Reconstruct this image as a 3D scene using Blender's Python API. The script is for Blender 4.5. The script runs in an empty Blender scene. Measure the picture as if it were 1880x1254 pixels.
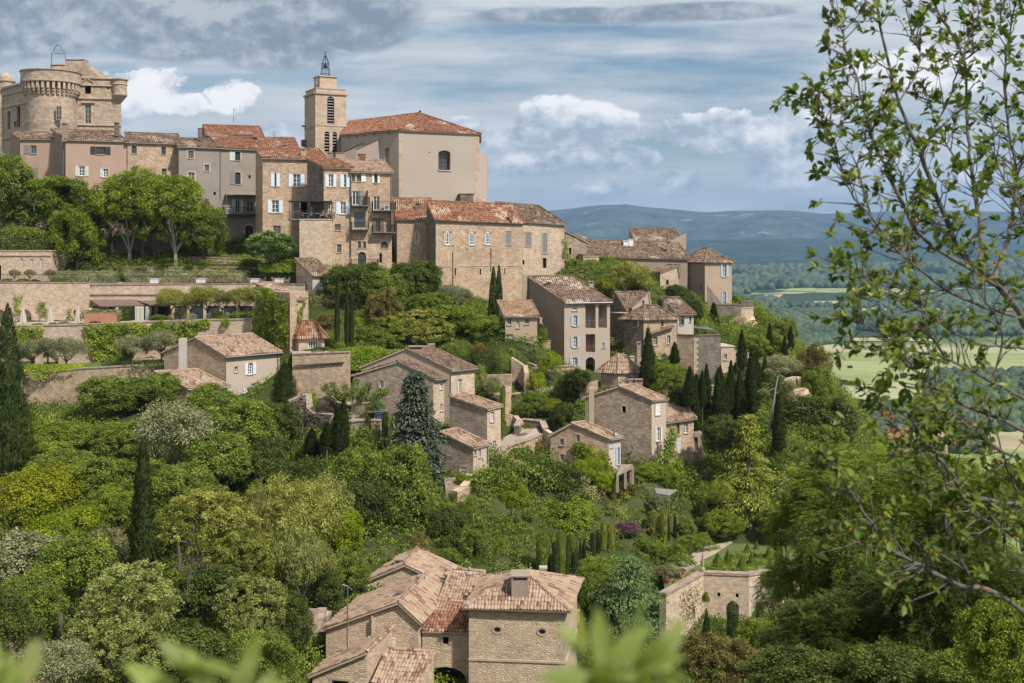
import bpy,math,random
import numpy as np
from mathutils import Vector
SC=bpy.context.scene
COL=SC.collection
F,CX,HY=2100.0,940.0,450.0
# ---------------------------------------------------------------- camera
cam=bpy.data.cameras.new("camera");co=bpy.data.objects.new("camera",cam);COL.objects.link(co)
cam.sensor_width=36;cam.lens=F/1880*36;cam.shift_y=-(627-HY)/1880
cam.clip_start=.05;cam.clip_end=60000
co.location=(0,0,0);co.rotation_euler=(math.pi/2,0,0)
cam.dof.use_dof=True;cam.dof.focus_distance=110;cam.dof.aperture_fstop=6.5
SC.camera=co
# ---------------------------------------------------------------- light
SUN_EL,SUN_AZ=50,135
SC.view_settings.view_transform='Standard';SC.view_settings.look='None'
SC.view_settings.exposure=0.62;SC.view_settings.gamma=1
sl=bpy.data.lights.new("sun",'SUN');sl.energy=3.6;sl.angle=math.radians(3);sl.color=(1,.95,.87)
so=bpy.data.objects.new("sun",sl);COL.objects.link(so)
_e,_a=math.radians(SUN_EL),math.radians(SUN_AZ)
sdir=Vector((math.sin(_a)*math.cos(_e),math.cos(_a)*math.cos(_e),math.sin(_e)))
so.rotation_euler=(-sdir).to_track_quat('-Z','Y').to_euler()
so.location=(60,-60,90)
HAZE=7.4e-5
SC.cycles.volume_max_steps=64
SC.cycles.max_bounces=6;SC.cycles.transparent_max_bounces=8
try:SC.cycles.volume_bounces=0
except Exception:pass
class NT:
 def __init__(s,tree):s.t=tree;s.n=tree.nodes;s.l=tree.links
 def __call__(s,typ,*ins,**props):
  nd=s.n.new(typ)
  for k,v in props.items():setattr(nd,k,v)
  for i,v in enumerate(ins):
   if v is None:continue
   s.set(nd.inputs[i],v)
  return nd
 def set(s,sock,v):
  if isinstance(v,bpy.types.NodeSocket):s.l.new(v,sock)
  elif isinstance(v,bpy.types.Node):s.l.new(v.outputs[0],sock)
  else:
   if hasattr(sock.default_value,'__len__') and len(sock.default_value) == 4 and len(v) == 3:v=(*v,1)
   sock.default_value=v
 def m(s,op,a,b=None,c=None,clamp=False):
  nd=s.n.new('ShaderNodeMath');nd.operation=op;nd.use_clamp=clamp
  for i,v in enumerate((a,b,c)):
   if v is not None:s.set(nd.inputs[i],v)
  return nd.outputs[0]
 def vm(s,op,a,b=None):
  nd=s.n.new('ShaderNodeVectorMath');nd.operation=op
  s.set(nd.inputs[0],a)
  if b is not None:s.set(nd.inputs[1],b)
  return nd.outputs[0]
 def mix(s,f,a,b,blend='MIX'):
  nd=s.n.new('ShaderNodeMix');nd.data_type='RGBA';nd.blend_type=blend
  s.set(nd.inputs[0],f);s.set(nd.inputs[6],a);s.set(nd.inputs[7],b)
  return nd.outputs[2]
 def noise(s,vec,scale,detail=3,rough=.5,dim='3D'):
  nd=s.n.new('ShaderNodeTexNoise');nd.noise_dimensions=dim
  if vec is not None:s.set(nd.inputs['Vector'],vec)
  nd.inputs['Scale'].default_value=scale;nd.inputs['Detail'].default_value=detail
  nd.inputs['Roughness'].default_value=rough
  return nd.outputs[0]
 def ramp(s,f,stops,interp='LINEAR'):
  nd=s.n.new('ShaderNodeValToRGB');s.set(nd.inputs[0],f);nd.color_ramp.interpolation=interp
  el=nd.color_ramp.elements
  while len(el) < len(stops):el.new(.5)
  for e,(p,c) in zip(el,stops):
   e.position=p;e.color=(*c,1) if len(c) == 3 else c
  return nd.outputs[0]
 def step(s,f,a,b):
  nd=s.n.new('ShaderNodeMapRange');nd.interpolation_type='SMOOTHSTEP'
  s.set(nd.inputs[0],f);nd.inputs[1].default_value=a;nd.inputs[2].default_value=b
  return nd.outputs[0]
# ---------------------------------------------------------------- sky with clouds
W=bpy.data.worlds.new("World");SC.world=W;W.use_nodes=True
W.node_tree.nodes.clear();n=NT(W.node_tree)
sky=n('ShaderNodeTexSky');sky.sky_type='NISHITA';sky.sun_disc=False
sky.sun_elevation=_e;sky.sun_rotation=_a;sky.altitude=350;sky.air_density=1.0;sky.dust_density=1.6;sky.ozone_density=1.5
tc=n('ShaderNodeTexCoord')
sep=n('ShaderNodeSeparateXYZ',tc.outputs['Generated'])
yy=n.m('MAXIMUM',sep.outputs[1],.08)
U=n.m('DIVIDE',sep.outputs[0],yy);V=n.m('DIVIDE',sep.outputs[2],yy)
uv=n('ShaderNodeCombineXYZ',U,V,0).outputs[0]
def pu(px):return (px-CX)/F
def pv(py):return (HY-py)/F
st=n('ShaderNodeCombineXYZ',n.m('MULTIPLY',U,1.0),n.m('MULTIPLY',V,6.5),3.3).outputs[0]
veil=n.step(n.noise(st,3.6,6,.55),.31,.56)
low=n.step(V,.115,.02)
veil=n.m('MAXIMUM',n.m('MULTIPLY',veil,.93),n.m('MULTIPLY',low,.80),clamp=True)
veilcol=n.ramp(n.noise(st,7.0,4,.5),[(.3,(.47,.50,.535)),(.7,(.68,.69,.70))])
warp=n.noise(uv,9,2,.5)
nz=n.noise(n('ShaderNodeCombineXYZ',U,n.m('MULTIPLY',V,1.35),1.7).outputs[0],19,8,.64)
nz_up=n.noise(n('ShaderNodeCombineXYZ',n.m('ADD',U,.006),n.m('MULTIPLY',n.m('ADD',V,.011),1.35),1.7).outputs[0],19,8,.64)
def ell(px,py,a,b,pw=1.0):
 du=n.m('DIVIDE',n.m('SUBTRACT',U,pu(px)),a/F);dv=n.m('DIVIDE',n.m('SUBTRACT',V,pv(py)),b/F)
 r=n.m('ADD',n.m('MULTIPLY',du,du),n.m('MULTIPLY',dv,dv))
 return n.m('MULTIPLY',n.m('SUBTRACT',1.0,r),pw)
def clouds(lst,amp,lo,hi):
 acc=None;shade=None
 for (px,py,a,b) in lst:
  e=ell(px,py,a,b)
  acc=e if acc is None else n.m('MAXIMUM',acc,e)
  g=n.m('DIVIDE',n.m('SUBTRACT',V,pv(py)),b/F)
  g=n.m('SUBTRACT',g,n.m('MULTIPLY',n.m('SUBTRACT',1.0,n.m('MINIMUM',n.m('MAXIMUM',e,-1.0),1.0)),4))
  shade=g if shade is None else n.m('MAXIMUM',shade,g)
 acc=n.m('MAXIMUM',acc,-1.2)
 dens=n.m('ADD',acc,n.m('MULTIPLY',n.m('SUBTRACT',nz,.5),amp))
 return n.step(dens,lo,hi),shade
relief=n.m('MULTIPLY',n.m('SUBTRACT',nz,nz_up),3.0)  # light on the clouds, painted from noise minus its shifted copy
cum,csh=clouds([(1045,228,120,42),(985,245,62,24),(1110,222,60,26),(1375,246,165,38),(1310,236,60,26),(1470,235,95,34),(1455,312,120,36),
                   (1090,292,125,26),(955,296,70,28),(905,262,45,22),(862,232,42,18),(255,168,90,46),(195,205,70,26),(425,172,48,30),(330,190,60,22),
                   (505,250,50,26),(1245,335,42,24),(1100,350,46,17),(1620,290,120,45),(1800,330,120,40),
                   (20,190,60,30),(1700,130,130,40),(2100,250,160,60),(-200,200,160,60)],4.4,-.32,.24)
bright=n.m('ADD',n.m('MULTIPLY',n.m('MINIMUM',n.m('MAXIMUM',csh,-1.3),1.3),.30),relief)  # cloud tops painted lighter than their bases, plus the painted relief
cumcol=n.ramp(n.m('ADD',bright,.60),[(.0,(.37,.42,.48)),(.42,(.56,.60,.65)),(.75,(.78,.78,.79)),(1,(.92,.91,.90))])
drk,dsh=clouds([(210,12,420,78),(560,28,215,62),(330,78,160,34),(500,92,130,36),(60,60,130,46),(-150,20,300,110),(640,60,110,34),(1080,30,230,15),(1300,20,160,16)],2.6,-.45,.45)
drkcol=n.ramp(n.m('ADD',n.m('MULTIPLY',relief,.8),n.noise(uv,8,4,.55)),[(.28,(.21,.25,.30)),(.52,(.29,.33,.375)),(.8,(.45,.48,.51))])
col=n.mix(cum,veilcol,cumcol)
fac=n.m('MAXIMUM',veil,cum)
col=n.mix(drk,col,drkcol)
fac=n.m('MAXIMUM',fac,n.m('MULTIPLY',drk,.96),clamp=True)
b1=n('ShaderNodeBackground',n.mix(1.0,sky.outputs[0],(.90,1.0,.97),'MULTIPLY'),.060)
b2=n('ShaderNodeBackground',col,.80)
ms=n('ShaderNodeMixShader',fac,b1.outputs[0],b2.outputs[0])
n.l.new(ms.outputs[0],n('ShaderNodeOutputWorld').inputs[0])
# ---------------------------------------------------------------- materials
def newmat(name):
 m=bpy.data.materials.new(name);m.use_nodes=True;m.node_tree.nodes.clear()
 return m,NT(m.node_tree)
def finish(n,col,rough=.85,bump=None,bs=.3,dist=.05,metal=0,spec=.3,extra=None):
 p=n('ShaderNodeBsdfPrincipled')
 n.set(p.inputs['Base Color'],col);n.set(p.inputs['Roughness'],rough)
 p.inputs['Metallic'].default_value=metal;p.inputs['Specular IOR Level'].default_value=spec
 if bump is not None:
  b=n('ShaderNodeBump');b.inputs['Strength'].default_value=bs;b.inputs['Distance'].default_value=dist
  n.set(b.inputs['Height'],bump);n.l.new(b.outputs[0],p.inputs['Normal'])
 n.l.new(p.outputs[0],n('ShaderNodeOutputMaterial').inputs[0])
MAT={}
def stone(key,c1,c2,c3,mortar,sx=.30,sy=.13,stain=(.16,.14,.12),sa=.5,edge=.07,bs=.8):
 m,n=newmat(key);MAT[key]=m
 uvn=n('ShaderNodeUVMap').outputs[0]
 w=n.noise(uvn,2.2,2);wv=n.vm('ADD',uvn,n.vm('MULTIPLY',n('ShaderNodeCombineXYZ',w,w,0).outputs[0],(.10,.07,0)))
 q=n.vm('MULTIPLY',wv,(1/sx,1/sy,1))
 v=n('ShaderNodeTexVoronoi',q);v.voronoi_dimensions='2D';v.inputs['Scale'].default_value=1;v.inputs['Randomness'].default_value=1.0
 n.set(v.inputs['Vector'],q)
 v2=n('ShaderNodeTexVoronoi');v2.voronoi_dimensions='2D';v2.feature='DISTANCE_TO_EDGE';n.set(v2.inputs['Vector'],q);v2.inputs['Scale'].default_value=1;v2.inputs['Randomness'].default_value=1.0
 r=n('ShaderNodeSeparateColor',v.outputs['Color']).outputs[0]
 base=n.ramp(r,[(0,c1),(.5,c2),(1,c3)])
 base=n.mix(n.m('MULTIPLY',n.step(n('ShaderNodeSeparateColor',v.outputs['Color']).outputs[1],.78,.95),.55),base,stain)
 mo=n.step(v2.outputs['Distance'],edge,edge*.25)
 base=n.mix(n.m('MULTIPLY',mo,.75),base,mortar)
 big=n.step(n.noise(uvn,.35,5,.6),.44,.68)
 stv=n.vm('MULTIPLY',uvn,(1.6,.16,1));streak=n.step(n.noise(stv,1.0,4,.6),.52,.75)
 base=n.mix(n.m('MULTIPLY',n.m('MAXIMUM',big,n.m('MULTIPLY',streak,.8)),sa),base,stain)
 base=n.mix(.35,base,n.ramp(n.noise(uvn,1.1,3),[(.3,c1),(.7,c3)]),'MIX')
 hb=n.m('ADD',n.m('MINIMUM',v2.outputs['Distance'],.2),n.m('MULTIPLY',r,.12))
 finish(n,base,.92,hb,bs,.09,spec=.1)
def plaster(key,c,c2,stain,sa=.5,sc=.5):
 m,n=newmat(key);MAT[key]=m
 uvn=n('ShaderNodeUVMap').outputs[0]
 base=n.ramp(n.noise(uvn,sc,5,.6),[(.3,c),(.7,c2)])
 stv=n.vm('MULTIPLY',uvn,(1.3,.14,1))
 streak=n.step(n.noise(stv,1.0,5,.65),.50,.74)
 blot=n.step(n.noise(uvn,.55,7,.72),.49,.66)
 base=n.mix(n.m('MULTIPLY',n.m('MAXIMUM',streak,blot),sa),base,stain)
 fine=n.noise(uvn,9,3)
 base=n.mix(.12,base,n.ramp(fine,[(.3,(.1,.09,.08)),(.7,(.8,.75,.68))]))
 finish(n,base,.92,fine,.25,.03,spec=.1)
def tiles(key,cols,lichen,la=.35):
 m,n=newmat(key);MAT[key]=m
 uvn=n('ShaderNodeUVMap').outputs[0]
 s=n('ShaderNodeSeparateXYZ',uvn)
 cell=n('ShaderNodeCombineXYZ',n.m('FLOOR',n.m('ADD',s.outputs[0],.5)),n.m('FLOOR',s.outputs[1]),0).outputs[0]
 wn=n('ShaderNodeTexWhiteNoise',cell);wn.noise_dimensions='2D'
 base=n.ramp(wn.outputs[0],[(i/(len(cols)-1),c) for i,c in enumerate(cols)])
 li=n.step(n.noise(uvn,.16,6,.7),.48,.66)
 base=n.mix(n.m('MULTIPLY',li,la),base,lichen)
 base=n.mix(n.m('MULTIPLY',n.step(n.noise(uvn,1.3,3,.6),.5,.72),la*.8),base,tuple(x*.45 for x in lichen))
 finish(n,base,.9,n.noise(uvn,3,2),.2,.02,spec=.15)
def plain(key,c,rough=.7,metal=0,spec=.3,var=.25,sc=3):
 m,n=newmat(key);MAT[key]=m
 o=n('ShaderNodeTexCoord').outputs['Object']
 base=n.mix(n.noise(o,sc,4,.6),tuple(x*(1-var) for x in c),tuple(min(1,x*(1+var)) for x in c))
 finish(n,base,rough,None,metal=metal,spec=spec)
def leaf(key,c1,c2,c3,trans=.35,rough=.55,sat=1.0):
 m,n=newmat(key);MAT[key]=m
 s=n('ShaderNodeSeparateXYZ',n('ShaderNodeUVMap').outputs[0])
 oi=n('ShaderNodeObjectInfo').outputs['Random']
 f=n.m('ADD',n.m('MULTIPLY',s.outputs[0],.45),n.m('MULTIPLY',s.outputs[1],.55))
 f=n.m('ADD',f,n.m('MULTIPLY',n.m('SUBTRACT',oi,.5),.16),clamp=True)
 base=n.ramp(f,[(.08,c1),(.5,c2),(.92,c3)])
 p=n('ShaderNodeBsdfPrincipled');n.set(p.inputs['Base Color'],base)
 p.inputs['Roughness'].default_value=rough;p.inputs['Specular IOR Level'].default_value=.25
 t=n('ShaderNodeBsdfTranslucent',n.mix(1.0,base,(1.25,1.25,.6),'MULTIPLY'))
 ms=n('ShaderNodeMixShader',trans,p.outputs[0],t.outputs[0])
 n.l.new(ms.outputs[0],n('ShaderNodeOutputMaterial').inputs[0])
stone('stone_warm',(0.335,0.226,0.143),(0.492,0.349,0.241),(0.626,0.472,0.349),(.40,.31,.22),stain=(.19,.155,.12),sa=.5)
stone('stone_pale',(0.400,0.300,0.210),(0.547,0.415,0.305),(0.674,0.531,0.410),(.46,.38,.28),stain=(.24,.20,.16),sa=.3)
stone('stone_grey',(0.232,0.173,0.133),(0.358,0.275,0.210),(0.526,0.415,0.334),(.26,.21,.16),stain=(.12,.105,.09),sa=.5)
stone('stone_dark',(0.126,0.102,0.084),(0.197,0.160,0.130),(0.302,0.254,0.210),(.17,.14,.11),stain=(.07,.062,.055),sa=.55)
stone('stone_fine',(0.447,0.328,0.226),(0.558,0.422,0.302),(0.670,0.524,0.389),(.34,.27,.19),sx=.30,sy=.115,stain=(.20,.16,.12),sa=.40,bs=1.0)
stone('stone_castle',(0.312,0.228,0.162),(0.439,0.334,0.247),(0.531,0.430,0.341),(.36,.29,.21),sx=.6,sy=.30,stain=(.15,.13,.11),sa=.45,edge=.05)
stone('stone_block',(0.385,0.290,0.216),(0.476,0.368,0.278),(0.531,0.422,0.323),(.44,.36,.27),sx=.8,sy=.40,stain=(.27,.21,.16),sa=.35,edge=.03,bs=.3)
plaster('plaster_pink',(0.368,0.236,0.173),(0.419,0.285,0.212),(.36,.26,.20),.35)
plaster('plaster_cream',(0.437,0.343,0.266),(0.494,0.399,0.317),(.42,.34,.27),.32)
plaster('plaster_buff',(0.378,0.275,0.184),(0.426,0.319,0.225),(.42,.32,.23),.25)
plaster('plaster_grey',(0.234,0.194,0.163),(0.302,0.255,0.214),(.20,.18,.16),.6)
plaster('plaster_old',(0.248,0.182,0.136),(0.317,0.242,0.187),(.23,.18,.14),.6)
plaster('plaster_church',(0.380,0.310,0.255),(0.417,0.347,0.291),(.40,.33,.27),.6,.2)
plaster('plaster_white',(0.456,0.405,0.357),(0.516,0.462,0.414),(.42,.37,.32),.35)
tiles('tile_pink',[(0.153,0.085,0.059),(0.287,0.176,0.120),(0.359,0.255,0.181),(0.403,0.311,0.228),(0.320,0.201,0.140),(0.370,0.268,0.192)],(.38,.31,.23),.35)
tiles('tile_brown',[(0.089,0.054,0.037),(0.170,0.104,0.074),(0.231,0.162,0.114),(0.136,0.088,0.067),(0.272,0.202,0.148)],(.19,.16,.12),.55)
tiles('tile_red',[(0.115,0.049,0.029),(0.224,0.088,0.050),(0.285,0.131,0.078),(0.171,0.069,0.041),(0.320,0.182,0.113),(0.245,0.103,0.057)],(.22,.17,.125),.45)
tiles('tile_dark',[(0.072,0.049,0.035),(0.153,0.094,0.065),(0.242,0.157,0.111),(0.113,0.075,0.054),(0.291,0.211,0.153)],(.13,.105,.08),.5)
tiles('tile_orange',[(0.190,0.106,0.062),(0.313,0.193,0.118),(0.374,0.259,0.174),(0.258,0.153,0.094)],(.30,.23,.16),.4)
plain('mortar',(.42,.34,.26),.9,spec=.1)
plain('mortar_dark',(.17,.13,.10),.9,spec=.1)
plain('glass',(.045,.055,.065),.12,spec=.8,var=.5,sc=.8)
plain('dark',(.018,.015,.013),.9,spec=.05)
plain('paint_white',(.74,.74,.72),.5,var=.06)
plain('paint_blue',(.38,.46,.54),.55,var=.08)
plain('paint_pale',(.60,.68,.74),.55,var=.06)
plain('paint_greygreen',(.50,.53,.47),.55,var=.1)
plain('paint_grey',(.22,.21,.20),.6,var=.12)
plain('paint_dark',(.045,.04,.038),.6)
plain('wood',(.20,.12,.07),.7)
plain('wicker',(.30,.19,.11),.8)
plain('linen',(.66,.63,.58),.85,var=.06)
plain('beige_cloth',(.46,.38,.32),.85,var=.08)
plain('rust',(.175,.115,.09),.85,var=.3,sc=1)
plain('brick',(.30,.19,.14),.85,var=.3,sc=4)
plain('iron',(.03,.03,.035),.5,metal=.6)
plain('zinc',(.20,.21,.22),.45,metal=.5)
plain('slate_cloth',(.30,.30,.30),.8)
plain('straw',(.12,.095,.07),.95,var=.5,sc=8)
plain('terracotta',(.42,.20,.12),.8)
plain('blue_glaze',(.04,.08,.18),.3,spec=.6)
plain('path',(.36,.30,.24),.95,var=.2,sc=1.5)
plain('bark',(.13,.105,.08),.95,var=.4,sc=4)
plain('bark_pale',(.30,.265,.225),.95,var=.3,sc=4)
plain('bark_dark',(.06,.048,.038),.95,var=.4,sc=4)
plain('bark_twig',(.125,.11,.098),.9,var=.85,sc=45)
plain('g_stem',(.16,.12,.05),.6)
plain('skin',(.48,.30,.22),.6,var=.05)
plain('cloth_red',(.34,.10,.08),.9);plain('cloth_sand',(.50,.40,.26),.9);plain('cloth_navy',(.05,.06,.10),.9);plain('cloth_grey',(.25,.26,.29),.9)
plain('car_paint',(.02,.026,.03),.18,spec=.8,var=.1);plain('tyre',(.02,.02,.02),.9)
plain('clock_face',(.62,.60,.56),.5,var=.04)
plain('g_ground',(.10,.13,.035),.95,var=.4,sc=1.5)
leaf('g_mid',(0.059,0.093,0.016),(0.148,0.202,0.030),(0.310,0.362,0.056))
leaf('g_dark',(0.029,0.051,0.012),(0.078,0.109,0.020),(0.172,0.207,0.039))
leaf('g_bright',(0.064,0.103,0.011),(0.169,0.229,0.022),(0.323,0.370,0.049))
leaf('g_lime',(0.095,0.140,0.008),(0.224,0.293,0.013),(0.406,0.446,0.029),.4)
leaf('g_yellow',(0.094,0.119,0.006),(0.235,0.266,0.010),(0.423,0.417,0.028),.4)
leaf('g_gold',(0.077,0.096,0.015),(0.242,0.262,0.046),(0.520,0.490,0.134))
leaf('g_pale',(0.107,0.124,0.032),(0.252,0.279,0.074),(0.466,0.475,0.160))
leaf('g_olive',(0.093,0.098,0.036),(0.224,0.218,0.095),(0.418,0.393,0.190),.2)
leaf('g_sage',(0.103,0.115,0.050),(0.238,0.245,0.118),(0.444,0.431,0.230),.2)
leaf('g_cypress',(0.015,0.029,0.007),(0.041,0.066,0.014),(0.094,0.121,0.026),.12)
leaf('g_clip',(0.059,0.090,0.012),(0.143,0.196,0.022),(0.273,0.310,0.046),.2)
leaf('g_blue',(0.025,0.038,0.022),(0.072,0.097,0.063),(0.165,0.200,0.141),.15)
leaf('g_cedar',(0.092,0.115,0.013),(0.232,0.261,0.030),(0.444,0.454,0.076),.25)
leaf('g_fir',(0.040,0.082,0.022),(0.111,0.182,0.055),(0.261,0.346,0.131),.2)
leaf('g_red',(0.081,0.065,0.020),(0.192,0.155,0.043),(0.341,0.301,0.082))
leaf('g_plane',(0.057,0.101,0.008),(0.183,0.239,0.022),(0.390,0.422,0.046))
leaf('g_flower',(0.036,0.091,0.016),(0.100,0.182,0.033),(0.602,0.655,0.295))
leaf('g_purple',(.05,.07,.03),(.16,.09,.12),(.34,.17,.27))
leaf('g_brown',(.040,.028,.022),(.085,.062,.050),(.14,.11,.09),.1)
leaf('g_front',(0.053,0.085,0.016),(0.131,0.184,0.035),(0.263,0.309,0.070),.45,.4)
leaf('g_shoot',(0.208,0.264,0.058),(0.338,0.418,0.117),(0.546,0.550,0.254),.5,.45)
leaf('g_ivy',(0.063,0.115,0.010),(0.160,0.239,0.020),(0.332,0.402,0.038))
leaf('g_vine',(0.096,0.140,0.013),(0.233,0.306,0.030),(0.466,0.498,0.070))
leaf('g_grass',(0.038,0.054,0.010),(0.081,0.104,0.021),(0.136,0.154,0.042),.2)
leaf('g_wood',(.030,.050,.020),(.060,.092,.036),(.10,.14,.055),.1)
plain('f_ochre',(.46,.27,.17),.95,var=.15,sc=.01);plain('f_pale',(0.380,0.360,0.190),.95,var=.15,sc=.02);plain('f_green',(.25,.31,.10),.95,var=.2,sc=.02)
leaf('g_fruit',(.20,.07,.02),(.34,.12,.04),(.42,.22,.08),.1)
# ---------------------------------------------------------------- mesh helpers
ORG={}
def at(px,py,Y):return np.array(((px-CX)/F*Y,Y,(HY-py)/F*Y))
class MB:
 def __init__(s):s.v=[];s.f=[];s.uv=[];s.mi=[]
 def face(s,pts,uv=None,m=0):
  i=len(s.v);k=len(pts)
  P=[np.asarray(p,float) for p in pts]
  if uv is None:
   nn=np.cross(P[1]-P[0],P[2]-P[0]);l=np.linalg.norm(nn)
   if l < 1e-12 and k > 3:nn=np.cross(P[2]-P[0],P[3]-P[0]);l=np.linalg.norm(nn)
   nn=nn/(l or 1)
   if abs(nn[2]) > .75:uv=[(p[0],p[1]) for p in P]
   else:
    tx,ty=-nn[1],nn[0];h=math.hypot(tx,ty) or 1
    uv=[((p[0]*tx+p[1]*ty)/h,p[2]) for p in P]
  s.v+=[tuple(p) for p in P];s.f.append(tuple(range(i,i+k)));s.uv+=[tuple(u) for u in uv];s.mi.append(m)
 def box(s,o,d,n_,t0,t1,o0,o1,z0,z1,m=0):
  def P(t,q,z):return (o[0]+d[0]*t+n_[0]*q,o[1]+d[1]*t+n_[1]*q,z)
  a=[P(t0,o1,z0),P(t1,o1,z0),P(t1,o0,z0),P(t0,o0,z0)];b=[P(t0,o1,z1),P(t1,o1,z1),P(t1,o0,z1),P(t0,o0,z1)]
  s.hexa(a,b,m)
 def hexa(s,a,b,m=0):
  s.face(a[::-1],m=m);s.face(b,m=m)
  for i in range(4):j=(i+1) % 4;s.face([a[i],a[j],b[j],b[i]],m=m)
 def abox(s,x0,x1,y0,y1,z0,z1,m=0):s.box((0,0),(1,0),(0,-1),x0,x1,-y1,-y0,z0,z1,m)
 def prism(s,poly,z0,z1,m=0,cap=True):
  k=len(poly)
  for i in range(k):
   a,b=poly[i],poly[(i+1) % k]
   s.face([(a[0],a[1],z0),(b[0],b[1],z0),(b[0],b[1],z1),(a[0],a[1],z1)],m=m)
  if cap:s.face([(p[0],p[1],z1) for p in poly],m=m)
 def grid(s,P,UVs,m=0):
  ny,nx=P.shape[:2];i0=len(s.v)
  s.v+=[tuple(p) for p in P.reshape(-1,3)]
  U2=UVs.reshape(-1,2)
  for j in range(ny-1):
   for i in range(nx-1):
    a=j*nx+i;q=(a,a+1,a+nx+1,a+nx)
    s.f.append(tuple(i0+x for x in q));s.uv+=[tuple(U2[x]) for x in q];s.mi.append(m)
 def tube(s,pts,rs,seg=6,m=0,cap=True):
  pts=[np.asarray(p,float) for p in pts];k=len(pts)
  if np.isscalar(rs):rs=[rs]*k
  rings=[];L=0
  for i in range(k):
   t=pts[min(i+1,k-1)]-pts[max(i-1,0)];t=t/(np.linalg.norm(t)+1e-9)
   a=np.cross(t,(0,0,1.0)) if abs(t[2]) < .95 else np.cross(t,(1.0,0,0));a /= np.linalg.norm(a);b=np.cross(t,a)
   rings.append([pts[i]+rs[i]*(a*math.cos(2*math.pi*j/seg)+b*math.sin(2*math.pi*j/seg)) for j in range(seg)])
  for i in range(k-1):
   dl=np.linalg.norm(pts[i+1]-pts[i])
   for j in range(seg):
    q=(j+1) % seg;c=2*math.pi*rs[i]/seg
    s.face([rings[i][j],rings[i][q],rings[i+1][q],rings[i+1][j]],[(j*c,L),((j+1)*c,L),((j+1)*c,L+dl),(j*c,L+dl)],m)
   L+=dl
  if cap:s.face(rings[-1],m=m);s.face(rings[0][::-1],m=m)
 def lathe(s,c,prof,seg=24,m=0,a0=0,a1=2*math.pi):
  L=0
  for (r0,z0),(r1,z1) in zip(prof[:-1],prof[1:]):
   dl=math.hypot(r1-r0,z1-z0);rr=max(r0,r1)
   for j in range(seg):
    A,B=a0+(a1-a0)*j/seg,a0+(a1-a0)*(j+1)/seg
    pt=lambda r,a,z:(c[0]+r*math.cos(a),c[1]+r*math.sin(a),z)
    s.face([pt(r0,A,z0),pt(r0,B,z0),pt(r1,B,z1),pt(r1,A,z1)],[(A*rr,L+z0*0),(B*rr,L),(B*rr,L+dl),(A*rr,L+dl)],m)
   L+=dl
 def build(s,name,mats,parent=None,smooth=False,org=None):
  me=bpy.data.meshes.new(name)
  if org is None:org=ORG[parent] if parent is not None else (0,0,0)
  V_=np.array(s.v,float).reshape(-1,3)-np.asarray(org,float)
  me.from_pydata(V_.tolist(),[],s.f)
  ul=me.uv_layers.new(name="UVMap");ul.data.foreach_set('uv',np.array(s.uv,'f').ravel())
  if isinstance(mats,str):mats=[mats]
  for q in mats:me.materials.append(MAT[q])
  me.polygons.foreach_set('material_index',np.array(s.mi,'i'))
  if smooth:me.polygons.foreach_set('use_smooth',np.ones(len(s.f),bool))
  me.update()
  o=bpy.data.objects.new(name,me);COL.objects.link(o)
  if parent is not None:o.parent=parent
  else:o.location=org
  ORG[o]=tuple(org)
  return o
def tag(o,label=None,cat=None,group=None,kind=None):
 if label:o['label']=label
 if cat:o['category']=cat
 if group:o['group']=group
 if kind:o['kind']=kind
 return o
def empty(name,loc,label,cat,group=None):
 o=bpy.data.objects.new(name,None);COL.objects.link(o);o.location=tuple(float(x) for x in loc)
 o.empty_display_size=.3;ORG[o]=tuple(float(x) for x in loc)
 return tag(o,label,cat,group)
# ---------------------------------------------------------------- ground surface
CP=[]
def cp(px,py,Y):p=at(px,py,Y);CP.append(tuple(p))
for a in [(0,0,-1.7),(-12,6,-6),(12,6,-5),(0,10,-9),(0,20,-17),(-25,20,-20),(20,20,-13),(6,30,-22),(-20,40,-32),(10,45,-31),(-45,30,-25),(45,30,-12),
          (-40,55,-34),(-15,58,-34),(10,60,-34),(30,60,-37),(55,60,-28),(-12,74,-30),(0,72,-32),(6,74,-31),(-6,66,-33),(-35,75,-31),(-55,75,-30),(-30,88,-28.5),(-50,92,-27),(-15,88,-25),(-70,95,-24),
          (40,82,-35),(60,90,-34),(28,83,-34),(20,80,-35),(16,80,-34),(9,84,-31),(70,40,-14),(13,90,-33),(26,93,-33.5)]:CP.append(a)
for a in [(150,860,104),(350,850,105),(600,800,111),(700,800,108),(860,890,102),(780,1030,92),(690,1040,88.5),
          (60,598,134),(300,590,136),(450,590,137),(600,655,124),(700,690,122),(600,540,139),
          (100,521,141),(300,521,142),(500,521,142),(100,470,150),(300,475,150),(450,480,148),(560,500,145),(760,560,140),(860,580,139),(800,620,131),(740,640,128),
          (900,640,128),(880,715,124),(960,640,131),(940,736,121),(1010,722,124),(1060,680,131),(960,800,108),(930,830,107),(900,870,104),(1000,860,108),
          (1100,690,130),(1150,700,122),(1200,760,120),(1200,690,130),(1270,700,130),(1330,760,128),(1300,860,118),(1250,850,117),(1150,880,106),(1240,900,114),(1080,870,107),
          (1320,640,146),(1380,680,145),(1400,620,155),(1430,650,152),(1470,700,150),(1500,760,140),(1440,720,146),(1380,570,166),(1300,560,168),(1200,500,160),(1100,500,152),(1050,480,156),
          (1450,850,118),(1400,900,110),(1500,880,108),(1520,830,122),
          (1000,1053,93),(1100,1050,95),(1130,960,106),(1200,1040,97),(1300,1040,98.5),(1380,1045,98),(1220,1090,92),(1350,1000,106.5),(1440,980,110),(1500,1000,106),
          (1260,960,108),(1160,930,110),(1290,1215,91),(1345,1190,93),(1400,1180,93.5),(1250,1254,86),(1350,1254,86),(560,1240,76),(540,1130,84),(560,1180,80),(620,1100,86)]:cp(*a)
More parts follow.
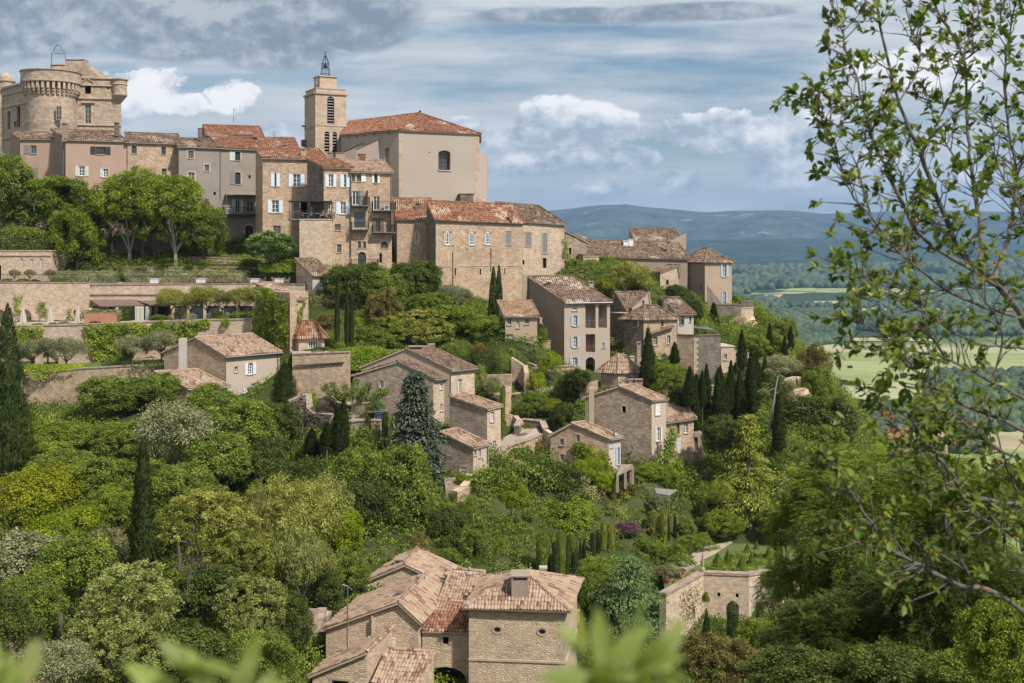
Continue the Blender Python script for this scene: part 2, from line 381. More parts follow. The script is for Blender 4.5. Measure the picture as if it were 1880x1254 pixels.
for a in [(-75,165,6),(-60,165,4),(-45,162,4),(-85,185,11),(-70,200,13),(-30,160,3),(-20,175,5),(0,180,3),(-10,165,2),(10,170,0),(25,180,-6),(40,185,-12),(-40,200,8),(0,210,-6),
          (56,165,-35),(50,156,-27),(52,136,-35),(62,150,-46),(60,130,-46),(70,170,-50),(75,120,-48),(60,110,-38),(50,118,-35),(90,150,-60),(100,110,-50),(55,190,-34),(50,205,-40),(95,70,-28),(120,60,-30),
          (-110,150,2),(-110,120,-12),(-110,90,-22),(-110,50,-20),(-100,190,8),(-110,210,4),(30,215,-26),(-60,220,0)]:CP.append(a)
def wcp(V,rows):
 for x,yt,Yt,yb in rows:
  for (y,dY) in ((yt,3.6),(yb,.5),(yb,-1.6)):cp(V[0]+x*V[2],V[1]+y*V[2],Yt+dY)
C__=(0,380,.25532);G__=(480,480,.25532);I__=(620,620,.25522);F__=(900,400,.2766);J__=(980,640,.2766);E__=(700,340,.20737);H__=(240,560,.23926);L__=(780,880,.3617);D__=(400,250,.19934)
wcp(C__,[(x,548,138,840) for x in (-60,150,350,560)]+[(x,567,139.3,838) for x in (700,1000,1300,1600,1850)]+[(x,858,131,1158) for x in (-60,100,300,500)]+[(x,826,131,1130) for x in (700,950,1200,1450)]+[(1700,820,130.6,1080)]+[(150,1215,124,1545),(400,1190,123.5,1530),(650,1165,123,1480),(900,1150,122.7,1440),(1150,1152,123,1400)])
[cp(x*.25532,380+843*.25532,134.5) for x in (-40,200,450,700,1000,1300,1600,1850)];[cp(x*.25532,380+1180*.25532,127) for x in (100,350,600,850,1100)];[cp(x*.25532,380+555*.25532,143) for x in (0,300,600,900,1200,1500,1800)];[cp(x*.25532,380+520*.25532,145.5) for x in (300,700,1100,1500,1850)]
wcp(G__,[(330,676,117.4,1000),(420,672,117.2,1000),(620,660,117,990)]);wcp(I__,[(60,618,107.5,770),(180,610,107.2,770),(310,605,107,770),(1200,830,106.3,970),(1390,740,110.5,860)])
wcp(L__,[(1225,598,91,1000),(1320,545,94,860),(1410,490,97,730),(1530,492,96.8,730),(1640,496,96.5,735),(1740,478,98.5,740)])
for V,rows in ((F__,[(500,1050,132),(620,1052,132.4),(790,1045,133),(380,900,134.5),(250,780,136),(1030,950,134),(1230,965,135.5),(1345,1100,132),(1520,1115,132.5),(1280,960,134.5),(1600,1060,133.5),(1265,640,165),(1420,660,162),(1510,760,156.5),(1660,770,157),(1740,760,158),(105,795,128.3),(300,795,128.8),(800,910,138),(890,905,136)]),
 (J__,[(445,290,122),(560,300,121),(700,290,121.5),(790,750,111.7),(600,745,113.8),(400,700,116),(870,800,113.5),(960,890,113.8),(1055,905,114.5),(490,800,106.5),(120,745,110.8),(300,775,108.8),(575,800,107)]),
 (I__,[(120,560,114),(400,600,111.5),(680,640,109.5),(1170,900,105.6),(1075,905,104.5),(970,990,101.4),(1085,960,103),(740,940,105)]),
 (H__,[(720,745,117),(1130,760,119),(1190,770,117.5),(1100,800,117),(500,660,119),(270,600,121.5),(440,760,111.6),(30,690,116),(740,770,113.5)]),
 (G__,[(228,645,126.5),(300,655,124.8),(450,650,125.2),(367,245,138),(500,248,138.5),(250,250,140)]),
 (E__,[(490,920,146.2),(700,1010,147),(900,1060,148.5),(1100,1100,150),(1230,1080,152),(1400,900,154),(1600,800,157),(150,800,149.8),(300,800,150),(400,830,150)]),
 (D__,[(480,1180,149.5),(760,1225,144),(1040,1240,144.5),(1230,1260,146.5),(1580,1250,148),(100,1130,158),(350,1100,158)])):
 for x,y,Y in rows:cp(V[0]+x*V[2],V[1]+y*V[2],Y)
_cp=np.array(CP,float);_xy=_cp[:,:2];_N=len(_cp)
_d=np.sqrt(((_xy[:,None]-_xy[None])**2).sum(-1))
_A=np.zeros((_N+3,_N+3));_A[:_N,:_N]=-_d + np.eye(_N)*(.35);_A[:_N,_N]=1;_A[:_N,_N+1:]=_xy/100;_A[_N:,:_N]=_A[:_N,_N:].T
_b=np.zeros(_N+3);_b[:_N]=_cp[:,2]
_w=np.linalg.solve(_A,_b)
def ss(x,a,b):t=np.clip((x-a)/(b-a),0,1);return t*t*(3-2*t)
def vnoise(x,y,seed=0):
 xi=np.floor(x).astype(np.int64);yi=np.floor(y).astype(np.int64);fx=x-xi;fy=y-yi
 fx=fx*fx*(3-2*fx);fy=fy*fy*(3-2*fy)
 def h(a,b):
  v=(a*374761393+b*668265263+seed*1442695041) & 0x7fffffff
  v=((v ^ (v >> 13))*1274126177) & 0x7fffffff
  return ((v ^ (v >> 16)) & 0xffff)/65535.0
 return (h(xi,yi)*(1-fx)+h(xi+1,yi)*fx)*(1-fy)+(h(xi,yi+1)*(1-fx)+h(xi+1,yi+1)*fx)*fy
def fbm(x,y,oct=5,seed=0,gain=.5):
 s=0;a=1;t=0
 for i in range(oct):s=s+a*vnoise(x*2**i,y*2**i,seed+i);t+=a;a *= gain
 return s/t
def valley(x,y):
 z=-150+0*x
 z=z + 26*np.exp(-((y-3300)/420)**2)*ss(fbm(x/900,y/900,3,5),.25,.75)
 z=z + 60*np.exp(-((y-4700)/520)**2)*ss(fbm(x/1300,y/1300,3,9),.2,.7)
 z=z + 6*fbm(x/300,y/300,3,2)*ss(y,900,1500)
 return z
def hgt(x,y):
 x=np.atleast_1d(np.asarray(x,float));y=np.atleast_1d(np.asarray(y,float))
 xc=np.clip(x,-125,125);yc=np.clip(y,-5,225)
 d=np.sqrt((xc[...,None]-_xy[:,0])**2+(yc[...,None]-_xy[:,1])**2)
 z=(-d)@_w[:_N]+_w[_N]+_w[_N+1]*xc/100+_w[_N+2]*yc/100
 out=np.maximum(np.maximum(y-215,(x-95)*1.2),np.maximum(-x-118,-y-3)*.5)
 f=ss(out,0,230)
 return z*(1-f)+valley(x,y)*f
def gz(x,y):return float(hgt(x,y)[0])
# ---------------------------------------------------------------- ground sheet (near slope, valley floor) and far relief
def sheet(name,ks,Ys,fn,mat,y0=80.0):
 K,Y=np.meshgrid(ks,Ys);X=K*(Y+y0);Z=fn(X,Y)
 P=np.stack([X,Y,Z],-1);ny,nx=K.shape
 me=bpy.data.meshes.new(name)
 idx=np.arange(ny*nx).reshape(ny,nx)
 q=np.stack([idx[:-1,:-1],idx[:-1,1:],idx[1:,1:],idx[1:,:-1]],-1).reshape(-1,4)
 me.vertices.add(ny*nx);me.vertices.foreach_set('co',P.reshape(-1).astype('f'))
 me.loops.add(q.size);me.loops.foreach_set('vertex_index',q.reshape(-1).astype('i'))
 me.polygons.add(len(q));me.polygons.foreach_set('loop_start',(np.arange(len(q))*4).astype('i'));me.polygons.foreach_set('loop_total',np.full(len(q),4,'i'))
 me.polygons.foreach_set('use_smooth',np.ones(len(q),bool))
 me.materials.append(mat);me.update(calc_edges=True);me.validate()
 o=bpy.data.objects.new(name,me);COL.objects.link(o);tag(o,kind='structure')
 return o
def hgt_grid(X,Y):return np.stack([hgt(X[i],Y[i]) for i in range(X.shape[0])])
m,n=newmat('ground_mat')
pos=n('ShaderNodeNewGeometry').outputs['Position'];sp=n('ShaderNodeSeparateXYZ',pos)
near=n.ramp(n.m('ADD',n.m('MULTIPLY',n.noise(pos,.35,6,.65),.62),n.m('MULTIPLY',n.noise(pos,4.5,4,.7),.38)),[(.3,(.030,.045,.012)),(.5,(.065,.085,.024)),(.66,(.12,.115,.055)),(.78,(.22,.18,.12))])
rot=n('ShaderNodeVectorRotate',pos,None,None,.35);rot.rotation_type='Z_AXIS';rot.inputs['Angle'].default_value=.28
fq=n.vm('MULTIPLY',n.vm('ADD',rot.outputs[0],n.vm('MULTIPLY',n('ShaderNodeTexNoise',n.vm('MULTIPLY',pos,(.004,.004,0))).outputs['Color'],(120,60,0))),(1/190,1/95,0))
vo=n('ShaderNodeTexVoronoi');vo.voronoi_dimensions='2D';n.set(vo.inputs['Vector'],fq);vo.inputs['Scale'].default_value=1;vo.inputs['Randomness'].default_value=.8;vo.distance='MANHATTAN'
rc=n('ShaderNodeSeparateColor',vo.outputs['Color']).outputs[0]
fld=n.ramp(rc,[(0,(.24,.29,.10)),(.22,(.32,.35,.14)),(.40,(.40,.40,.20)),(.56,(.27,.32,.12)),(.72,(.43,.41,.24)),(.86,(.25,.31,.11)),(.95,(.46,.33,.22))],'CONSTANT')
rows=n.noise(n.vm('MULTIPLY',rot.outputs[0],(.006,.09,0)),1,2)
fld=n.mix(.28,fld,n.ramp(rows,[(.35,(.13,.17,.05)),(.65,(.42,.40,.20))]))
fld=n.mix(n.m('MULTIPLY',n.step(n.noise(pos,.012,4,.6),.5,.7),.4),fld,(.15,.19,.06))
wood=n.step(n.noise(n.vm('MULTIPLY',pos,(.0018,.0030,0)),1,4,.55),.47,.49)
wood=n.m('MAXIMUM',n.m('MULTIPLY',wood,n.step(sp.outputs[1],1500,1900)),n.m('MULTIPLY',n.step(sp.outputs[1],3300,3900),n.step(rc,.86,.80)))
fld=n.mix(wood,fld,n.ramp(n.noise(pos,.05,3),[(.3,(.022,.040,.018)),(.7,(.055,.085,.038))]))
g=n.mix(n.step(sp.outputs[1],330,520),near,fld)
finish(n,g,.95,n.noise(pos,5,5,.7),.9,.3,spec=.05)
Ys=np.concatenate([np.arange(-6,230,1.15),230*np.exp(np.linspace(0,math.log(15000/230),150))])
sheet('ground',np.concatenate([np.linspace(-1.5,-.55,12)[:-1],np.linspace(-.55,.62,150),np.linspace(.62,1.5,12)[1:]]),Ys,hgt_grid,m)
def hillmat(key,c1,c2,rock,lo=.62,pale=.1):
 m,n=newmat(key)
 pos=n('ShaderNodeNewGeometry').outputs['Position']
 b=n.ramp(n.noise(pos,.0042,7,.65),[(.32,c1),(.62,c2)])
 r=n.step(n.noise(n.vm('MULTIPLY',pos,(1,1,2.2)),.0026,8,.72),lo,lo+.05)
 b=n.mix(n.m('MULTIPLY',r,.35),b,rock)
 finish(n,b,.95,n.noise(pos,.012,5,.6),1.0,30,spec=.03)
 return m
def ridge(pts,x,y):return np.interp(x/y*F+CX,[p[0] for p in pts],[p[1] for p in pts])
RG=[(-2500,400),(500,395),(900,393),(1000,388),(1040,384),(1080,379),(1110,377),(1150,377),(1180,381),(1210,382),(1260,387),(1300,390),(1350,387),(1420,386),(1460,387),(1510,393),
      (1560,391),(1620,389),(1700,386),(1800,388),(1900,391),(2200,398),(4500,400)]
def mtn(X,Y):
 py=ridge(RG,X,Y);top=(HY-py)/F*11200
 t=np.clip((Y-8300)/2900,0,1)
 sp_=1-np.abs(2*fbm(X/1150+.18*Y/1000,Y/4200,4,21)-1)
 prof=t**.9
 z=-150+(top+150)*(prof+(sp_-.62)*.62*np.sin(math.pi*np.clip(t,0,1))**.8)
 z=z+(fbm(X/420,Y/420,4,8)-.5)*80*np.sin(math.pi*t)
 back=np.clip((Y-11200)/1500,0,1)
 return z*(1-back)+(-150)*back
sheet('mountains',np.linspace(-1.3,1.3,620),np.concatenate([np.linspace(8200,11200,90),np.linspace(11300,12800,8)]),mtn,hillmat('mountain_mat',(.012,.024,.020),(.085,.105,.075),(.55,.50,.44),.60),0)
R2=[(-2500,452),(900,446),(1050,440),(1120,436),(1250,441),(1400,438),(1550,438),(1650,440),(1750,444),(1900,446),(4500,452)]
def foot(X,Y):
 py=ridge(R2,X,Y);top=(HY-py)/F*7600
 t=np.clip((Y-5300)/2300,0,1)
 z=-152+(top+152)*(t**.75)+(fbm(X/700,Y/500,4,31)-.5)*95*np.sin(math.pi*t)
 back=np.clip((Y-7600)/1200,0,1)
 return z*(1-back)+(-165)*back
sheet('hills',np.linspace(-1.3,1.3,380),np.concatenate([np.linspace(5250,7600,70),np.linspace(7700,8800,8)]),foot,hillmat('foothill_mat',(.008,.018,.014),(.045,.070,.040),(.50,.46,.34),.64),0)
# ---------------------------------------------------------------- foliage
def leafdata(C,D,Nn,L,Wd,rnd,cl,fold=.25):
 C=np.asarray(C,'f');D=D/(np.linalg.norm(D,axis=1,keepdims=True)+1e-9)
 S=np.cross(D,Nn);S /= (np.linalg.norm(S,axis=1,keepdims=True)+1e-9);Nn=np.cross(S,D)
 L=np.broadcast_to(np.asarray(L,'f').reshape(-1,1),(len(C),1));Wd=np.broadcast_to(np.asarray(Wd,'f').reshape(-1,1),(len(C),1))
 V_=np.stack([C,C+D*L*.45+S*Wd*.5+Nn*Wd*fold,C+D*L,C+D*L*.45-S*Wd*.5+Nn*Wd*fold],1)
 return V_.reshape(-1,3),np.repeat(np.stack([rnd,cl],1),4,0)
def leafmesh(name,V_,UVs,mat,extra=None):
 me=bpy.data.meshes.new(name);nv=len(V_);nq=nv//4
 vv=V_;li=np.arange(nv);ls=np.arange(nq)*4;lt=np.full(nq,4)
 uu=UVs;mi=np.zeros(nq,'i')
 if extra is not None:
  ev=np.array(extra.v,'f').reshape(-1,3);ef=extra.f
  el=np.concatenate([np.array(f) for f in ef])+nv;en=np.array([len(f) for f in ef])
  vv=np.concatenate([V_,ev]);ls=np.concatenate([ls,nv+np.concatenate([[0],np.cumsum(en)[:-1]])]);lt=np.concatenate([lt,en])
  li=np.concatenate([li,el]);uu=np.concatenate([UVs,np.array(extra.uv,'f')]);mi=np.concatenate([mi,np.array(extra.mi,'i')])
 me.vertices.add(len(vv));me.vertices.foreach_set('co',vv.astype('f').ravel())
 me.loops.add(len(li));me.loops.foreach_set('vertex_index',li.astype('i'))
 me.polygons.add(len(ls));me.polygons.foreach_set('loop_start',ls.astype('i'));me.polygons.foreach_set('loop_total',lt.astype('i'))
 me.polygons.foreach_set('material_index',mi)
 ul=me.uv_layers.new(name='UVMap');ul.data.foreach_set('uv',uu.astype('f').ravel())
 for q in ([mat] if isinstance(mat,str) else mat):me.materials.append(MAT[q])
 me.update(calc_edges=True)
 return me
def unit(rng,k):
 v=rng.normal(size=(k,3));return v/np.linalg.norm(v,axis=1,keepdims=True)
def lobes(d,seed,amp=.3):
 r=np.random.default_rng(seed+99);o=np.zeros(len(d))
 for f in (2.2,3.7,6.0):
  k=r.normal(size=(3,3))*f/1.7;ph=r.uniform(0,6.28,3)
  o+=np.sin(d@k+ph).mean(1)/f*2.2
 return 1+amp*o
def crown(seed,ncl,per,rc,L,Wd,droop=.1,amp=.30,inner=.45,flat=.35,up=.35,scat=.25):
 rng=np.random.default_rng(seed)
 d=unit(rng,ncl);d[:,2]=np.where(d[:,2] < -flat,-d[:,2]*rng.uniform(0,1,ncl),d[:,2]);d /= np.linalg.norm(d,axis=1,keepdims=True)
 rr=lobes(d,seed,amp)*(inner+(1-inner)*rng.uniform(0,1,ncl)**.45)*(1-rc*.6)
 c=d*rr[:,None]
 rcs=rc*rng.uniform(.6,1.35,ncl)
 ci=np.repeat(np.arange(ncl),per)
 e=unit(rng,len(ci))
 e=e+d[ci]*.55+np.array([0,0,up]);e /= np.linalg.norm(e,axis=1,keepdims=True)
 p=c[ci]+e*(rcs[ci]*rng.uniform(.45,1.0+scat,len(ci)))[:,None]
 nn=e+unit(rng,len(ci))*.55
 D=np.cross(nn,unit(rng,len(ci)))+e*.5+np.array([0,0,-droop])
 s=rng.uniform(.7,1.3,len(ci))
 return leafdata(p,D,nn,L*s,Wd*s,rng.uniform(0,1,len(ci)),rng.uniform(0,1,ncl)[ci])
FORM={}
def form(key,build):FORM[key]=build
_fc={}
def fmesh(key,var):
 k=(key,var)
 if k not in _fc:
  r=FORM[key](1000+var*17+sum(map(ord,key)))
  _fc[k]=leafmesh(key,*(r if len(r) == 2 else r[:2]),['g_mid','bark'] if len(r) > 2 else ['g_mid'],r[2] if len(r) > 2 else None)
 return _fc[k]
form('broad',lambda s:crown(s,210,95,.15,.070,.040,amp=.42,flat=.65,scat=.4))
form('lush',lambda s:crown(s,260,105,.14,.062,.036,amp=.42,inner=.5,flat=.6,scat=.35))
form('fluffy',lambda s:crown(s,420,60,.085,.052,.026,amp=.34,inner=.6,up=.6))
form('loose',lambda s:crown(s,120,60,.21,.085,.045,amp=.42,inner=.3,scat=.5,flat=.6))
form('olive',lambda s:crown(s,150,110,.19,.085,.024,amp=.36,inner=.35,up=.2,scat=.55))
form('willow',lambda s:crown(s,300,60,.12,.085,.018,droop=.9,amp=.36,inner=.5,up=.1,scat=.6))
form('bush',lambda s:crown(s,70,60,.26,.12,.065,amp=.22,inner=.55,flat=.1))
form('acacia',lambda s:crown(s,190,90,.15,.055,.026,droop=.5,amp=.42,inner=.4,scat=.5,flat=.5))
def ball_form(seed,sup=1.0,N=5200,L=.075,amp=.04):
 rng=np.random.default_rng(seed);d=unit(rng,N)
 r=lobes(d,seed,amp)*rng.uniform(.93,1.03,N)
 p=d*r[:,None];nn=d+unit(rng,N)*.5;D=np.cross(nn,unit(rng,N))+d*.35
 v,u=leafdata(p,D,nn,L*rng.uniform(.7,1.3,N),L*.6,rng.uniform(0,1,N),vnoise(p[:,0]*3+9,p[:,2]*3+p[:,1]*2+9,seed % 97))
 return v,u
form('ball',ball_form)
def revolve(seed,prof,N,L,Wd,jit=.06,upness=1.0,vary=.10,core=.86,tuft=0,nz=7):
 rng=np.random.default_rng(seed)
 t=rng.uniform(0,1,N*3);pr=prof(t);keep=rng.uniform(0,pr.max(),N*3) < pr+.03*pr.max();t=t[keep][:N];pr=pr[keep][:N];N=len(t)
 a=rng.uniform(0,2*math.pi,N)
 bump=1+vary*(vnoise(a*1.9+20,t*nz+3,seed % 89)-.5)*2+vary*.6*(vnoise(a*4+20,t*nz*2.5+3,seed % 83)-.5)*2
 R=pr*bump*(1+rng.normal(size=N)*jit)
 d=np.stack([np.cos(a),np.sin(a),0*a],1)
 p=np.stack([R*np.cos(a),R*np.sin(a),t],1)
 nn=d+unit(rng,N)*.45;D=d*.35+np.array([0,0,1.0])*upness+unit(rng,N)*.4
 if upness == 0:D=np.cross(nn,unit(rng,N))
 v,u=leafdata(p,D,nn,L*rng.uniform(.6,1.3,N),Wd,rng.uniform(0,1,N),vnoise(a*2.5+20,t*nz*1.6,seed % 79))
 return v,u
def cyp_prof(t):return np.clip(np.minimum((t/.10)**.6,((1-t)/.62)**.72),0,1)
def tall(seed,ratio,N,L,Wd,prof,**k):
 v,u=revolve(seed,lambda t:prof(t)/ratio,N,L,Wd,**k);return v,u
form('cypress',lambda s:tall(s,10,9000,.030,.011,cyp_prof,jit=.13,vary=.26,nz=22))
form('cypress_wide',lambda s:tall(s,5.2,12000,.026,.010,cyp_prof,jit=.15,vary=.30,nz=18))
form('spire',lambda s:tall(s,14,9000,.020,.007,lambda t:np.clip(np.minimum(.55+t*1.2,((1-t)/.75)**.65),0,1),jit=.06,vary=.10,nz=9))
form('column',lambda s:tall(s,6,6000,.030,.018,lambda t:np.clip(((1-t)/.10),0,1)**.5*(.86+.14*t),jit=.04,vary=.08,upness=0,nz=6))
form('cone',lambda s:tall(s,2.6,5000,.045,.028,lambda t:np.clip((1-t)**.82,0,1),jit=.03,vary=.04,upness=0,nz=4))
def conifer(seed,tiers,nbr,L0,sweep,leafL,leafW,per,taper=.9,blob=.10,top=1.0,lift=.10):
 rng=np.random.default_rng(seed);P=[];D=[];N_=[];cl=[];wood=MB()
 wood.tube([(0,0,0),(.005,0,.5),(0,.004,.97)],[.022,.014,.003],6,1)
 for i in range(tiers):
  t=.10+.88*i/(tiers-1)
  ln=L0*((1-t)**taper*1.05+.05)*rng.uniform(.75,1.15)
  for b in range(nbr):
   a=rng.uniform(0,2*math.pi);l=ln*rng.uniform(.6,1.15);c=rng.uniform(0,1)
   s=np.linspace(.12,1,max(5,int(10*l/L0)+3))
   dr=lift*s-sweep*s**2
   bx=np.stack([np.cos(a)*s*l,np.sin(a)*s*l,t+dr*l],1)
   wood.tube([bx[0]*np.array([0,0,1]),bx[len(bx)//2],bx[-1]],[.005,.003,.001],4,1,cap=False)
   side=np.array([-math.sin(a),math.cos(a),0])
   for j in range(len(s)):
    wdt=blob*(.35+math.sin(math.pi*min(1,s[j]*.85))*.9)*(.4+l/L0)
    k=per
    off=rng.uniform(-1,1,k)[:,None]*side*wdt+rng.normal(size=(k,3))*np.array([.35,.35,.16])*blob*.6
    P.append(bx[j]+off);out=np.array([math.cos(a),math.sin(a),-.35-.5*s[j]])
    D.append(out+side*np.sign(off@side)[:,None]*.8+rng.normal(size=(k,3))*.35)
    N_.append(np.array([0,0,1.0])+rng.normal(size=(k,3))*.45);cl.append(np.full(k,c*.6+.4*rng.uniform()))
 P=np.concatenate(P);k=len(P)
 v,u=leafdata(P,np.concatenate(D),np.concatenate(N_),leafL*rng.uniform(.6,1.3,k),leafW,rng.uniform(0,1,k),np.concatenate(cl))
 return v,u,wood
form('blue_conifer',lambda s:conifer(s,34,9,.25,.35,.030,.013,7,taper=.62,blob=.060))
form('gold_cedar',lambda s:conifer(s,22,6,.36,.42,.034,.009,9,taper=.75,blob=.075,lift=.35))
form('cedar',lambda s:conifer(s,20,10,.52,.20,.034,.012,9,taper=.45,blob=.085,lift=.22))
def spray(seed,ncl=330,per=14,nl=12,L=.05,Wd=.012):
 rng=np.random.default_rng(seed);d=unit(rng,ncl);d[:,2]=np.where(d[:,2] < -.3,-d[:,2],d[:,2])
 c=d*(lobes(d,seed,.30)*(.45+.55*rng.uniform(0,1,ncl)**.5))[:,None]
 P=[];D=[];N_=[];cl=[]
 for i in range(ncl):
  for j in range(per):
   e=unit(rng,1)[0]*.8+d[i];e[2] -= .25;e /= np.linalg.norm(e);st_=c[i]+unit(rng,1)[0]*.07
   s=np.linspace(.1,1,nl)[:,None];ln=rng.uniform(.10,.18)
   sd=np.cross(e,(0,0,1.0));sd /= np.linalg.norm(sd)+1e-9
   pts=st_+e*s*ln+np.array([0,0,-.07])*s**2
   sg=np.where(np.arange(nl) % 2 == 0,1,-1)[:,None]
   P.append(pts);D.append(e*.9+sd*sg*.75+rng.normal(size=(nl,3))*.18);N_.append(np.tile(np.cross(sd,e),(nl,1))+rng.normal(size=(nl,3))*.3);cl.append(np.full(nl,.5*rng.uniform()+.5*((i*37) % 97)/97))
 P=np.concatenate(P);k=len(P)
 return leafdata(P,np.concatenate(D),np.concatenate(N_),L*rng.uniform(.6,1.2,k),Wd,rng.uniform(0,1,k),np.concatenate(cl))
form('spray',spray)
def fobj(name,key,var,mat,parent,loc,sc,rz=0,bark='bark'):
 me=fmesh(key,var);o=bpy.data.objects.new(name,me);COL.objects.link(o)
 if parent is not None:o.parent=parent
 o.location=tuple(float(x) for x in loc);o.scale=tuple(float(x) for x in sc);o.rotation_euler=(0,0,rz)
 o.material_slots[0].link='OBJECT';o.material_slots[0].material=MAT[mat]
 if len(o.material_slots) > 1:o.material_slots[1].link='OBJECT';o.material_slots[1].material=MAT[bark]
 return o
RN=random.Random(7)
TREES=[]
def tree(frm,mat,px,py,Y,rx,rz,label,name='tree',cat='tree',group=None,bark='bark',trunk=None,var=None,base=None,fork=None):
 c=at(px,py,Y);R=rx*Y/F;H=rz*Y/F
 g=gz(c[0],c[1])-.3 if base is None else at(px,base,Y)[2]
 g=min(g,c[2]-H*.6)
 e=empty(name,(c[0],c[1],g),label,cat,group);TREES.append((name,px,py))
 v=RN.randrange(3) if var is None else var
 o=fobj('crown',frm,v,mat,e,(0,0,c[2]-g),(R,R*RN.uniform(.85,1.1),H),RN.uniform(0,6.28))
 mb=MB();r0=trunk or max(.09,R*.055);base_=np.array((c[0],c[1],g))
 rng=np.random.default_rng(int(px*7+py))
 fk=base_+np.array((rng.normal()*.15,rng.normal()*.15,(c[2]-g)*.25+(c[2]-H-g)*.45)) if fork is None else at(px,fork,Y)
 fk[2]=max(fk[2],g+.3)
 mb.tube([base_-np.array((0,0,.4)),(base_+fk)/2+rng.normal(size=3)*.06,fk],[r0*1.25,r0,r0*.85],7)
 for k in range(6):
  a=2*math.pi*k/6+rng.uniform(0,.8);q=rng.uniform(.45,.8)
  tip=np.array((c[0]+math.cos(a)*R*q,c[1]+math.sin(a)*R*q,c[2]+H*rng.uniform(-.2,.6)))
  mid=fk*.5+tip*.5+np.array((0,0,-H*.12))+rng.normal(size=3)*R*.06
  mb.tube([fk,mid,tip],[r0*.6,r0*.36,r0*.12],5,cap=False)
  for h in range(2):
   tp2=tip+rng.normal(size=3)*np.array((R,R,H))*.28;mb.tube([mid,(mid+tp2)/2+rng.normal(size=3)*.08*R,tp2],[r0*.28,r0*.16,r0*.06],4,cap=False)
 mb.build('trunk',bark,e)
 return e
def bush(frm,mat,px,py,Y,rx,rz,label,name='bush',cat='bush',group=None,var=None,ry=None):
 c=at(px,py,Y);R=rx*Y/F;H=rz*Y/F
 o=fobj(name,frm,RN.randrange(3) if var is None else var,mat,None,c,(R,(ry or rx)*Y/F,H),RN.uniform(0,6.28) if ry is None else 0)
 TREES.append((name,px,py));return tag(o,label,cat,group)
RAT={'cypress':10,'cypress_wide':5.2,'spire':14,'column':6,'cone':2.6,'blue_conifer':4,'gold_cedar':2.8,'cedar':1.92}
def upright(frm,mat,px,top,bot,Y,w,label,name='cypress',cat='cypress',group=None,var=None,bark='bark',sink=True):
 b=at(px,bot,Y);H=(bot-top)*Y/F;R=w*.5*Y/F
 e=empty(name,b,label,cat,group);TREES.append((name,px,(top+bot)/2))
 s=R*RAT[frm]
 fobj('crown' if frm not in ('column','cone') else 'foliage',frm,RN.randrange(3) if var is None else var,mat,e,(0,0,0),(s,s,H),RN.uniform(0,6.28),bark)
 mb=MB();mb.tube([b-np.array((0,0,max(.6,b[2]-gz(b[0],b[1])+.3))),b+np.array((0,0,H*.3)),b+np.array((0,0,H*.9))],[max(.06,R*.16),max(.05,R*.13),.015],6)
 mb.build('trunk',bark,e)
 return e
def leafbox(name,p0,p1,depth,ztop,zbot,mat,label,cat='hedge',dens=120,L=.16,top_wave=.08,group=None,parent=None,round_=.12,vis=True):
 p0=np.array(p0[:2],float);p1=np.array(p1[:2],float);d=p1-p0;w=np.linalg.norm(d);d /= w;b=np.array((-d[1],d[0]))
 rng=np.random.default_rng(int(abs(p0[0]*31+p0[1]*17)*10) % 100000);h=ztop-zbot
 P=[];N_=[]
 def add(k,t,o,z,nn):P.append(np.stack([p0[0]+d[0]*t+b[0]*o,p0[1]+d[1]*t+b[1]*o,z],1));N_.append(np.tile(nn,(k,1)))
 wav=lambda t:top_wave*(vnoise(t*.9+50,t*0+2,3)-.5)*2+top_wave*.5*(vnoise(t*3+50,t*0+2,4)-.5)
 k=int(w*h*dens)+8;t=rng.uniform(0,w,k);z=rng.uniform(0,1,k)
 add(k,t,rng.normal(size=k)*.05+.12*np.abs(z-.5)**3*4+(vnoise(t*1.5,z*4,5)-.5)*.18,zbot+z*(h+wav(t)),np.array((-b[0],-b[1],.25)))
 k=int(w*h*dens*.35)+4;t=rng.uniform(0,w,k);add(k,t,depth+rng.normal(size=k)*.05,zbot+rng.uniform(0,1,k)*(h+wav(t)),np.array((b[0],b[1],.2)))
 k=int(w*depth*dens)+8;t=rng.uniform(0,w,k);o=rng.uniform(0,depth,k);add(k,t,o,ztop+wav(t)-round_*np.abs(o/depth*2-1)**3+rng.normal(size=k)*.04,np.array((0,0,1.0)))
 for s_,tt in ((-1,0),(1,w)):
  k=int(depth*h*dens)+4;add(k,tt+rng.normal(size=k)*.05,rng.uniform(0,depth,k),zbot+rng.uniform(0,1,k)*h,np.array((d[0]*s_,d[1]*s_,.2)))
 P=np.concatenate(P);N_=np.concatenate(N_);k=len(P)
 nn=N_+unit(rng,k)*.5;D=np.cross(nn,unit(rng,k))+N_*.3
 org=np.array((p0[0],p0[1],zbot))
 cl=vnoise(P[:,0]*.9+P[:,1]*.5+300,P[:,2]*1.6+300,6)
 v,u=leafdata(P-org,D,nn,L*rng.uniform(.7,1.3,k),L*.6,rng.uniform(0,1,k),cl)
 core=MB();m_=.12
 core.box(p0-org[:2],d,-b,m_,w-m_,-depth+m_,-m_,.0,h-m_-.05,0)
 me=leafmesh('hedge',v,u,mat,core);ob=bpy.data.objects.new('hedge',me);COL.objects.link(ob);ob.location=tuple(org)
 ob.name=name
 return tag(ob,label,cat,group)
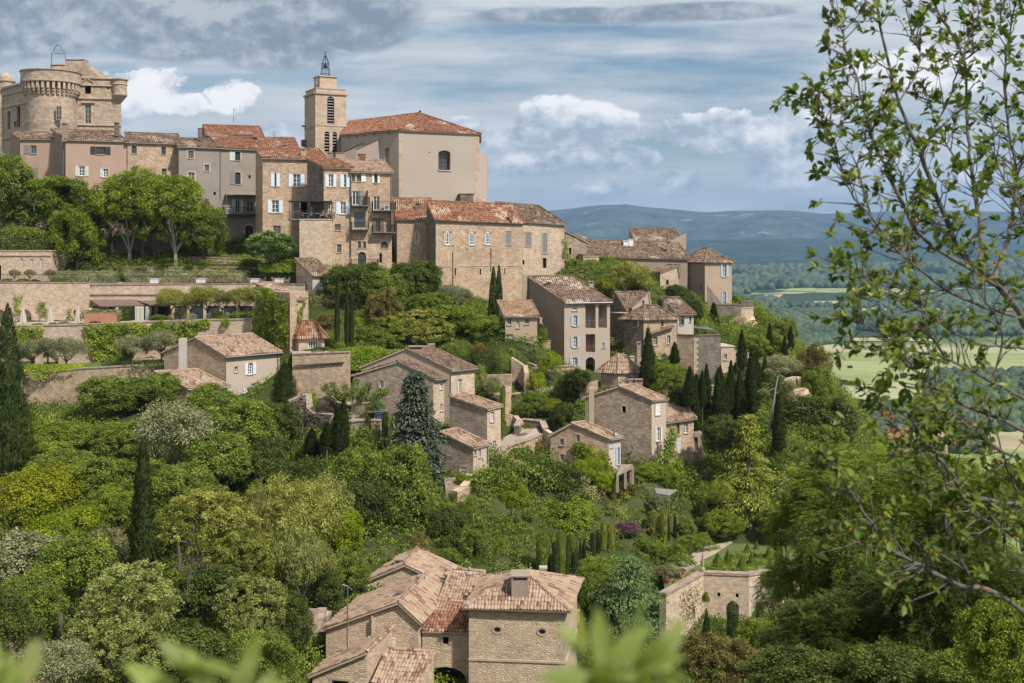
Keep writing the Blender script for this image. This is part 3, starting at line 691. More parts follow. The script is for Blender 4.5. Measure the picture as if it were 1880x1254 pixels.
# ---------------------------------------------------------------- walls with openings
def unit2(a):return np.array((math.cos(math.radians(a)),math.sin(math.radians(a))))
class Frame2:
 def __init__(s,o,d,nrm):s.o=np.array(o,float);s.d=np.array(d,float);s.n=np.array(nrm,float)
 def hit(s,px,py,off=0.0):
  k=(px-CX)/F;o=s.o+s.n*off
  t=(k*o[1]-o[0])/(s.d[0]-k*s.d[1]);Y=o[1]+t*s.d[1]
  return t,(HY-py)/F*Y
 def P(s,t,q,z):return (s.o[0]+s.d[0]*t+s.n[0]*q,s.o[1]+s.d[1]*t+s.n[1]*q,z)
 def box(s,mb,t0,t1,q0,q1,z0,z1,m=0):mb.box(s.o,s.d,s.n,t0,t1,q0,q1,z0,z1,m)
def wall_mesh(mb,fr,t0,t1,z0,top,brk,holes,m=0,reveal=.25):
 xs=sorted(set([t0,t1]+[x for x in brk if t0 < x < t1]+[x for h in holes for x in (h[0],h[1]) if t0 < x < t1]))
 for a,b in zip(xs[:-1],xs[1:]):
  if b-a < 1e-5:continue
  mid=(a+b)/2;cuts=sorted([(h[2],h[3]) for h in holes if h[0]-1e-6 <= mid <= h[1]+1e-6])
  z=z0
  for lo,hi in cuts:
   if lo > z:mb.face([fr.P(a,0,z),fr.P(b,0,z),fr.P(b,0,lo),fr.P(a,0,lo)],m=m)
   z=max(z,hi)
  ta,tb=top(a),top(b)
  if ta > z or tb > z:mb.face([fr.P(a,0,z),fr.P(b,0,z),fr.P(b,0,max(tb,z)),fr.P(a,0,max(ta,z))],m=m)
 for (a,b,lo,hi,arch,dp) in holes:
  for q in ([(a,lo),(a,hi)],[(b,hi),(b,lo)],[(b,lo),(a,lo)],[(a,hi),(b,hi)]):
   (x0,y0),(x1,y1)=q
   mb.face([fr.P(x0,0,y0),fr.P(x0,-dp,y0),fr.P(x1,-dp,y1),fr.P(x1,0,y1)],m=m)
  if arch:
   hw=(b-a)/2;rise=hw*arch;c=(a+b)/2;K=7
   arc=[(c-hw*math.cos(math.pi*i/(2*K)),hi-rise+rise*math.sin(math.pi*i/(2*K))) for i in range(K+1)]
   for i in range(K):
    p,q=arc[i],arc[i+1]
    mb.face([fr.P(a,0,hi),fr.P(p[0],0,p[1]),fr.P(q[0],0,q[1])],m=m)
    mb.face([fr.P(b,0,hi),fr.P(2*c-q[0],0,q[1]),fr.P(2*c-p[0],0,p[1])],m=m)
    for (u,v_) in ((p,q),((2*c-q[0],q[1]),(2*c-p[0],p[1]))):
     mb.face([fr.P(u[0],0,u[1]),fr.P(v_[0],0,v_[1]),fr.P(v_[0],-dp+.03,v_[1]),fr.P(u[0],-dp+.03,u[1])],m=m)
def tile_plane(mb,poly,ed,pitch=.24,amp=.045,row=.42,m=0,seed=1,sub=5):
 poly=[np.asarray(p,float) for p in poly]
 nn=np.zeros(3)
 for i in range(1,len(poly)-1):nn+=np.cross(poly[i]-poly[0],poly[i+1]-poly[0])
 nn /= np.linalg.norm(nn)
 if nn[2] < 0:nn=-nn
 ed=np.array((ed[0],ed[1],0.0));ed -= nn*ed.dot(nn);ed /= np.linalg.norm(ed);up=np.cross(nn,ed)
 if up[2] < 0:up=-up
 Q=np.array([((p-poly[0]).dot(ed),(p-poly[0]).dot(up)) for p in poly])
 s0,s1=Q[:,0].min(),Q[:,0].max();tmin,tmax=Q[:,1].min(),Q[:,1].max()
 ns=max(2,int((s1-s0)/(pitch/sub)));S=np.linspace(s0+1e-4,s1-1e-4,ns+1)
 lo=np.full(ns+1,1e9);hi=np.full(ns+1,-1e9)
 for i in range(len(Q)):
  a,b=Q[i],Q[(i+1) % len(Q)]
  if abs(a[0]-b[0]) < 1e-9:continue
  f=(S-a[0])/(b[0]-a[0]);ok=(f >= -1e-6) & (f <= 1+1e-6);t=a[1]+f*(b[1]-a[1])
  lo=np.where(ok,np.minimum(lo,t),lo);hi=np.where(ok,np.maximum(hi,t),hi)
 nr=max(1,int(math.ceil((tmax-tmin)/row)))
 R=[];off=[];tv=[]
 rng=np.random.default_rng(seed)
 colid=np.floor((S-s0)/pitch+.5).astype(int);jit=rng.normal(size=(nr+1,colid.max()+3))*.020
 ph=np.cos((S-s0)/pitch*2*math.pi);prof=amp*np.where(ph > 0,ph**.7 if False else np.abs(ph)**.7,-np.abs(ph)**.7*.6)
 for k in range(nr):
  for e,h in ((0,.032),(1,0.0)):
   t=np.clip(tmin+(k+e)*row,lo,hi);R.append(t);off.append(prof+h+jit[k][colid]);tv.append(np.full(ns+1,k+.02+e*.96))
 R=np.array(R);off=np.array(off)+amp;tv=np.array(tv)
 sag=(vnoise(S[None]*.5+40,R*.5+40,seed % 50)-.5)*.12
 P=poly[0]+S[None,:,None]*ed+R[...,None]*up+(off+sag)[...,None]*nn
 UVs=np.stack([np.broadcast_to((S-s0)/pitch,R.shape),tv],-1)
 ny,nx=R.shape;i0=len(mb.v);mb.v+=[tuple(p) for p in P.reshape(-1,3)];U2=UVs.reshape(-1,2)
 for j in range(ny-1):
  for i in range(nx-1):
   if j % 2 == 0 and R[j+1,i]-R[j,i] < 1e-4 and R[j+1,i+1]-R[j,i+1] < 1e-4:continue
   if j % 2 == 1 and (R[j,i] <= lo[i]+1e-4 or R[j,i] >= hi[i]-1e-4):continue
   a=j*nx+i;q=(a,a+1,a+nx+1,a+nx)
   mb.f.append(tuple(i0+x for x in q));mb.uv+=[tuple(U2[x]) for x in q];mb.mi.append(m)
 th=.11;k=len(poly)
 bot=[p-nn*th for p in poly];tp=[p+nn*.012 for p in poly]
 for i in range(k):j=(i+1) % k;mb.face([bot[i],bot[j],tp[j],tp[i]],m=1)
 mb.face(bot,m=1);mb.face(tp,m=1)
def ridge_cap(mb,a,b,m=0,r=.13,seed=0):
 a=np.asarray(a,float);b=np.asarray(b,float);L=np.linalg.norm(b-a);k=max(1,int(L/.42));d=(b-a)/L
 sd=np.cross(d,(0,0,1));sd /= np.linalg.norm(sd);up=np.cross(sd,d)
 if up[2] < 0:up=-up
 for i in range(k):
  p,q=a+d*L*i/k,a+d*L*(i+1)/k;r0,r1=r*1.08,r*.9
  ring=lambda c,rr:[c+sd*rr*math.cos(x)+up*rr*math.sin(x)*.9+up*.05 for x in np.linspace(0,math.pi,6)]
  A,B=ring(p,r0),ring(q,r1)
  for j in range(5):mb.face([A[j],A[j+1],B[j+1],B[j]],[(900.+seed,i+.1),(900.1+seed,i+.1),(900.1+seed,i+.9),(900.+seed,i+.9)],m)
class House:
 def __init__(s,name,label,V,C,th,R=None,w=None,thL=None,L=None,d=None,eave=None,zeave=None,base=None,drop=3.0,wall='stone_warm',wside=None,
                 roof='gx',apex=None,rise=1.5,rf=.5,eave2=None,back=None,tile='tile_brown',oh=.35,cat='house',group=None,near=False,ohs=.25,swap=None,pitch=None,parent=None,part='wall',eside=None):
  s.V=V;vx,vy,sc=V;X=lambda p:vx+p*sc;Yp=lambda p:vy+p*sc;s.X,s.Yp=X,Yp
  px=X(C[0]);Y0=C[1];s.C=np.array(((px-CX)/F*Y0,Y0));s.th=th;s.u=unit2(th);s.v=unit2(th+90 if thL is None else thL)
  s.ff=Frame2(s.C,s.u,(s.u[1],-s.u[0]))
  s.w=w if w is not None else s.ff.hit(X(R),0)[0]
  s.fs=Frame2(s.C,s.v,(-s.v[1],s.v[0]))
  s.d=d if d is not None else s.fs.hit(X(L),0)[0]
  s.fr=Frame2(s.C+s.u*s.w,s.v,(s.v[1],-s.v[0]));s.fb=Frame2(s.C+s.v*s.d,s.u,(-s.u[1],s.u[0]))
  s.F={'f':s.ff,'s':s.fs,'r':s.fr,'b':s.fb}
  assert s.w > 0 and s.d > 0,(name,label,s.w,s.d)
  s.ze=zeave if zeave is not None else (HY-Yp(eave))/F*Y0
  s.slope_s=0.0
  if eave2 is not None:s.slope_s=(s.ff.hit(X(R),Yp(eave2))[1]-s.ze)/s.w
  s.slope_t=0.0
  s.rf=rf;s.zr=s.ze+rise
  if apex is not None:
   if roof in ('gx','shedf'):t,z=s.fs.hit(X(apex[0]),Yp(apex[1]));s.rf=min(1,t/s.d);s.zr=z
   else:t,z=s.ff.hit(X(apex[0]),Yp(apex[1]));s.rf=min(1,t/s.w);s.rf=1.0 if s.rf > .96 else s.rf;s.zr=z
  s.zb=s.ze if back is None else back+s.ze
  s.kind=roof
  if roof in ('shedf',):s.rf=1.0
  cs=[s.C,s.C+s.u*s.w,s.C+s.v*s.d,s.C+s.u*s.w+s.v*s.d]
  s.z0=min(gz(*c) for c in cs)-drop if base is None else (HY-Yp(base))/F*Y0-1.0
  s.wall,s.wside=wall,wside or wall;s.tile=tile;s.oh,s.ohs=oh,ohs;s.pitch=pitch or (.22 if near else .26);s.near=near
  s.holes={k:[] for k in 'fsrb'}
  s.e=empty(name,(s.C[0],s.C[1],s.z0),label,cat,group) if parent is None else parent
  s.part=part;s.later=[]
  s.build_roof()
 def top(s,a,b):
  z=s.ze+s.slope_s*a
  if s.kind in ('gx','shedf'):
   tr=s.d*s.rf;zr=s.zr-s.ze
   if b <= tr or s.rf >= .999:return z+zr*b/tr
   return z+zr+(s.zb-s.zr)*(b-tr)/(s.d-tr)
  if s.kind in ('gy','sheds'):
   tr=s.w*s.rf;zr=s.zr-s.ze
   if s.rf < .001:return s.zr+(s.zb-s.zr)*a/s.w
   if a <= tr or s.rf >= .999:return z+zr*a/tr
   return z+zr+(s.zb-s.zr)*(a-tr)/(s.w-tr)
  if s.kind == 'flat':return z
  return z
 def pt(s,a,b,z):q=s.C+s.u*a+s.v*b;return np.array((q[0],q[1],z))
 def build_roof(s):
  mb=MB();o,os_,w,d=s.oh,s.ohs,s.w,s.d;T=s.top;seed=int(abs(s.C[0]*13+s.C[1]*7)) % 1000
  kw=dict(pitch=s.pitch,seed=seed,sub=6 if s.near else 4,amp=.05 if s.near else .045)
  lift=.12
  def Pt(a,b,z):return s.pt(a,b,z+lift)
  if s.kind in ('gx','shedf'):
   tr=d*s.rf;g=(s.zr-s.ze)/tr
   zz=lambda a,b:s.ze+s.slope_s*a+g*b
   tile_plane(mb,[Pt(-os_,-o,zz(-os_,-o)),Pt(w+os_,-o,zz(w+os_,-o)),Pt(w+os_,tr,zz(w+os_,tr)),Pt(-os_,tr,zz(-os_,tr))],s.u,**kw)
   if s.rf < .999:
    g2=(s.zb-s.zr)/(d-tr);z2=lambda a,b:s.zr+s.slope_s*a+g2*(b-tr)
    tile_plane(mb,[Pt(-os_,tr,z2(-os_,tr)),Pt(w+os_,tr,z2(w+os_,tr)),Pt(w+os_,d+o,z2(w+os_,d+o)),Pt(-os_,d+o,z2(-os_,d+o))],s.u,**kw)
   ridge_cap(mb,Pt(-os_,tr,zz(-os_,tr)),Pt(w+os_,tr,zz(w+os_,tr)),seed=seed)
   if s.near or True:
    ridge_cap(mb,Pt(-os_+.06,-o,zz(-os_,-o)+.02),Pt(-os_+.06,tr,zz(-os_,tr)+.02),r=.10,seed=seed+3)
    ridge_cap(mb,Pt(w+os_-.06,-o,zz(w+os_,-o)+.02),Pt(w+os_-.06,tr,zz(w+os_,tr)+.02),r=.10,seed=seed+5)
  elif s.kind in ('gy','sheds'):
   tr=w*s.rf
   if s.rf > .001:
    g=(s.zr-s.ze)/tr;zz=lambda a:s.ze+g*a
    tile_plane(mb,[Pt(-o,-os_,zz(-o)),Pt(-o,d+os_,zz(-o)),Pt(tr,d+os_,zz(tr)),Pt(tr,-os_,zz(tr))],s.v,**kw)
   if s.rf < .999:
    g2=(s.zb-s.zr)/(w-tr);z2=lambda a:s.zr+g2*(a-tr)
    tile_plane(mb,[Pt(tr,-os_,z2(tr)),Pt(tr,d+os_,z2(tr)),Pt(w+o,d+os_,z2(w+o)),Pt(w+o,-os_,z2(w+o))],s.v,**kw)
    ridge_cap(mb,Pt(tr,-os_+.06,z2(tr)+.02),Pt(w+o,-os_+.06,z2(w+o)+.02),r=.10,seed=seed+5)
   ridge_cap(mb,Pt(tr,-os_,s.zr),Pt(tr,d+os_,s.zr),seed=seed)
   if s.rf > .001:ridge_cap(mb,Pt(-o,-os_+.06,s.ze+(s.zr-s.ze)/tr*(-o)+.02),Pt(tr,-os_+.06,s.zr+.02),r=.10,seed=seed+3)
  elif s.kind == 'hip':
   hw=min(w,d)/2;fx=s.rf
   if w >= d:r0,r1=s.pt(hw,d/2,s.zr+lift),s.pt(w-hw,d/2,s.zr+lift)
   else:r0,r1=s.pt(w/2,hw,s.zr+lift),s.pt(w/2,d-hw,s.zr+lift)
   g=(s.zr-s.ze)/hw;ze_=s.ze-g*o+lift
   A,B,C_,D_=(s.pt(-o,-o,ze_),s.pt(w+o,-o,ze_),s.pt(w+o,d+o,ze_),s.pt(-o,d+o,ze_))
   if w >= d:polys=[([A,B,r1,r0],s.u),([B,C_,r1],s.v),([C_,D_,r0,r1],s.u),([D_,A,r0],s.v)];hips=[(A,r0),(B,r1),(C_,r1),(D_,r0)]
   else:polys=[([A,B,r0],s.u),([B,C_,r1,r0],s.v),([C_,D_,r1],s.u),([D_,A,r0,r1],s.v)];hips=[(A,r0),(B,r0),(C_,r1),(D_,r1)]
   for p,e in polys:tile_plane(mb,p,e,**kw)
   for i,(a,b) in enumerate(hips):ridge_cap(mb,a,b,seed=seed+i)
   if np.linalg.norm(r1-r0) > .5:ridge_cap(mb,r0,r1,seed=seed+9)
  elif s.kind == 'flat':
   k=[s.pt(-.08,-.08,0),s.pt(w+.08,-.08,0),s.pt(w+.08,d+.08,0),s.pt(-.08,d+.08,0)]
   mb.prism([(p[0],p[1]) for p in k],s.ze,s.ze+.12,1)
   mb.face([(p[0],p[1],s.ze) for p in k[::-1]],m=1)
  if s.kind == 'none':s.roof=None;return
  s.roof=mb.build('roof' if s.kind != 'flat' else 'coping',[s.tile,'mortar' if s.kind != 'flat' else s.wall],s.e)
 def win(s,wl,x0,y0,x1,y1,kind='w',fc='paint_white',sh='',shc='paint_blue',arch=0,dp=.20,nx=2,ny=3,sur=None,sill=True,px=False,shw=.5,name='window'):
  fr=s.F[wl];X,Yp=s.X,s.Yp
  ta,za=fr.hit(X(x0),Yp((y0+y1)/2));tb,_=fr.hit(X(x1),Yp((y0+y1)/2));tm=(X(x0)+X(x1))/2
  z1=fr.hit(tm,Yp(y0))[1];z0=fr.hit(tm,Yp(y1))[1];t0,t1=min(ta,tb),max(ta,tb);w,h=t1-t0,z1-z0
  s.holes[wl].append((t0,t1,z0,z1,arch,dp if kind != 'loggia' else dp))
  mb=MB();q=-dp+.02
  if kind in ('w','glass'):
   b=min(.09,w*.13)
   fr.box(mb,t0,t0+b,q,q+.06,z0,z1);fr.box(mb,t1-b,t1,q,q+.06,z0,z1)
   fr.box(mb,t0+b,t1-b,q,q+.06,z0,z0+b);fr.box(mb,t0+b,t1-b,q,q+.06,z1-b-(w*.2*arch),z1)
   for i in range(1,nx):c=t0+w*i/nx;fr.box(mb,c-.035,c+.035,q+.005,q+.055,z0+b,z1-b)
   for i in range(1,ny):c=z0+h*i/ny;fr.box(mb,t0+b,t1-b,q+.01,q+.045,c-.02,c+.02)
   f=mb.build(name,fc,s.e)
   g=MB();g.face([fr.P(t0,q+.01,z0),fr.P(t1,q+.01,z0),fr.P(t1,q+.01,z1),fr.P(t0,q+.01,z1)]);g2=g.build('pane','glass',f)
  elif kind == 'louvre':
   fr.box(mb,t0,t1,-dp-.3,-dp-.25,z0,z1)
   k=max(3,int(h/.42))
   for i in range(k):
    z=z0+h*(i+.15)/k
    mb.hexa([fr.P(t0,-dp+.08,z),fr.P(t1,-dp+.08,z),fr.P(t1,-dp-.2,z+.16),fr.P(t0,-dp-.2,z+.16)],[fr.P(t0,-dp+.08,z+.05),fr.P(t1,-dp+.08,z+.05),fr.P(t1,-dp-.2,z+.21),fr.P(t0,-dp-.2,z+.21)])
   f=mb.build('louvre','paint_grey',s.e)
   g=MB();g.face([fr.P(t0,-dp-.2,z0),fr.P(t1,-dp-.2,z0),fr.P(t1,-dp-.2,z1),fr.P(t0,-dp-.2,z1)]);g.build('backing','dark',f)
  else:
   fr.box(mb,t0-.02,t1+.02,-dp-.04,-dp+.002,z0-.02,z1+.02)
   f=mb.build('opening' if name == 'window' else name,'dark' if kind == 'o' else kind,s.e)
  if sh:
   sw=w*shw if 'C' not in sh else w/2
   def leafp(a,b,qq):
    m2=MB();fr.box(m2,a,b,qq,qq+.045,z0-.02,z1+.02)
    k=max(2,int(h/.5))
    for i in range(k+1):z=z0+(h-.06)*i/k;fr.box(m2,a+.02,b-.02,qq+.045,qq+.06,z,z+.06)
    m2.build('shutter',shc,f)
   if 'C' in sh:leafp(t0+.01,(t0+t1)/2-.01,-.06);leafp((t0+t1)/2+.01,t1-.01,-.06)
   if 'L' in sh:leafp(t0-sw-.02,t0-.02,.015)
   if 'R' in sh:leafp(t1+.02,t1+sw+.02,.015)
  if sur:
   m3=MB();a=.16 if s.C[1] < 130 else .2
   fr.box(m3,t0-a,t0,0,.03,z0,z1);fr.box(m3,t1,t1+a,0,.03,z0,z1)
   if not arch:fr.box(m3,t0-a,t1+a,0,.035,z1,z1+a)
   else:
    c=(t0+t1)/2;hw=w/2;K=8;rise=hw*arch
    pts=[(c-hw*math.cos(math.pi*i/K),z1-rise+rise*math.sin(math.pi*i/K)) for i in range(K+1)]
    po=[(c-(hw+a)*math.cos(math.pi*i/K),z1-rise+(rise+a)*math.sin(math.pi*i/K)) for i in range(K+1)]
    for i in range(K):
     m3.hexa([fr.P(*[pts[i][0],0,pts[i][1]]),fr.P(pts[i+1][0],0,pts[i+1][1]),fr.P(po[i+1][0],0,po[i+1][1]),fr.P(po[i][0],0,po[i][1])],
       [fr.P(pts[i][0],.03,pts[i][1]),fr.P(pts[i+1][0],.03,pts[i+1][1]),fr.P(po[i+1][0],.03,po[i+1][1]),fr.P(po[i][0],.03,po[i][1])])
   m3.build('surround',sur,f)
  if sill and kind != 'o' and h < 3:
   m4=MB();fr.box(m4,t0-.08,t1+.08,0,.09,z0-.09,z0-.005);m4.build('sill','stone_block',f)
  return f
 def wins(s,wl,lst,**k):
  for b in lst:s.win(wl,*b,**k)
 def chimney(s,x0,y0,x1,y1,Y=None,dd=.7,mat='plaster_old',pots=True,a=None):
  Y=Y or s.C[1]+s.d*.4;X,Yp=s.X,s.Yp
  A=at(X(x0),Yp(y0),Y);B=at(X(x1),Yp(y1),Y);w=B[0]-A[0];h=A[2]-B[2];mb=MB();z0=B[2]-.8
  mb.abox(A[0],B[0],Y,Y+dd,z0,A[2]-.12)
  cp_=min(.28,h*.3)
  mb.abox(A[0]-.05,B[0]+.05,Y-.05,Y+dd+.05,A[2]-.08,A[2])
  nst=2 if w < .9 else 3
  for i in range(nst+1):q=A[0]+(w-.08)*i/nst;mb.abox(q,q+.08,Y,Y+dd,A[2]-.12,A[2]-.08) if not pots else mb.abox(q,q+.10,Y+.02,Y+dd-.02,A[2]-.14,A[2]-.08)
  c=mb.build('chimney',mat,s.e)
  m2=MB();m2.abox(A[0]+.10,B[0]-.10,Y-.006,Y+.03,A[2]-cp_,A[2]-.16);m2.build('flue_opening','dark',c)
  return c
 def balcony(s,wl,x0,y0,x1,y1,out=1.0,rail=None,slab=.14,step=.14,rail_c='iron'):
  fr=s.F[wl];X,Yp=s.X,s.Yp
  t0,_=fr.hit(X(x0),0,out);t1,_=fr.hit(X(x1),0,out);xm=(X(x0)+X(x1))/2
  zt=fr.hit(xm,Yp(y0),out)[1];zb=fr.hit(xm,Yp(y1),out)[1]
  mb=MB();fr.box(mb,t0,t1,0,out,zb,zb+slab)
  for q in np.linspace(t0+.15,t1-.3,3):fr.box(mb,q,q+.14,0,out*.7,zb-.16,zb-.003)
  b=mb.build('balcony','stone_dark',s.e)
  r=MB();k=int((t1-t0)/step)
  for i in range(k+1):q=t0+.02+(t1-t0-.06)*i/k;fr.box(r,q,q+.028,out-.06,out-.03,zb+slab,zt)
  fr.box(r,t0,t1,out-.07,out-.02,zt,zt+.05)
  for q in (t0,t1-.03):
   fr.box(r,q,q+.03,0,out-.02,zt,zt+.05)
   for j in range(int(out/step)):fr.box(r,q,q+.025,.05+j*step,.075+j*step,zb+slab,zt)
  r.build('railing',rail_c,b);return b
 def band(s,wl,py0,py1,out=.08,mat='stone_block',x0=None,x1=None,name='cornice'):
  fr=s.F[wl];ln={'f':s.w,'s':s.d,'r':s.d}[wl];t0,t1=0,ln
  if x0 is not None:t0=fr.hit(s.X(x0),0)[0];t1=fr.hit(s.X(x1),0)[0]
  t0,t1=min(t0,t1),max(t0,t1)
  Yc=s.C[1];z1=(HY-s.Yp(py0))/F*Yc;z0=(HY-s.Yp(py1))/F*Yc;mb=MB();fr.box(mb,t0-.02,t1+.02,0,out,z0,z1);return mb.build(name,mat,s.e)
 def pipe(s,wl,x,y0,y1,mat='zinc',r=.05):
  fr=s.F[wl];t,za=fr.hit(s.X(x),s.Yp(y0),.1);_,zb=fr.hit(s.X(x),s.Yp(y1),.1);mb=MB();mb.tube([fr.P(t,.1,zb),fr.P(t,.1,za)],r,6);return mb.build('drainpipe',mat,s.e)
 def gutter(s,mat='zinc'):
  mb=MB();a=s.pt(-.1,-s.oh-.06,s.ze-.05-(s.zr-s.ze)/(s.d*s.rf or 1)*s.oh+.1);b=s.pt(s.w+.1,-s.oh-.06,s.ze+s.slope_s*s.w-.05-(s.zr-s.ze)/(s.d*s.rf or 1)*s.oh+.1)
  mb.tube([a,b],.08,6);mb.build('gutter',mat,s.e)
 def quoins(s,wl,end=0,mat='stone_block'):
  fr=s.F[wl];ln={'f':s.w,'s':s.d,'r':s.d}[wl];mb=MB();z=max(s.z0,gz(*s.C)-1);i=0
  tops=s.ze-.1
  while z < tops-.3:
   L_=.55 if i % 2 else .34
   a,b=(0,L_) if end == 0 else (ln-L_,ln)
   fr.box(mb,a,b,.002,.022,z+.012,z+.33);z+=.34;i+=1
  mb.build('quoins',mat,s.e)
 def done(s):
  T=s.top;lift=0
  def fn(wl):
   if wl == 'f':return (lambda t:T(t,0)),[s.w*s.rf] if s.kind in ('gy','sheds') else []
   if wl == 's':return (lambda t:T(0,t)),[s.d*s.rf] if s.kind in ('gx','shedf') else []
   if wl == 'r':return (lambda t:T(s.w,t)),[s.d*s.rf] if s.kind in ('gx','shedf') else []
   return (lambda t:T(t,s.d)),[s.w*s.rf] if s.kind in ('gy','sheds') else []
  mb=MB()
  for wl,ln in (('f',s.w),('s',s.d),('r',s.d),('b',s.w)):
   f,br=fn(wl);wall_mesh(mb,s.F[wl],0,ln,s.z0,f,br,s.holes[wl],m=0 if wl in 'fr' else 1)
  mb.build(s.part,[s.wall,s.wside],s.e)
  return s
A_=(0,60,.25532);B_=(400,60,.27115);C_=(0,380,.25532);D_=(400,250,.19934);E_=(700,340,.20737);F_=(900,400,.2766);G_=(480,480,.25532)
H_=(240,560,.23926);I_=(620,620,.25522);J_=(980,640,.2766);K_=(520,1000,.31915);L_=(780,880,.3617);M_=(1000,360,.31915);N_=(1380,0,.55804);O_=(0,760,.39381);PX=(0,0,1.0)
# ================================================================ BUILDINGS
H=House
# ---- castle
c=H('castle','fortified stone castle with a round tower of arched brackets, highest building at the left',A_,(368,188),12,R=872,thL=135,L=18,eave=312,base=800,roof='flat',wall='stone_castle',cat='castle')
c.win('f',610,382,655,440,'o',sur='stone_block',dp=.5);c.win('f',610,515,655,655,'w',sur='stone_block',nx=2,ny=4,fc='stone_block');c.win('f',770,393,784,407,'o',dp=.4)
c.win('s',55,565,75,695,'o',sur='stone_block',dp=.4);c.win('s',120,530,146,680,'o',sur='stone_block',dp=.4);c.win('s',100,640,116,680,'o',dp=.4)
for a,b in ((455,470),(308,322),(365,375)):c.band('f',a,b,.25);c.band('s',a,b,.25)
c.band('f',650,662,.2);c.band('s',700,712,.2)
c.band('f',488,500,.3,x0=590,x1=682,name='hood')
mb=MB();fr=c.ff;g=[fr.hit(c.X(x),c.Yp(y)) for x,y in ((585,362),(627,332),(672,362))]
mb.hexa([fr.P(g[0][0],0,g[0][1]),fr.P(g[1][0],0,g[1][1]),fr.P(g[1][0],0,g[1][1]+.15),fr.P(g[0][0]-.1,0,g[0][1]+.1)],[fr.P(g[0][0],.2,g[0][1]),fr.P(g[1][0],.2,g[1][1]),fr.P(g[1][0],.2,g[1][1]+.15),fr.P(g[0][0]-.1,.2,g[0][1]+.1)])
mb.hexa([fr.P(g[2][0],0,g[2][1]),fr.P(g[1][0],0,g[1][1]),fr.P(g[1][0],0,g[1][1]+.15),fr.P(g[2][0]+.1,0,g[2][1]+.1)],[fr.P(g[2][0],.2,g[2][1]),fr.P(g[1][0],.2,g[1][1]),fr.P(g[1][0],.2,g[1][1]+.15),fr.P(g[2][0]+.1,.2,g[2][1]+.1)])
mb.build('pediment','stone_block',c.e)
mb=MB();p0,p1,p2=at(120,138,192),at(153,112.5,192),at(197,139.5,194);dv=np.array((-2,9.0,0));dz=np.array((0,0,-1.5))
mb.face([p0+dz,p2+dz,p2,p1,p0]);mb.face([p0+dv+dz,p0+dv,p1+dv,p2+dv,p2+dv+dz]);mb.face([p1,p2,p2+dv,p1+dv]);mb.face([p0,p1,p1+dv,p0+dv]);mb.face([p2,p2+dz,p2+dv+dz,p2+dv]);mb.face([p0,p0+dv,p0+dv+dz,p0+dz])
mb.build('gable','stone_castle',c.e)
c.chimney(470,190,606,250,193,2,'stone_castle',pots=False);c.chimney(362,228,468,268,191,2,'stone_castle',pots=False)
def ztop(V,y,Y):return (HY-(V[1]+y*V[2]))/F*Y
tc_=at(94,150,187)[:2];Rm=172*.25532*187/F;zt=lambda y:ztop(A_,y,183);mb=MB()
mb.lathe(tc_,[(Rm+.05,zt(900)),(Rm,zt(700)),(Rm+.12,zt(634)),(Rm+.12,zt(626)),(Rm-.1,zt(624)),(Rm-.08,zt(430))],40);tw=mb.build('tower','stone_castle',c.e,smooth=True)
mb=MB();Ro=Rm*1.19
for i in range(34):
 a=2*math.pi*i/34;d=np.array((math.cos(a),math.sin(a)));q=np.array((-d[1],d[0]))
 for k,(f0,zz0,zz1) in enumerate(((.25,436,415),(.55,416,396),(.85,397,345))):
  mb.box(tc_,q,d,-.20,.20,Rm-.2,Rm+(Ro-Rm)*f0,zt(zz0),zt(zz1))
mb.build('bracket','stone_block',tw)
mb=MB();mb.lathe(tc_,[(Rm-.1,zt(437)),(Rm-.1,zt(352)),(Ro-.05,zt(349)),(Ro+.05,zt(346)),(Ro+.05,zt(336)),(Ro-.02,zt(334)),(Ro-.02,zt(270)),(Ro+.15,zt(266)),(Ro+.15,zt(260)),(0,zt(256))],44);mb.build('parapet','stone_castle',tw,smooth=False)
fw=Frame2(tc_+np.array((0,-Rm)),(1,0),(0,-1))
def flatwin(parent,fr,V,x0,y0,x1,y1,fc='paint_white',out=.04,nx=2,ny=3,mat='glass'):
 t0,_=fr.hit(V[0]+x0*V[2],0,out);t1,_=fr.hit(V[0]+x1*V[2],0,out);xm=V[0]+(x0+x1)/2*V[2];z1=fr.hit(xm,V[1]+y0*V[2],out)[1];z0=fr.hit(xm,V[1]+y1*V[2],out)[1]
 mb=MB();b=.09
 fr.box(mb,t0,t0+b,-.3,out,z0,z1);fr.box(mb,t1-b,t1,-.3,out,z0,z1);fr.box(mb,t0+b,t1-b,-.3,out,z0,z0+b);fr.box(mb,t0+b,t1-b,-.3,out,z1-b,z1)
 for i in range(1,nx):c_=t0+(t1-t0)*i/nx;fr.box(mb,c_-.04,c_+.04,-.3,out-.01,z0+b,z1-b)
 for i in range(1,ny):c_=z0+(z1-z0)*i/ny;fr.box(mb,t0+b,t1-b,-.3,out-.015,c_-.03,c_+.03)
 f=mb.build('window',fc,parent);g=MB();fr.box(g,t0+b,t1-b,-.28,out-.03,z0+b,z1-b);g.build('pane',mat,f);return f
flatwin(tw,Frame2(tc_+np.array((0,-Rm)),(1,0),(0,-1)),A_,402,525,444,626,'stone_block',.0)
tq=c.ff.P(c.w-.25,-.1,0)[:2];Rt=1.22;z_=lambda y:ztop(A_,y,190);mb=MB()
mb.lathe(tq,[(.15,z_(507)),(.5,z_(492)),(.55,z_(488)),(.85,z_(472)),(.9,z_(468)),(Rt,z_(452)),(Rt,z_(440)),(Rt-.08,z_(438)),(Rt-.08,z_(378)),(Rt+.05,z_(374)),(Rt-.05,z_(368)),(Rt-.05,z_(345)),(Rt+.14,z_(340)),(Rt+.14,z_(333)),(0,z_(328))],20)
mb.build('turret','stone_castle',c.e,smooth=False)
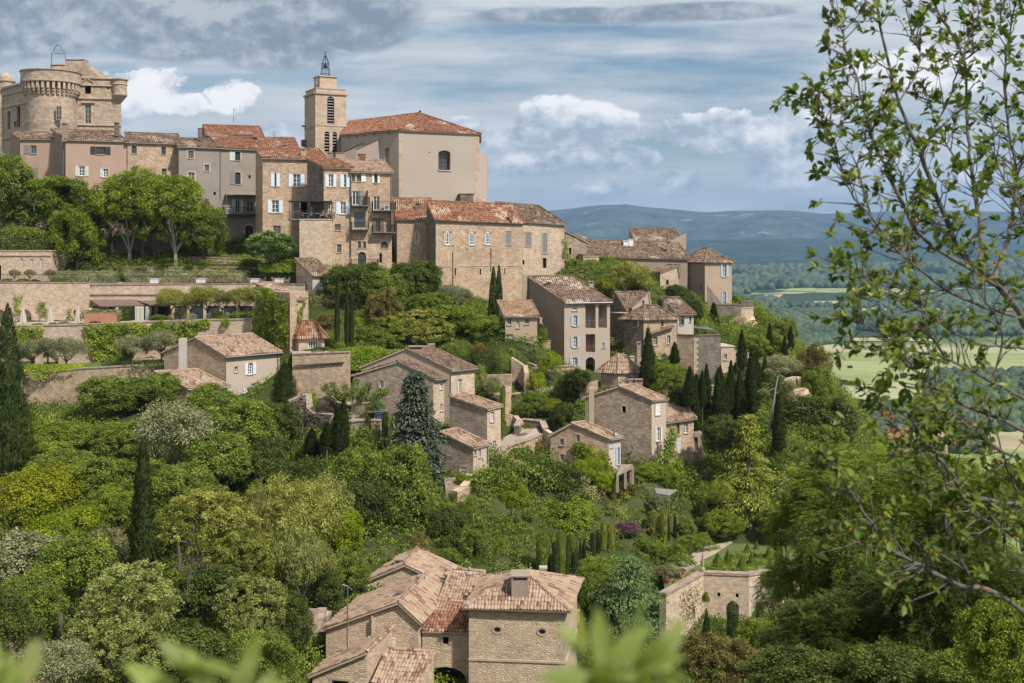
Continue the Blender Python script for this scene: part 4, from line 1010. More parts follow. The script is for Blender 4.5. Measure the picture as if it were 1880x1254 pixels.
tl=at(10,100,204)[:2];mb=MB();zz=lambda y:ztop(A_,y,203);Rl=1.15
mb.lathe(tl,[(2.0,zz(1100)),(2.0,zz(470)),(1.5,zz(440)),(1.5,zz(352)),(1.75,zz(348)),(1.75,zz(342)),(1.05,zz(338)),(1.0,zz(318)),(.75,zz(295)),(.35,zz(283)),(0,zz(280))],22);mb.build('domed_turret','stone_castle',c.e,smooth=False)
mb=MB();Ya=189;P_=lambda x,y:at(c.X(x),c.Yp(y),Ya)
mb.tube([P_(372,262),P_(370,148),P_(385,130),P_(398,105),P_(410,91),P_(422,88),P_(436,95),P_(450,125),P_(470,150),P_(470,200)],.045,5);mb.tube([P_(370,146),P_(418,150),P_(470,150)],.03,4);mb.build('bell_frame','iron',c.e)
c.done()
# ---- row of houses below the castle
h=H('house','small pink rendered house at the left end of the castle row',A_,(145,158),3,R=402,thL=127,d=5.5,eave=768,roof='shedf',rise=1.35,wall='plaster_pink',wside='plaster_old',tile='tile_dark',group=None)
h.win('f',220,810,262,870,'glass','paint_grey','L','paint_grey',ny=1,shw=1.1);h.win('f',225,972,275,1058,'glass','paint_grey','C','paint_grey');h.done()
h=H('house','wide pink rendered house with dark shutters beneath the castle',A_,(472,154.5),20,R=912,thL=130,d=5.5,eave=772,roof='shedf',rise=1.75,wall='plaster_pink',wside='plaster_old',tile='tile_dark')
h.win('f',690,820,755,875,'glass','paint_dark','LR','paint_dark',nx=3,ny=4,shw=.6);h.win('f',567,960,610,1030,'w','paint_white','LR','paint_greygreen',shw=.6);h.win('f',742,980,780,1040,'w','paint_white','L','paint_greygreen',shw=.6,sur='stone_block')
h.band('f',1115,1132,.35,'plaster_white',575,800,'ledge');h.chimney(445,650,478,740,154.2,.7);h.chimney(822,645,850,700,158,.5,'stone_dark');h.pipe('s',455,770,1100);h.done()
h=H('house','narrow stone house with four small windows between pink and grey facades',A_,(916,157),22,R=1290,thL=110,d=5.5,eave=790,roof='shedf',rise=1.75,wall='stone_warm',tile='tile_dark')
for b in ((945,815,983,868),(1160,822,1192,878),(945,968,987,1020),(1163,977,1198,1055)):h.win('f',*b,'w','paint_dark',nx=2,ny=1,sur='stone_block')
h.done()
h=H('house','grey weathered house between the stone house and the balcony house',A_,(1286,157.5),25,R=1592,thL=112,d=5.5,eave=822,roof='shedf',rise=1.6,wall='plaster_grey',tile='tile_dark')
h.win('f',1352,850,1392,905,'w','paint_grey',sur='stone_block');h.win('f',1472,948,1503,995,'w','paint_grey',ny=2,sur='stone_block');h.win('f',1352,1005,1400,1082,'w','paint_greygreen',sur='stone_block');h.win('f',1535,1145,1552,1168,'o')
h.win('f',1365,1130,1400,1150,'glass','paint_white');h.chimney(1422,685,1448,716,162,.6,'stone_dark');h.pipe('f',1585,830,1200);h.done()
h=H('house','grey patched house with a cluttered covered balcony left of the tiled row',A_,(1590,160),27,R=1882,thL=118,d=6,eave=834,roof='shedf',rise=2.0,wall='plaster_grey',tile='tile_red')
h.win('f',1690,857,1727,920,'glass','paint_dark','L','paint_greygreen',arch=.35,shw=1.05,nx=1,sur='stone_block');h.win('f',1690,1003,1730,1090,'glass','paint_dark','L','paint_grey',arch=.5,shw=.8,nx=1,sur='stone_block');h.win('f',1787,1025,1803,1047,'o')
h.V=D_;X=D_;h.X=lambda p:400+p*.19934;h.Yp=lambda p:250+p*.19934
h.win('f',160,585,205,705,'glass','paint_greygreen','LR','paint_greygreen',nx=2,ny=1,shw=.6);h.win('f',265,600,330,700,'glass','paint_greygreen','',nx=2,ny=2)
h.balcony('f',62,655,372,722,1.1)
mb=MB();t0,z=h.ff.hit(h.X(62),h.Yp(545));t1,_=h.ff.hit(h.X(360),h.Yp(545));h.ff.box(mb,t0,t1,0,1.1,z,z+.10);h.ff.box(mb,t0,t0+.06,1.0,1.08,z-2.5,z);h.ff.box(mb,t1-.06,t1,1.0,1.08,z-2.5,z);mb.build('awning','stone_dark',h.e)
mb=MB();t0,z=h.ff.hit(h.X(72),h.Yp(715),.6);h.ff.box(mb,t0,t0+.85,.25,.75,z,z+.75);a=mb.build('air_conditioner','linen',h.e);mb=MB();mb.tube([h.ff.P(t0+.42,.74,z+.38),h.ff.P(t0+.42,.77,z+.38)],.27,14);mb.build('fan','paint_grey',a)
h.win('f',250,820,325,965,'glass','paint_dark','R' if 0 else '',arch=.6,ny=1,sur='stone_pale');h.balcony('f',240,905,335,968,.5,slab=.08);h.win('f',90,908,103,932,'o')
mb=MB();t0,z=h.ff.hit(h.X(110),h.Yp(1060));t1,_=h.ff.hit(h.X(275),h.Yp(1060));h.ff.box(mb,t0,t1,0,1.6,z,z+.12);h.ff.box(mb,t0+.2,t1-.2,0,1.2,z-1.6,z-.003);mb.build('lean_to','rust',h.e)
h.pipe('f',365,500,1100,'rust');h.done()
h=H('house','red tiled house with a rubble gable rising behind the grey facades',A_,(1490,168),18,R=1888,thL=110,d=8,eave=738,roof='gx',rise=1.9,rf=.62,wall='stone_grey',tile='tile_red');h.chimney(1484,724,1540,748,168.2,.6,'mortar',pots=False)
mb=MB();a=at(429,226,172);mb.tube([a,a+np.array((0,0,2.2))],.035,4);mb.tube([a+np.array((-.1,0,2.0)),a+np.array((.4,0,2.05))],.03,4);mb.tube([a+np.array((-.1,0,.6)),a+np.array((.3,0,.7))],.03,4);mb.build('antenna','zinc',h.e);h.done()
# ---- big stone house with terrace
h=H('house','stone house with pale blue shutters and a shaded dining terrace, middle of the upper row',D_,(412,151.5),14,R=1000,thL=112,d=5.5,eave=206,roof='shedf',rise=1.7,wall='stone_warm',tile='tile_red')
h.win('f',522,342,538,463,'glass','paint_dark','LR','paint_pale',nx=1,ny=1,shw=2.0);h.win('f',690,350,760,465,'w','paint_white','LR','paint_pale',shw=.52);h.win('f',495,590,562,705,'w','paint_white','LR','paint_pale',shw=.52);h.win('f',510,825,578,900,'w','paint_grey')
h.win('f',690,606,757,775,'glass','paint_pale',nx=1,ny=1);h.win('f',765,606,960,775,'o',dp=1.0)
h.chimney(765,115,806,200,154,.7,'plaster_buff');h.done()
w_=H('x','x',D_,(975,147.3),14,R=1226,thL=131,L=822,eave=292,zeave=None,roof='shedf',rise=1.35,wall='stone_warm',wside='stone_dark',tile='tile_red',parent=h.e,part='wing_wall')  # left wing wall in dark stone: its shade is put into the colour
w_.win('f',1018,352,1062,465,'w','paint_white','LR','paint_pale',shw=.62);w_.win('f',1160,355,1182,470,'w','paint_white','LR','paint_pale',shw=1.4,nx=1);w_.win('f',1018,605,1062,715,'w','paint_white','',nx=2);w_.win('f',1128,605,1178,718,'w','paint_white','LR','paint_pale',shw=.75)
w_.win('f',1075,810,1130,868,'w','paint_grey');w_.win('f',1097,995,1137,1072,'w','paint_grey',arch=.5,nx=2,sur='stone_block')
w_.pipe('f',1222,300,1100);w_.chimney(1005,148,1055,200,151,.6,'plaster_old');w_.done()
t_=H('x','x',D_,(752,145.4),8,R=1050,thL=100,d=5.0,eave=770,roof='flat',wall='stone_pale',parent=h.e,part='terrace_base');t_.quoins('s');t_.done()
b=t_.balcony('f',-0,0,1,1,.01) if False else None
mb=MB();zf=t_.ze+.12;rl=MB()
for i in range(46):q=i*t_.w/45;t_.ff.box(rl,q,q+.03,-.10,-.07,zf,zf+.95)
for i in range(9):t_.fs.box(rl,i*.5,i*.5+.03,-.10,-.07,zf,zf+.95)
t_.ff.box(rl,0,t_.w,-.11,-.06,zf+.95,zf+1.0);t_.fs.box(rl,0,4.2,-.11,-.06,zf+.95,zf+1.0);rl.build('railing','iron',h.e)
mb.build if 0 else None
aw=MB();za=ztop(D_,605,147);t_.ff.box(aw,-1.4,t_.w,-4.0,.1,za,za+.09)
for q in (-1.3,1.2,t_.w-.1):t_.ff.box(aw,q,q+.06,.0,.06,zf,za)
aw.build('awning','paint_dark',h.e)
sb=MB();t_.ff.box(sb,-1.5,0,-3.0,.0,zf-.2,zf);t_.ff.box(sb,-1.5,0,-.05,-.02,zf+.9,zf+.96)
for i in range(9):t_.ff.box(sb,-1.5+i*.17,-1.47+i*.17,-.05,-.02,zf,zf+.95)
sb.build('balcony','stone_dark',h.e);TERR=(t_,zf)
# ---- house with three tiers of balconies
h=H('house','tall stone house with stacked balconies and arched windows beside the church',D_,(1229,148),14,R=1602,thL=108,d=6,eave=334,roof='shedf',rise=1.9,wall='stone_warm',tile='tile_pink')
h.win('f',1232,345,1262,415,'glass','paint_grey',nx=1);h.win('f',1280,348,1320,418,'glass','paint_grey','R','paint_white',nx=1,shw=1);h.win('f',1440,350,1470,430,'glass','paint_dark','LR','paint_white',shw=.6)
h.win('f',1237,505,1303,635,'glass','paint_white','R','paint_grey',nx=2,ny=1,shw=.6);h.win('f',1432,555,1492,682,'glass','paint_white',nx=2,ny=1)
h.win('f',1250,685,1365,850,'glass','paint_greygreen',nx=1,ny=1);h.win('f',1455,755,1495,880,'glass','paint_dark','LR','wood',nx=1,ny=1,shw=.8)
for b in ((1232,560,1400,645),(1232,795,1395,865),(1428,600,1642,690),(1428,820,1636,892)):h.balcony('f',*b,1.0)
h.win('f',1290,965,1318,1030,'glass','paint_dark',nx=1,arch=1,ny=1,sur='stone_pale');h.win('f',1338,965,1365,1030,'glass','paint_dark',nx=1,ny=1,arch=1,sur='stone_pale');h.win('f',1497,973,1570,1030,'glass','paint_dark',nx=1,ny=1,arch=1,sur='stone_pale')
h.win('f',1290,1065,1365,1190,'glass','paint_dark',nx=2,ny=1,arch=1,sur='stone_pale');h.balcony('f',1230,1135,1482,1205,.9);h.win('f',1487,1078,1512,1165,'o')
h.band('f',945,952,.06,'stone_pale',1268,1392,'moulding');h.band('f',940,947,.06,'stone_pale',1476,1600,'moulding')
mb=MB();t0,z=h.ff.hit(h.X(1530),h.Yp(680),.6);h.ff.box(mb,t0,t0+.75,.3,.7,z,z+.7);a=mb.build('air_conditioner','paint_white',h.e);mb=MB();mb.tube([h.ff.P(t0+.35,.69,z+.35),h.ff.P(t0+.35,.72,z+.35)],.25,14);mb.build('fan','paint_grey',a)
mb=MB();t0,z=h.ff.hit(h.X(1375),h.Yp(640),.5);h.ff.box(mb,t0,t0+.06,0,1.0,z,z+2.0);mb.build('screen','rust',h.e);mb=MB();t0,z=h.ff.hit(h.X(1592),h.Yp(880),.5);h.ff.box(mb,t0,t0+.3,0,.9,z,z+2.6);mb.build('screen','rust',h.e);mb=MB();t0,z=h.ff.hit(h.X(1592),h.Yp(690),.5);h.ff.box(mb,t0,t0+.5,0,.9,z+.1,z+1.1);mb.build('screen','rust',h.e)
h.chimney(1085,152,1160,185,153,.8,'plaster_buff');h.pipe('f',1226,340,1180);h.pipe('f',1598,350,900);h.chimney(1290,162,1355,200,154,.8,'tile_red');h.done()
h=H('house','low red roofed house peeping over the stone house with blue shutters',B_,(298,163),8,R=545,thL=108,d=6,eave=795,roof='shedf',rise=2.2,wall='stone_grey',tile='tile_red');h.chimney(440,757,470,800,164,.5,'plaster_old');h.done()
def aerial(e,px,py,Y,hh=1.6):
 mb=MB();a=at(px,py,Y);mb.tube([a,a+np.array((0,0,hh))],.028,4)
 for k in range(3):z=hh*(.95-.16*k);mb.tube([a+np.array((-.32,.1*k,z)),a+np.array((.32,-.1*k,z))],.018,4)
 mb.build('antenna','zinc',e)
aerial(h.e,503,262,163.5);aerial(h.e,517,266,163.5,1.2)
# ---- church
c=H('church','church with a square bell tower, red roof and tall pale rendered apse',B_,(660,175),28,R=870,thL=118,L=587,eave=412,base=1100,roof='flat',wall='stone_block',cat='church',part='tower_wall')
c.win('f',740,432,788,620,'louvre',arch=1,dp=.15);c.win('f',722,668,755,815,'louvre',arch=1,dp=.15);c.win('f',777,672,807,815,'louvre',arch=1,dp=.15)
c.band('f',400,412,.22);c.band('s',400,412,.22);c.band('r',400,412,.22);c.band('f',621,628,.08);c.band('s',628,636,.08)
up=H('x','x',B_,(664,175.2),28,R=864,thL=118,d=c.d-.3,eave=376,base=412,roof='flat',wall='stone_block',parent=c.e,part='attic');up.z0=c.ze+.12;up.done()
u2=H('x','x',B_,(690,176),28,R=805,thL=118,L=651,eave=296,base=380,roof='flat',wall='stone_block',parent=c.e,part='clock_stage');u2.z0=up.ze+.12;u2.band('f',288,296,.16);u2.band('s',288,296,.16);u2.done()
mb=MB();t,z=u2.fs.hit(u2.X(672),u2.Yp(328));mb.tube([u2.fs.P(t,0,z),u2.fs.P(t,.06,z)],.62,20);k_=mb.build('clock_face','clock_face',c.e)
mb=MB();u2.fs.box(mb,t-.03,t+.03,.062,.08,z,z+.5);u2.fs.box(mb,t-.34,t,.062,.08,z-.03,z+.03);mb.build('clock_hand','paint_dark',k_)
cc=u2.pt(u2.w/2,u2.d/2,0)[:2];zb=u2.ze+.12;mb=MB();zt_=ztop(B_,150,178);r1=.72
for i in range(8):
 a=2*math.pi*i/8+.3;d=np.array((math.cos(a),math.sin(a)));q=lambda r,z:(cc[0]+d[0]*r,cc[1]+d[1]*r,z)
 mb.tube([q(r1*1.1,zb),q(r1*.85,zb+1.4),q(r1*.82,zb+2.1),q(r1*.45,zb+2.9),q(.04,zt_)],.032,4)
for z,r in ((zb+.5,r1*1.04),(zb+1.35,r1*.9),(zb+2.1,r1*.86)):mb.tube([(cc[0]+r*math.cos(a),cc[1]+r*math.sin(a),z) for a in np.linspace(0,2*math.pi,17)],.03,4)
mb.tube([(cc[0],cc[1],zt_-.3),(cc[0],cc[1],zt_+.6)],.03,4);mb.tube([(cc[0]-.2,cc[1],zt_+.3),(cc[0]+.2,cc[1],zt_+.3)],.03,4)
bf=mb.build('bell_cage','iron',c.e);mb=MB();mb.lathe(cc,[(.42,zb+1.5),(.33,zb+1.6),(.22,zb+2.0),(.10,zb+2.15),(0,zb+2.17)],14);mb.build('bell','iron',bf,smooth=True)
mb=MB()
for y in (636,770):t,z=c.fs.hit(c.X(587),c.Yp(y));c.fs.box(mb,c.d-.4,c.d-.1,0,.5,z-.1,z+.15)
t,z=c.fs.hit(c.X(590),c.Yp(740));c.fs.box(mb,c.d-.9,c.d-.1,0,.6,z-.6,z+.3);mb.build('bracket','stone_dark',c.e)
c.done()
nv=np.array(at(732,239.5,165));zE=nv[2]
PT=lambda px,Y,z:np.array(((px-CX)/F*Y,Y,z))
Ap,Bp,Cp,Dp=PT(626.5,172.5,zE),PT(732,165,zE),PT(880,169.3,zE-.1),PT(893.5,176,zE-3.6)
Ep,Fp=PT(880,184,zE),PT(760,190,zE)
mb=MB();zb_=3.0
def wseg(mb,a,b,holes=(),z0=zb_,top=None,m=0):
 a2,b2=a[:2],b[:2];d=b2-a2;L=np.linalg.norm(d);d=d/L;fr=Frame2(a2,d,(d[1],-d[0]));wall_mesh(mb,fr,0,L,z0,lambda t:a[2]+(b[2]-a[2])*t/L if top is None else top(t),[],holes,m);return fr,L
def boxhit(fr,V,x0,y0,x1,y1):
 X=lambda p:V[0]+p*V[2];Y=lambda p:V[1]+p*V[2];t0=fr.hit(X(x0),0)[0];t1=fr.hit(X(x1),0)[0];xm=(X(x0)+X(x1))/2;return min(t0,t1),max(t0,t1),fr.hit(xm,Y(y1))[1],fr.hit(xm,Y(y0))[1]
def frame_of(a,b):d=(b-a)[:2];d=d/np.linalg.norm(d);return Frame2(a[:2],d,(d[1],-d[0]))
f1=frame_of(Bp,Cp);b1=boxhit(f1,B_,1493,797,1575,930);f2=frame_of(Ap,Bp);b2=boxhit(f2,B_,1130,780,1165,922)
sm=boxhit(f1,B_,1430,806,1438,814);putl=[boxhit(f2,B_,x,y,x+9,y+12) for x,y in ((878,706),(935,697),(990,690),(1053,684),(1153,676))]
wseg(mb,Bp,Cp,[(*b1,.5,.9),(*sm,0,.3)]);wseg(mb,Ap,Bp,[(*b2,1,.35)]+[(*q,0,.4) for q in putl]);wseg(mb,Cp,Ep);wseg(mb,Ep,Fp);wseg(mb,Fp,Ap)
mb.face([b_ for b_ in [f1.P(b1[0],-.5,b1[2]),f1.P(b1[1],-.5,b1[2]),f1.P(b1[1],-.5,b1[3]),f1.P(b1[0],-.5,b1[3])]]) if 0 else None
mb.face([f2.P(b2[0],-.34,b2[2]),f2.P(b2[1],-.34,b2[2]),f2.P(b2[1],-.34,b2[3]),f2.P(b2[0],-.34,b2[3])])
mb.build('nave_wall','plaster_church',c.e)
mb=MB();f1.box(mb,b1[0],b1[1],-.9,-.8,b1[2],b1[3]);gw=mb.build('window','paint_dark',c.e);mb=MB();w3=(b1[1]-b1[0])
for i in range(3):
 for j in range(5):f1.box(mb,b1[0]+w3*(i+.06)/3,b1[0]+w3*(i+.94)/3,-.80,-.78,b1[2]+(b1[3]-b1[2])*(j+.05)/5,b1[2]+(b1[3]-b1[2])*(j+.95)/5)
mb.build('pane','glass',gw)
mb=MB();f1.box(mb,b1[0]-.1,b1[1]+.1,.003,.12,b1[2]-.18,b1[2]-.003);mb.build('sill','stone_block',gw)
mb=MB();z=zb_;i=0
while z < zE-.6:
 L1=.75 if i % 2 else .45;f1.box(mb,0,L1,.002,.018,z,z+.42);q=np.linalg.norm((Cp-Bp)[:2]);f1.box(mb,q-L1,q,.002,.018,z,z+.42);z+=.44;i+=1
mb.build('quoins','stone_block',c.e)
mb=MB();dd=(Cp-Bp)[:2];side=Frame2(Cp[:2],(Dp-Cp)[:2]/np.linalg.norm((Dp-Cp)[:2]),((Dp-Cp)[1],-(Dp-Cp)[0])/np.linalg.norm((Dp-Cp)[:2]))
q2=PT(883,170.5,0)[:2];zz0=ztop(B_,812,171);zz1=ztop(B_,838,172)
mb.hexa([(Cp[0],Cp[1]+.3,zb_),(Cp[0]+1.15,Cp[1]+1.2,zb_),(Cp[0]+1.15,Cp[1]+5,zb_),(Cp[0],Cp[1]+5,zb_)],[(Cp[0],Cp[1]+.3,zz0),(Cp[0]+1.15,Cp[1]+1.2,zz1),(Cp[0]+1.15,Cp[1]+5,zz1),(Cp[0],Cp[1]+5,zz0)]);mb.build('buttress','plaster_church',c.e)
for (xa,ya,xb,yb,o) in ((850,805,985,752,1.3),(938,803,1092,735,2.2)):
 t0=f2.hit(400+xa*.27115,0,o)[0];t1=f2.hit(400+xb*.27115,0,0)[0];z0_=ztop(B_,ya,169);z1_=ztop(B_,yb,169);mb=MB()
 tm=(t0+t1)/2
 mb.hexa([f2.P(t0,0,zb_),f2.P(t0,o,zb_),f2.P(t1,o*.1,zb_),f2.P(t1,0,zb_)],[f2.P(t0,0,z0_),f2.P(t0,o,z0_),f2.P(t1,o*.1,z1_),f2.P(t1,0,z1_)]);bt=mb.build('buttress','plaster_church',c.e)
 mb=MB();mb.hexa([f2.P(t0-.1,0,z0_+.01),f2.P(t0-.1,o+.12,z0_+.01),f2.P(t1,o*.1+.12,z1_+.01),f2.P(t1,0,z1_+.01)],[f2.P(t0-.1,0,z0_+.2),f2.P(t0-.1,o+.12,z0_+.2),f2.P(t1,o*.1+.12,z1_+.2),f2.P(t1,0,z1_+.2)]);mb.build('coping','stone_dark',bt)
mb=MB();apx=at(771,208,172.5);rd=at(640,224,182);up_=np.array((0,0,.08))
ov=lambda p,k=.35:p+np.array((*(((p-np.array((-16,177,0)))[:2])/np.linalg.norm((p-np.array((-16,177,0)))[:2])*k),-.1))+up_
a_,b_,c_,e_,g_=ov(Ap),ov(Bp),ov(Cp),ov(Ep),ov(Fp)
tile_plane(mb,[a_,b_,apx,rd],(b_-a_)[:2],seed=5,sub=4);tile_plane(mb,[b_,c_,apx],(c_-b_)[:2],seed=6,sub=4);tile_plane(mb,[c_,e_,apx],(e_-c_)[:2],seed=7,sub=4);tile_plane(mb,[e_,g_,rd,apx],(g_-e_)[:2],seed=8,sub=4)
for p,q in ((b_,apx),(c_,apx),(e_,apx),(apx,rd)):ridge_cap(mb,p,q,r=.16)
mb.build('roof',['tile_red','mortar'],c.e)
mb=MB();mb.tube([apx,apx+np.array((0,0,.5))],.05,5);mb.tube([apx+np.array((-.15,0,.3)),apx+np.array((.15,0,.3))],.12,6);mb.build('finial','iron',c.e)
# ---- long building on the rampart
h=H('house','stone house with one white arched window left of the long rampart building',E_,(140,151),6,R=470,thL=100,d=6.5,eave=302,roof='shedf',rise=2.9,wall='stone_warm',tile='tile_red')
h.win('f',288,402,333,520,'w','paint_white',arch=.9,dp=.15,nx=3,ny=4,sur='stone_block');h.chimney(300,158,342,212,154,.7,'stone_dark');h.quoins('f');h.done()
h=H('long_building','long stone rampart building with a row of arched windows under a red roof',E_,(482,147.6),25,R=1248,thL=120,L=402,eave=302,eave2=330,roof='shedf',rise=2.35,wall='stone_warm',wside='stone_dark',tile='tile_red',cat='building',drop=5)  # dark stone on the left pier side carries its shade as colour
for b in ((563,402,612,528),(780,405,828,530),(922,408,968,527)):h.win('f',*b,'w','paint_white',arch=.9,dp=.12,nx=3,ny=4,sur='stone_block')
h.win('f',1100,403,1150,528,'glass','paint_grey','C','paint_grey',arch=.5,dp=.12,sur='stone_block')
for b in ((648,735,662,798),(870,738,884,792),(1087,735,1096,785)):h.win('f',*b,'o',arch=.8,dp=.3,sur='stone_block')
for b in ((752,562,764,574),(630,535,642,545),(543,463,551,471),(756,463,764,471),(848,460,856,470),(904,462,911,470),(982,460,988,468),(1158,465,1165,473)):h.win('f',*b,'o',sill=False,dp=.2)
h.pipe('f',635,590,890,'stone_dark');h.pipe('f',973,555,760,'stone_dark');h.quoins('f');h.band('f',716,722,.05,'stone_pale')
for b in ((540,185,575,222),(1148,225,1165,260)):h.chimney(*b,151.5,.5,'stone_dark')
h.done()
h=H('long_building','plastered end of the rampart building with two tall grey shutters',E_,(1250,154.1),20,R=1622,thL=118,d=7.5,eave=322,eave2=350,roof='shedf',rise=2.7,wall='stone_pale',tile='tile_dark',cat='building',drop=5)
h.win('f',1275,418,1325,545,'glass','paint_grey','C','paint_grey',arch=.5,dp=.12,sur='stone_block');h.win('f',1423,425,1467,605,'glass','paint_grey','C','paint_grey',arch=.5,dp=.12,sur='stone_block')
h.win('f',1430,645,1462,733,'o',sur='stone_block');h.win('f',1252,663,1268,703,'o');h.win('f',1364,583,1372,592,'o',sill=False)
h.chimney(1060,155,1122,190,158,.9,'stone_grey',pots=False);h.chimney(1145,172,1176,195,159,.6,'brick');h.chimney(1375,218,1405,250,158,.5,'stone_grey');h.quoins('f',1);h.done()
h=H('house','small dark topped stone block rising behind the red rampart roof',E_,(700,166),8,R=822,thL=100,d=5,eave=80,roof='flat',wall='stone_dark');h.done()
h=H('house','stone lean-to with sloping top right of the dark block behind the rampart roof',E_,(822,163),8,R=1010,thL=100,d=5,eave=178,roof='sheds',apex=(824,84),wall='stone_warm',tile='tile_brown',oh=.05,ohs=.05);h.kind='sheds';h.done() if 0 else None
mb=MB();p=[at(869,357.5,163),at(910,377,164),at(910,400,164),at(869,400,163)];bk=np.array((.5,5,0))
mb.face([p[3],p[2],p[1],p[0]]);mb.face([p[0],p[1],p[1]+bk,p[0]+bk]);mb.face([p[1],p[2],p[2]+bk,p[1]+bk]);mb.face([p[0]+bk,p[3]+bk,p[3],p[0]])
bpy.data.objects.remove(h.roof);mb.build('wall','stone_warm',h.e)
# ---- small houses right of the rampart
h=H('house','ivy edged stone house with a sloping top against the rampart end',F_,(498,160),10,R=642,thL=100,d=6,eave=128,roof='gy',apex=(500,88),wall='stone_grey',tile='tile_brown',oh=.1,ohs=.15);h.win('f',522,198,538,243,'o',sur='stone_block');h.done()
bpy.data.objects.remove(h.roof);mb=MB()
tile_plane(mb,[h.pt(-.1,-.15,h.zr+.1),h.pt(h.w+.15,-.15,h.zr-1.55),h.pt(h.w+.15,h.d,h.zr-1.55),h.pt(-.1,h.d,h.zr+.1)],h.v,seed=4,sub=4);mb.build('roof',['tile_brown','mortar'],h.e)
h=H('house','low lean-to stone house with a small dark door beside the yellow-green tree',F_,(618,157),8,R=722,thL=100,d=5,eave=258,roof='gx',rise=.1,wall='stone_pale',tile='tile_brown',oh=.1,ohs=.1);h.win('f',652,335,674,382,'o',sill=False,sur='stone_block');h.done()
# ---- manor at the right end
h=H('house','long brown roofed wing of the manor, upper right of the village',F_,(655,163),7,R=1310,thL=100,d=9,eave=258,eave2=272,roof='gx',rise=2.3,rf=.55,wall='plaster_old',tile='tile_brown')
h.win('f',800,290,825,370,'glass','paint_white','R','paint_blue');h.win('f',720,295,742,350,'glass','paint_dark')
for b in ((768,178,797,210),(885,150,918,180),(921,140,950,168)):h.chimney(*b,167,.7,'paint_white',pots=False)
mb=MB();p=[at(h.X(822),h.Yp(184),168),at(h.X(868),h.Yp(183),168),at(h.X(912),h.Yp(160),172),at(h.X(880),h.Yp(158),172)];mb.hexa(p,[q+np.array((0,0,.12)) for q in p]);mb.build('skylight','linen',h.e)
h.chimney(1172,155,1195,210,166,.5,'brick');h.done()
h=H('house','high brown roofed block with a tan gable standing behind the manor wing',F_,(985,170),7,R=1300,thL=98,d=6,eave=215,roof='shedf',rise=3.2,wall='plaster_buff',tile='tile_brown',oh=.2,ohs=.1);h.done()
mb=MB();p=[at(h.X(1197),h.Yp(212),169.4),at(h.X(1301),h.Yp(212),169.4),at(h.X(1301),h.Yp(108),169.4),at(h.X(1197),h.Yp(160),169.4)];bk=np.array((0,3,0));up_=np.array((0,0,.2))
mb.face([p[0]+up_*0,p[1],p[2]+up_,p[3]+up_]);mb.face([p[1],p[1]+bk,p[2]+bk+up_,p[2]+up_]);mb.face([p[0],p[3]+up_,p[3]+bk,p[0]+bk]);mb.build('gable','plaster_buff',h.e)
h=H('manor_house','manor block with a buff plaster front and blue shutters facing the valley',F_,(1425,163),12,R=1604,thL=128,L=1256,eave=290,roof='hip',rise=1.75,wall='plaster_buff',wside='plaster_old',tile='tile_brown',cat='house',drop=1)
h.win('f',1546,303,1566,393,'w','paint_white','LR','paint_blue',shw=.75);h.win('f',1546,492,1564,570,'glass','paint_white','LR','paint_blue',shw=.4);h.win('s',1292,350,1311,385,'w','paint_white',nx=2,ny=2,sur='stone_block');h.pipe('s',1398,440,475,'paint_dark',.12)
h.done()
h=H('house','small whitish rubble house with a red edged roof left of the manor',F_,(1128,157),10,R=1253,thL=128,L=1055,eave=366,roof='gy',apex=(1248,320),wall='stone_pale',wside='stone_dark',tile='tile_brown',oh=.1,ohs=.2);h.win('f',1168,412,1184,445,'o',dp=.15,sur='stone_block');h.win('s',1058,408,1076,437,'o');h.done()
h=H('terrace_wall','tall stone terrace under the manor with a balustrade at its right end',F_,(1502,158),3,R=1665,thL=125,L=1440,eave=578,roof='flat',wall='stone_dark',cat='wall',part='wall');h.win('f',1515,702,1590,748,'o',dp=1.2,name='cellar_opening',sill=False);h.done()
h2=H('x','x',F_,(1665,158.6),20,R=1748,thL=110,d=5,eave=602,roof='flat',wall='stone_pale',parent=h.e,part='end_wall');h2.done();mb=MB()
for i in range(9):q=.1+i*(h2.w-.3)/8;h2.ff.box(mb,q,q+.16,-.35,-.1,h2.ze+.12,h2.ze+.95)
h2.ff.box(mb,0,h2.w,-.42,-.03,h2.ze+.95,h2.ze+1.1);mb.build('balustrade','stone_dark',h.e)
mb=MB();p=[at(h.X(1440),h.Yp(445),158),at(h.X(1540),h.Yp(572),160)];q0=at(h.X(1440),h.Yp(700),158);q1=at(h.X(1540),h.Yp(700),160);bk=np.array((.2,1.2,0));mb.hexa([q0,q1,q1+bk,q0+bk],[p[0],p[1],p[1]+bk,p[0]+bk]);mb.build('buttress','stone_dark',h.e)
# ---- tall house with open loggias
h=H('house','tall cream house with stacked loggias, blue shutters and an arched doorway',F_,(492,133),8,R=795,thL=128,L=243,eave=563,eave2=557,roof='shedf',apex=(246,396),wall='plaster_cream',wside='plaster_old',tile='tile_brown',oh=.3,ohs=.15)  # left gable in darker plaster: shade put into the colour, besides patches
h.win('f',545,572,578,615,'w','paint_white',nx=3,ny=2);h.win('f',553,648,577,718,'w','paint_white','LR','paint_blue',shw=.66,arch=.3);h.win('f',553,788,577,860,'w','paint_white','LR','paint_blue',shw=.66,arch=.3);h.win('f',547,926,578,985,'w','paint_white','LR','paint_blue',shw=.6,arch=.6)
h.win('f',632,575,700,733,'loggia' if 0 else 'plaster_cream',dp=1.5,name='loggia',sill=False);h.win('f',718,575,775,730,'plaster_cream',dp=1.5,name='loggia',sill=False);h.win('f',634,772,697,893,'plaster_pink',dp=1.5,name='loggia',sill=False);h.win('f',634,925,696,1052,'plaster_old',arch=1,dp=1.6,name='porch',sill=False)
h.win('f',745,828,757,862,'w','paint_white','R','paint_blue',shw=1)
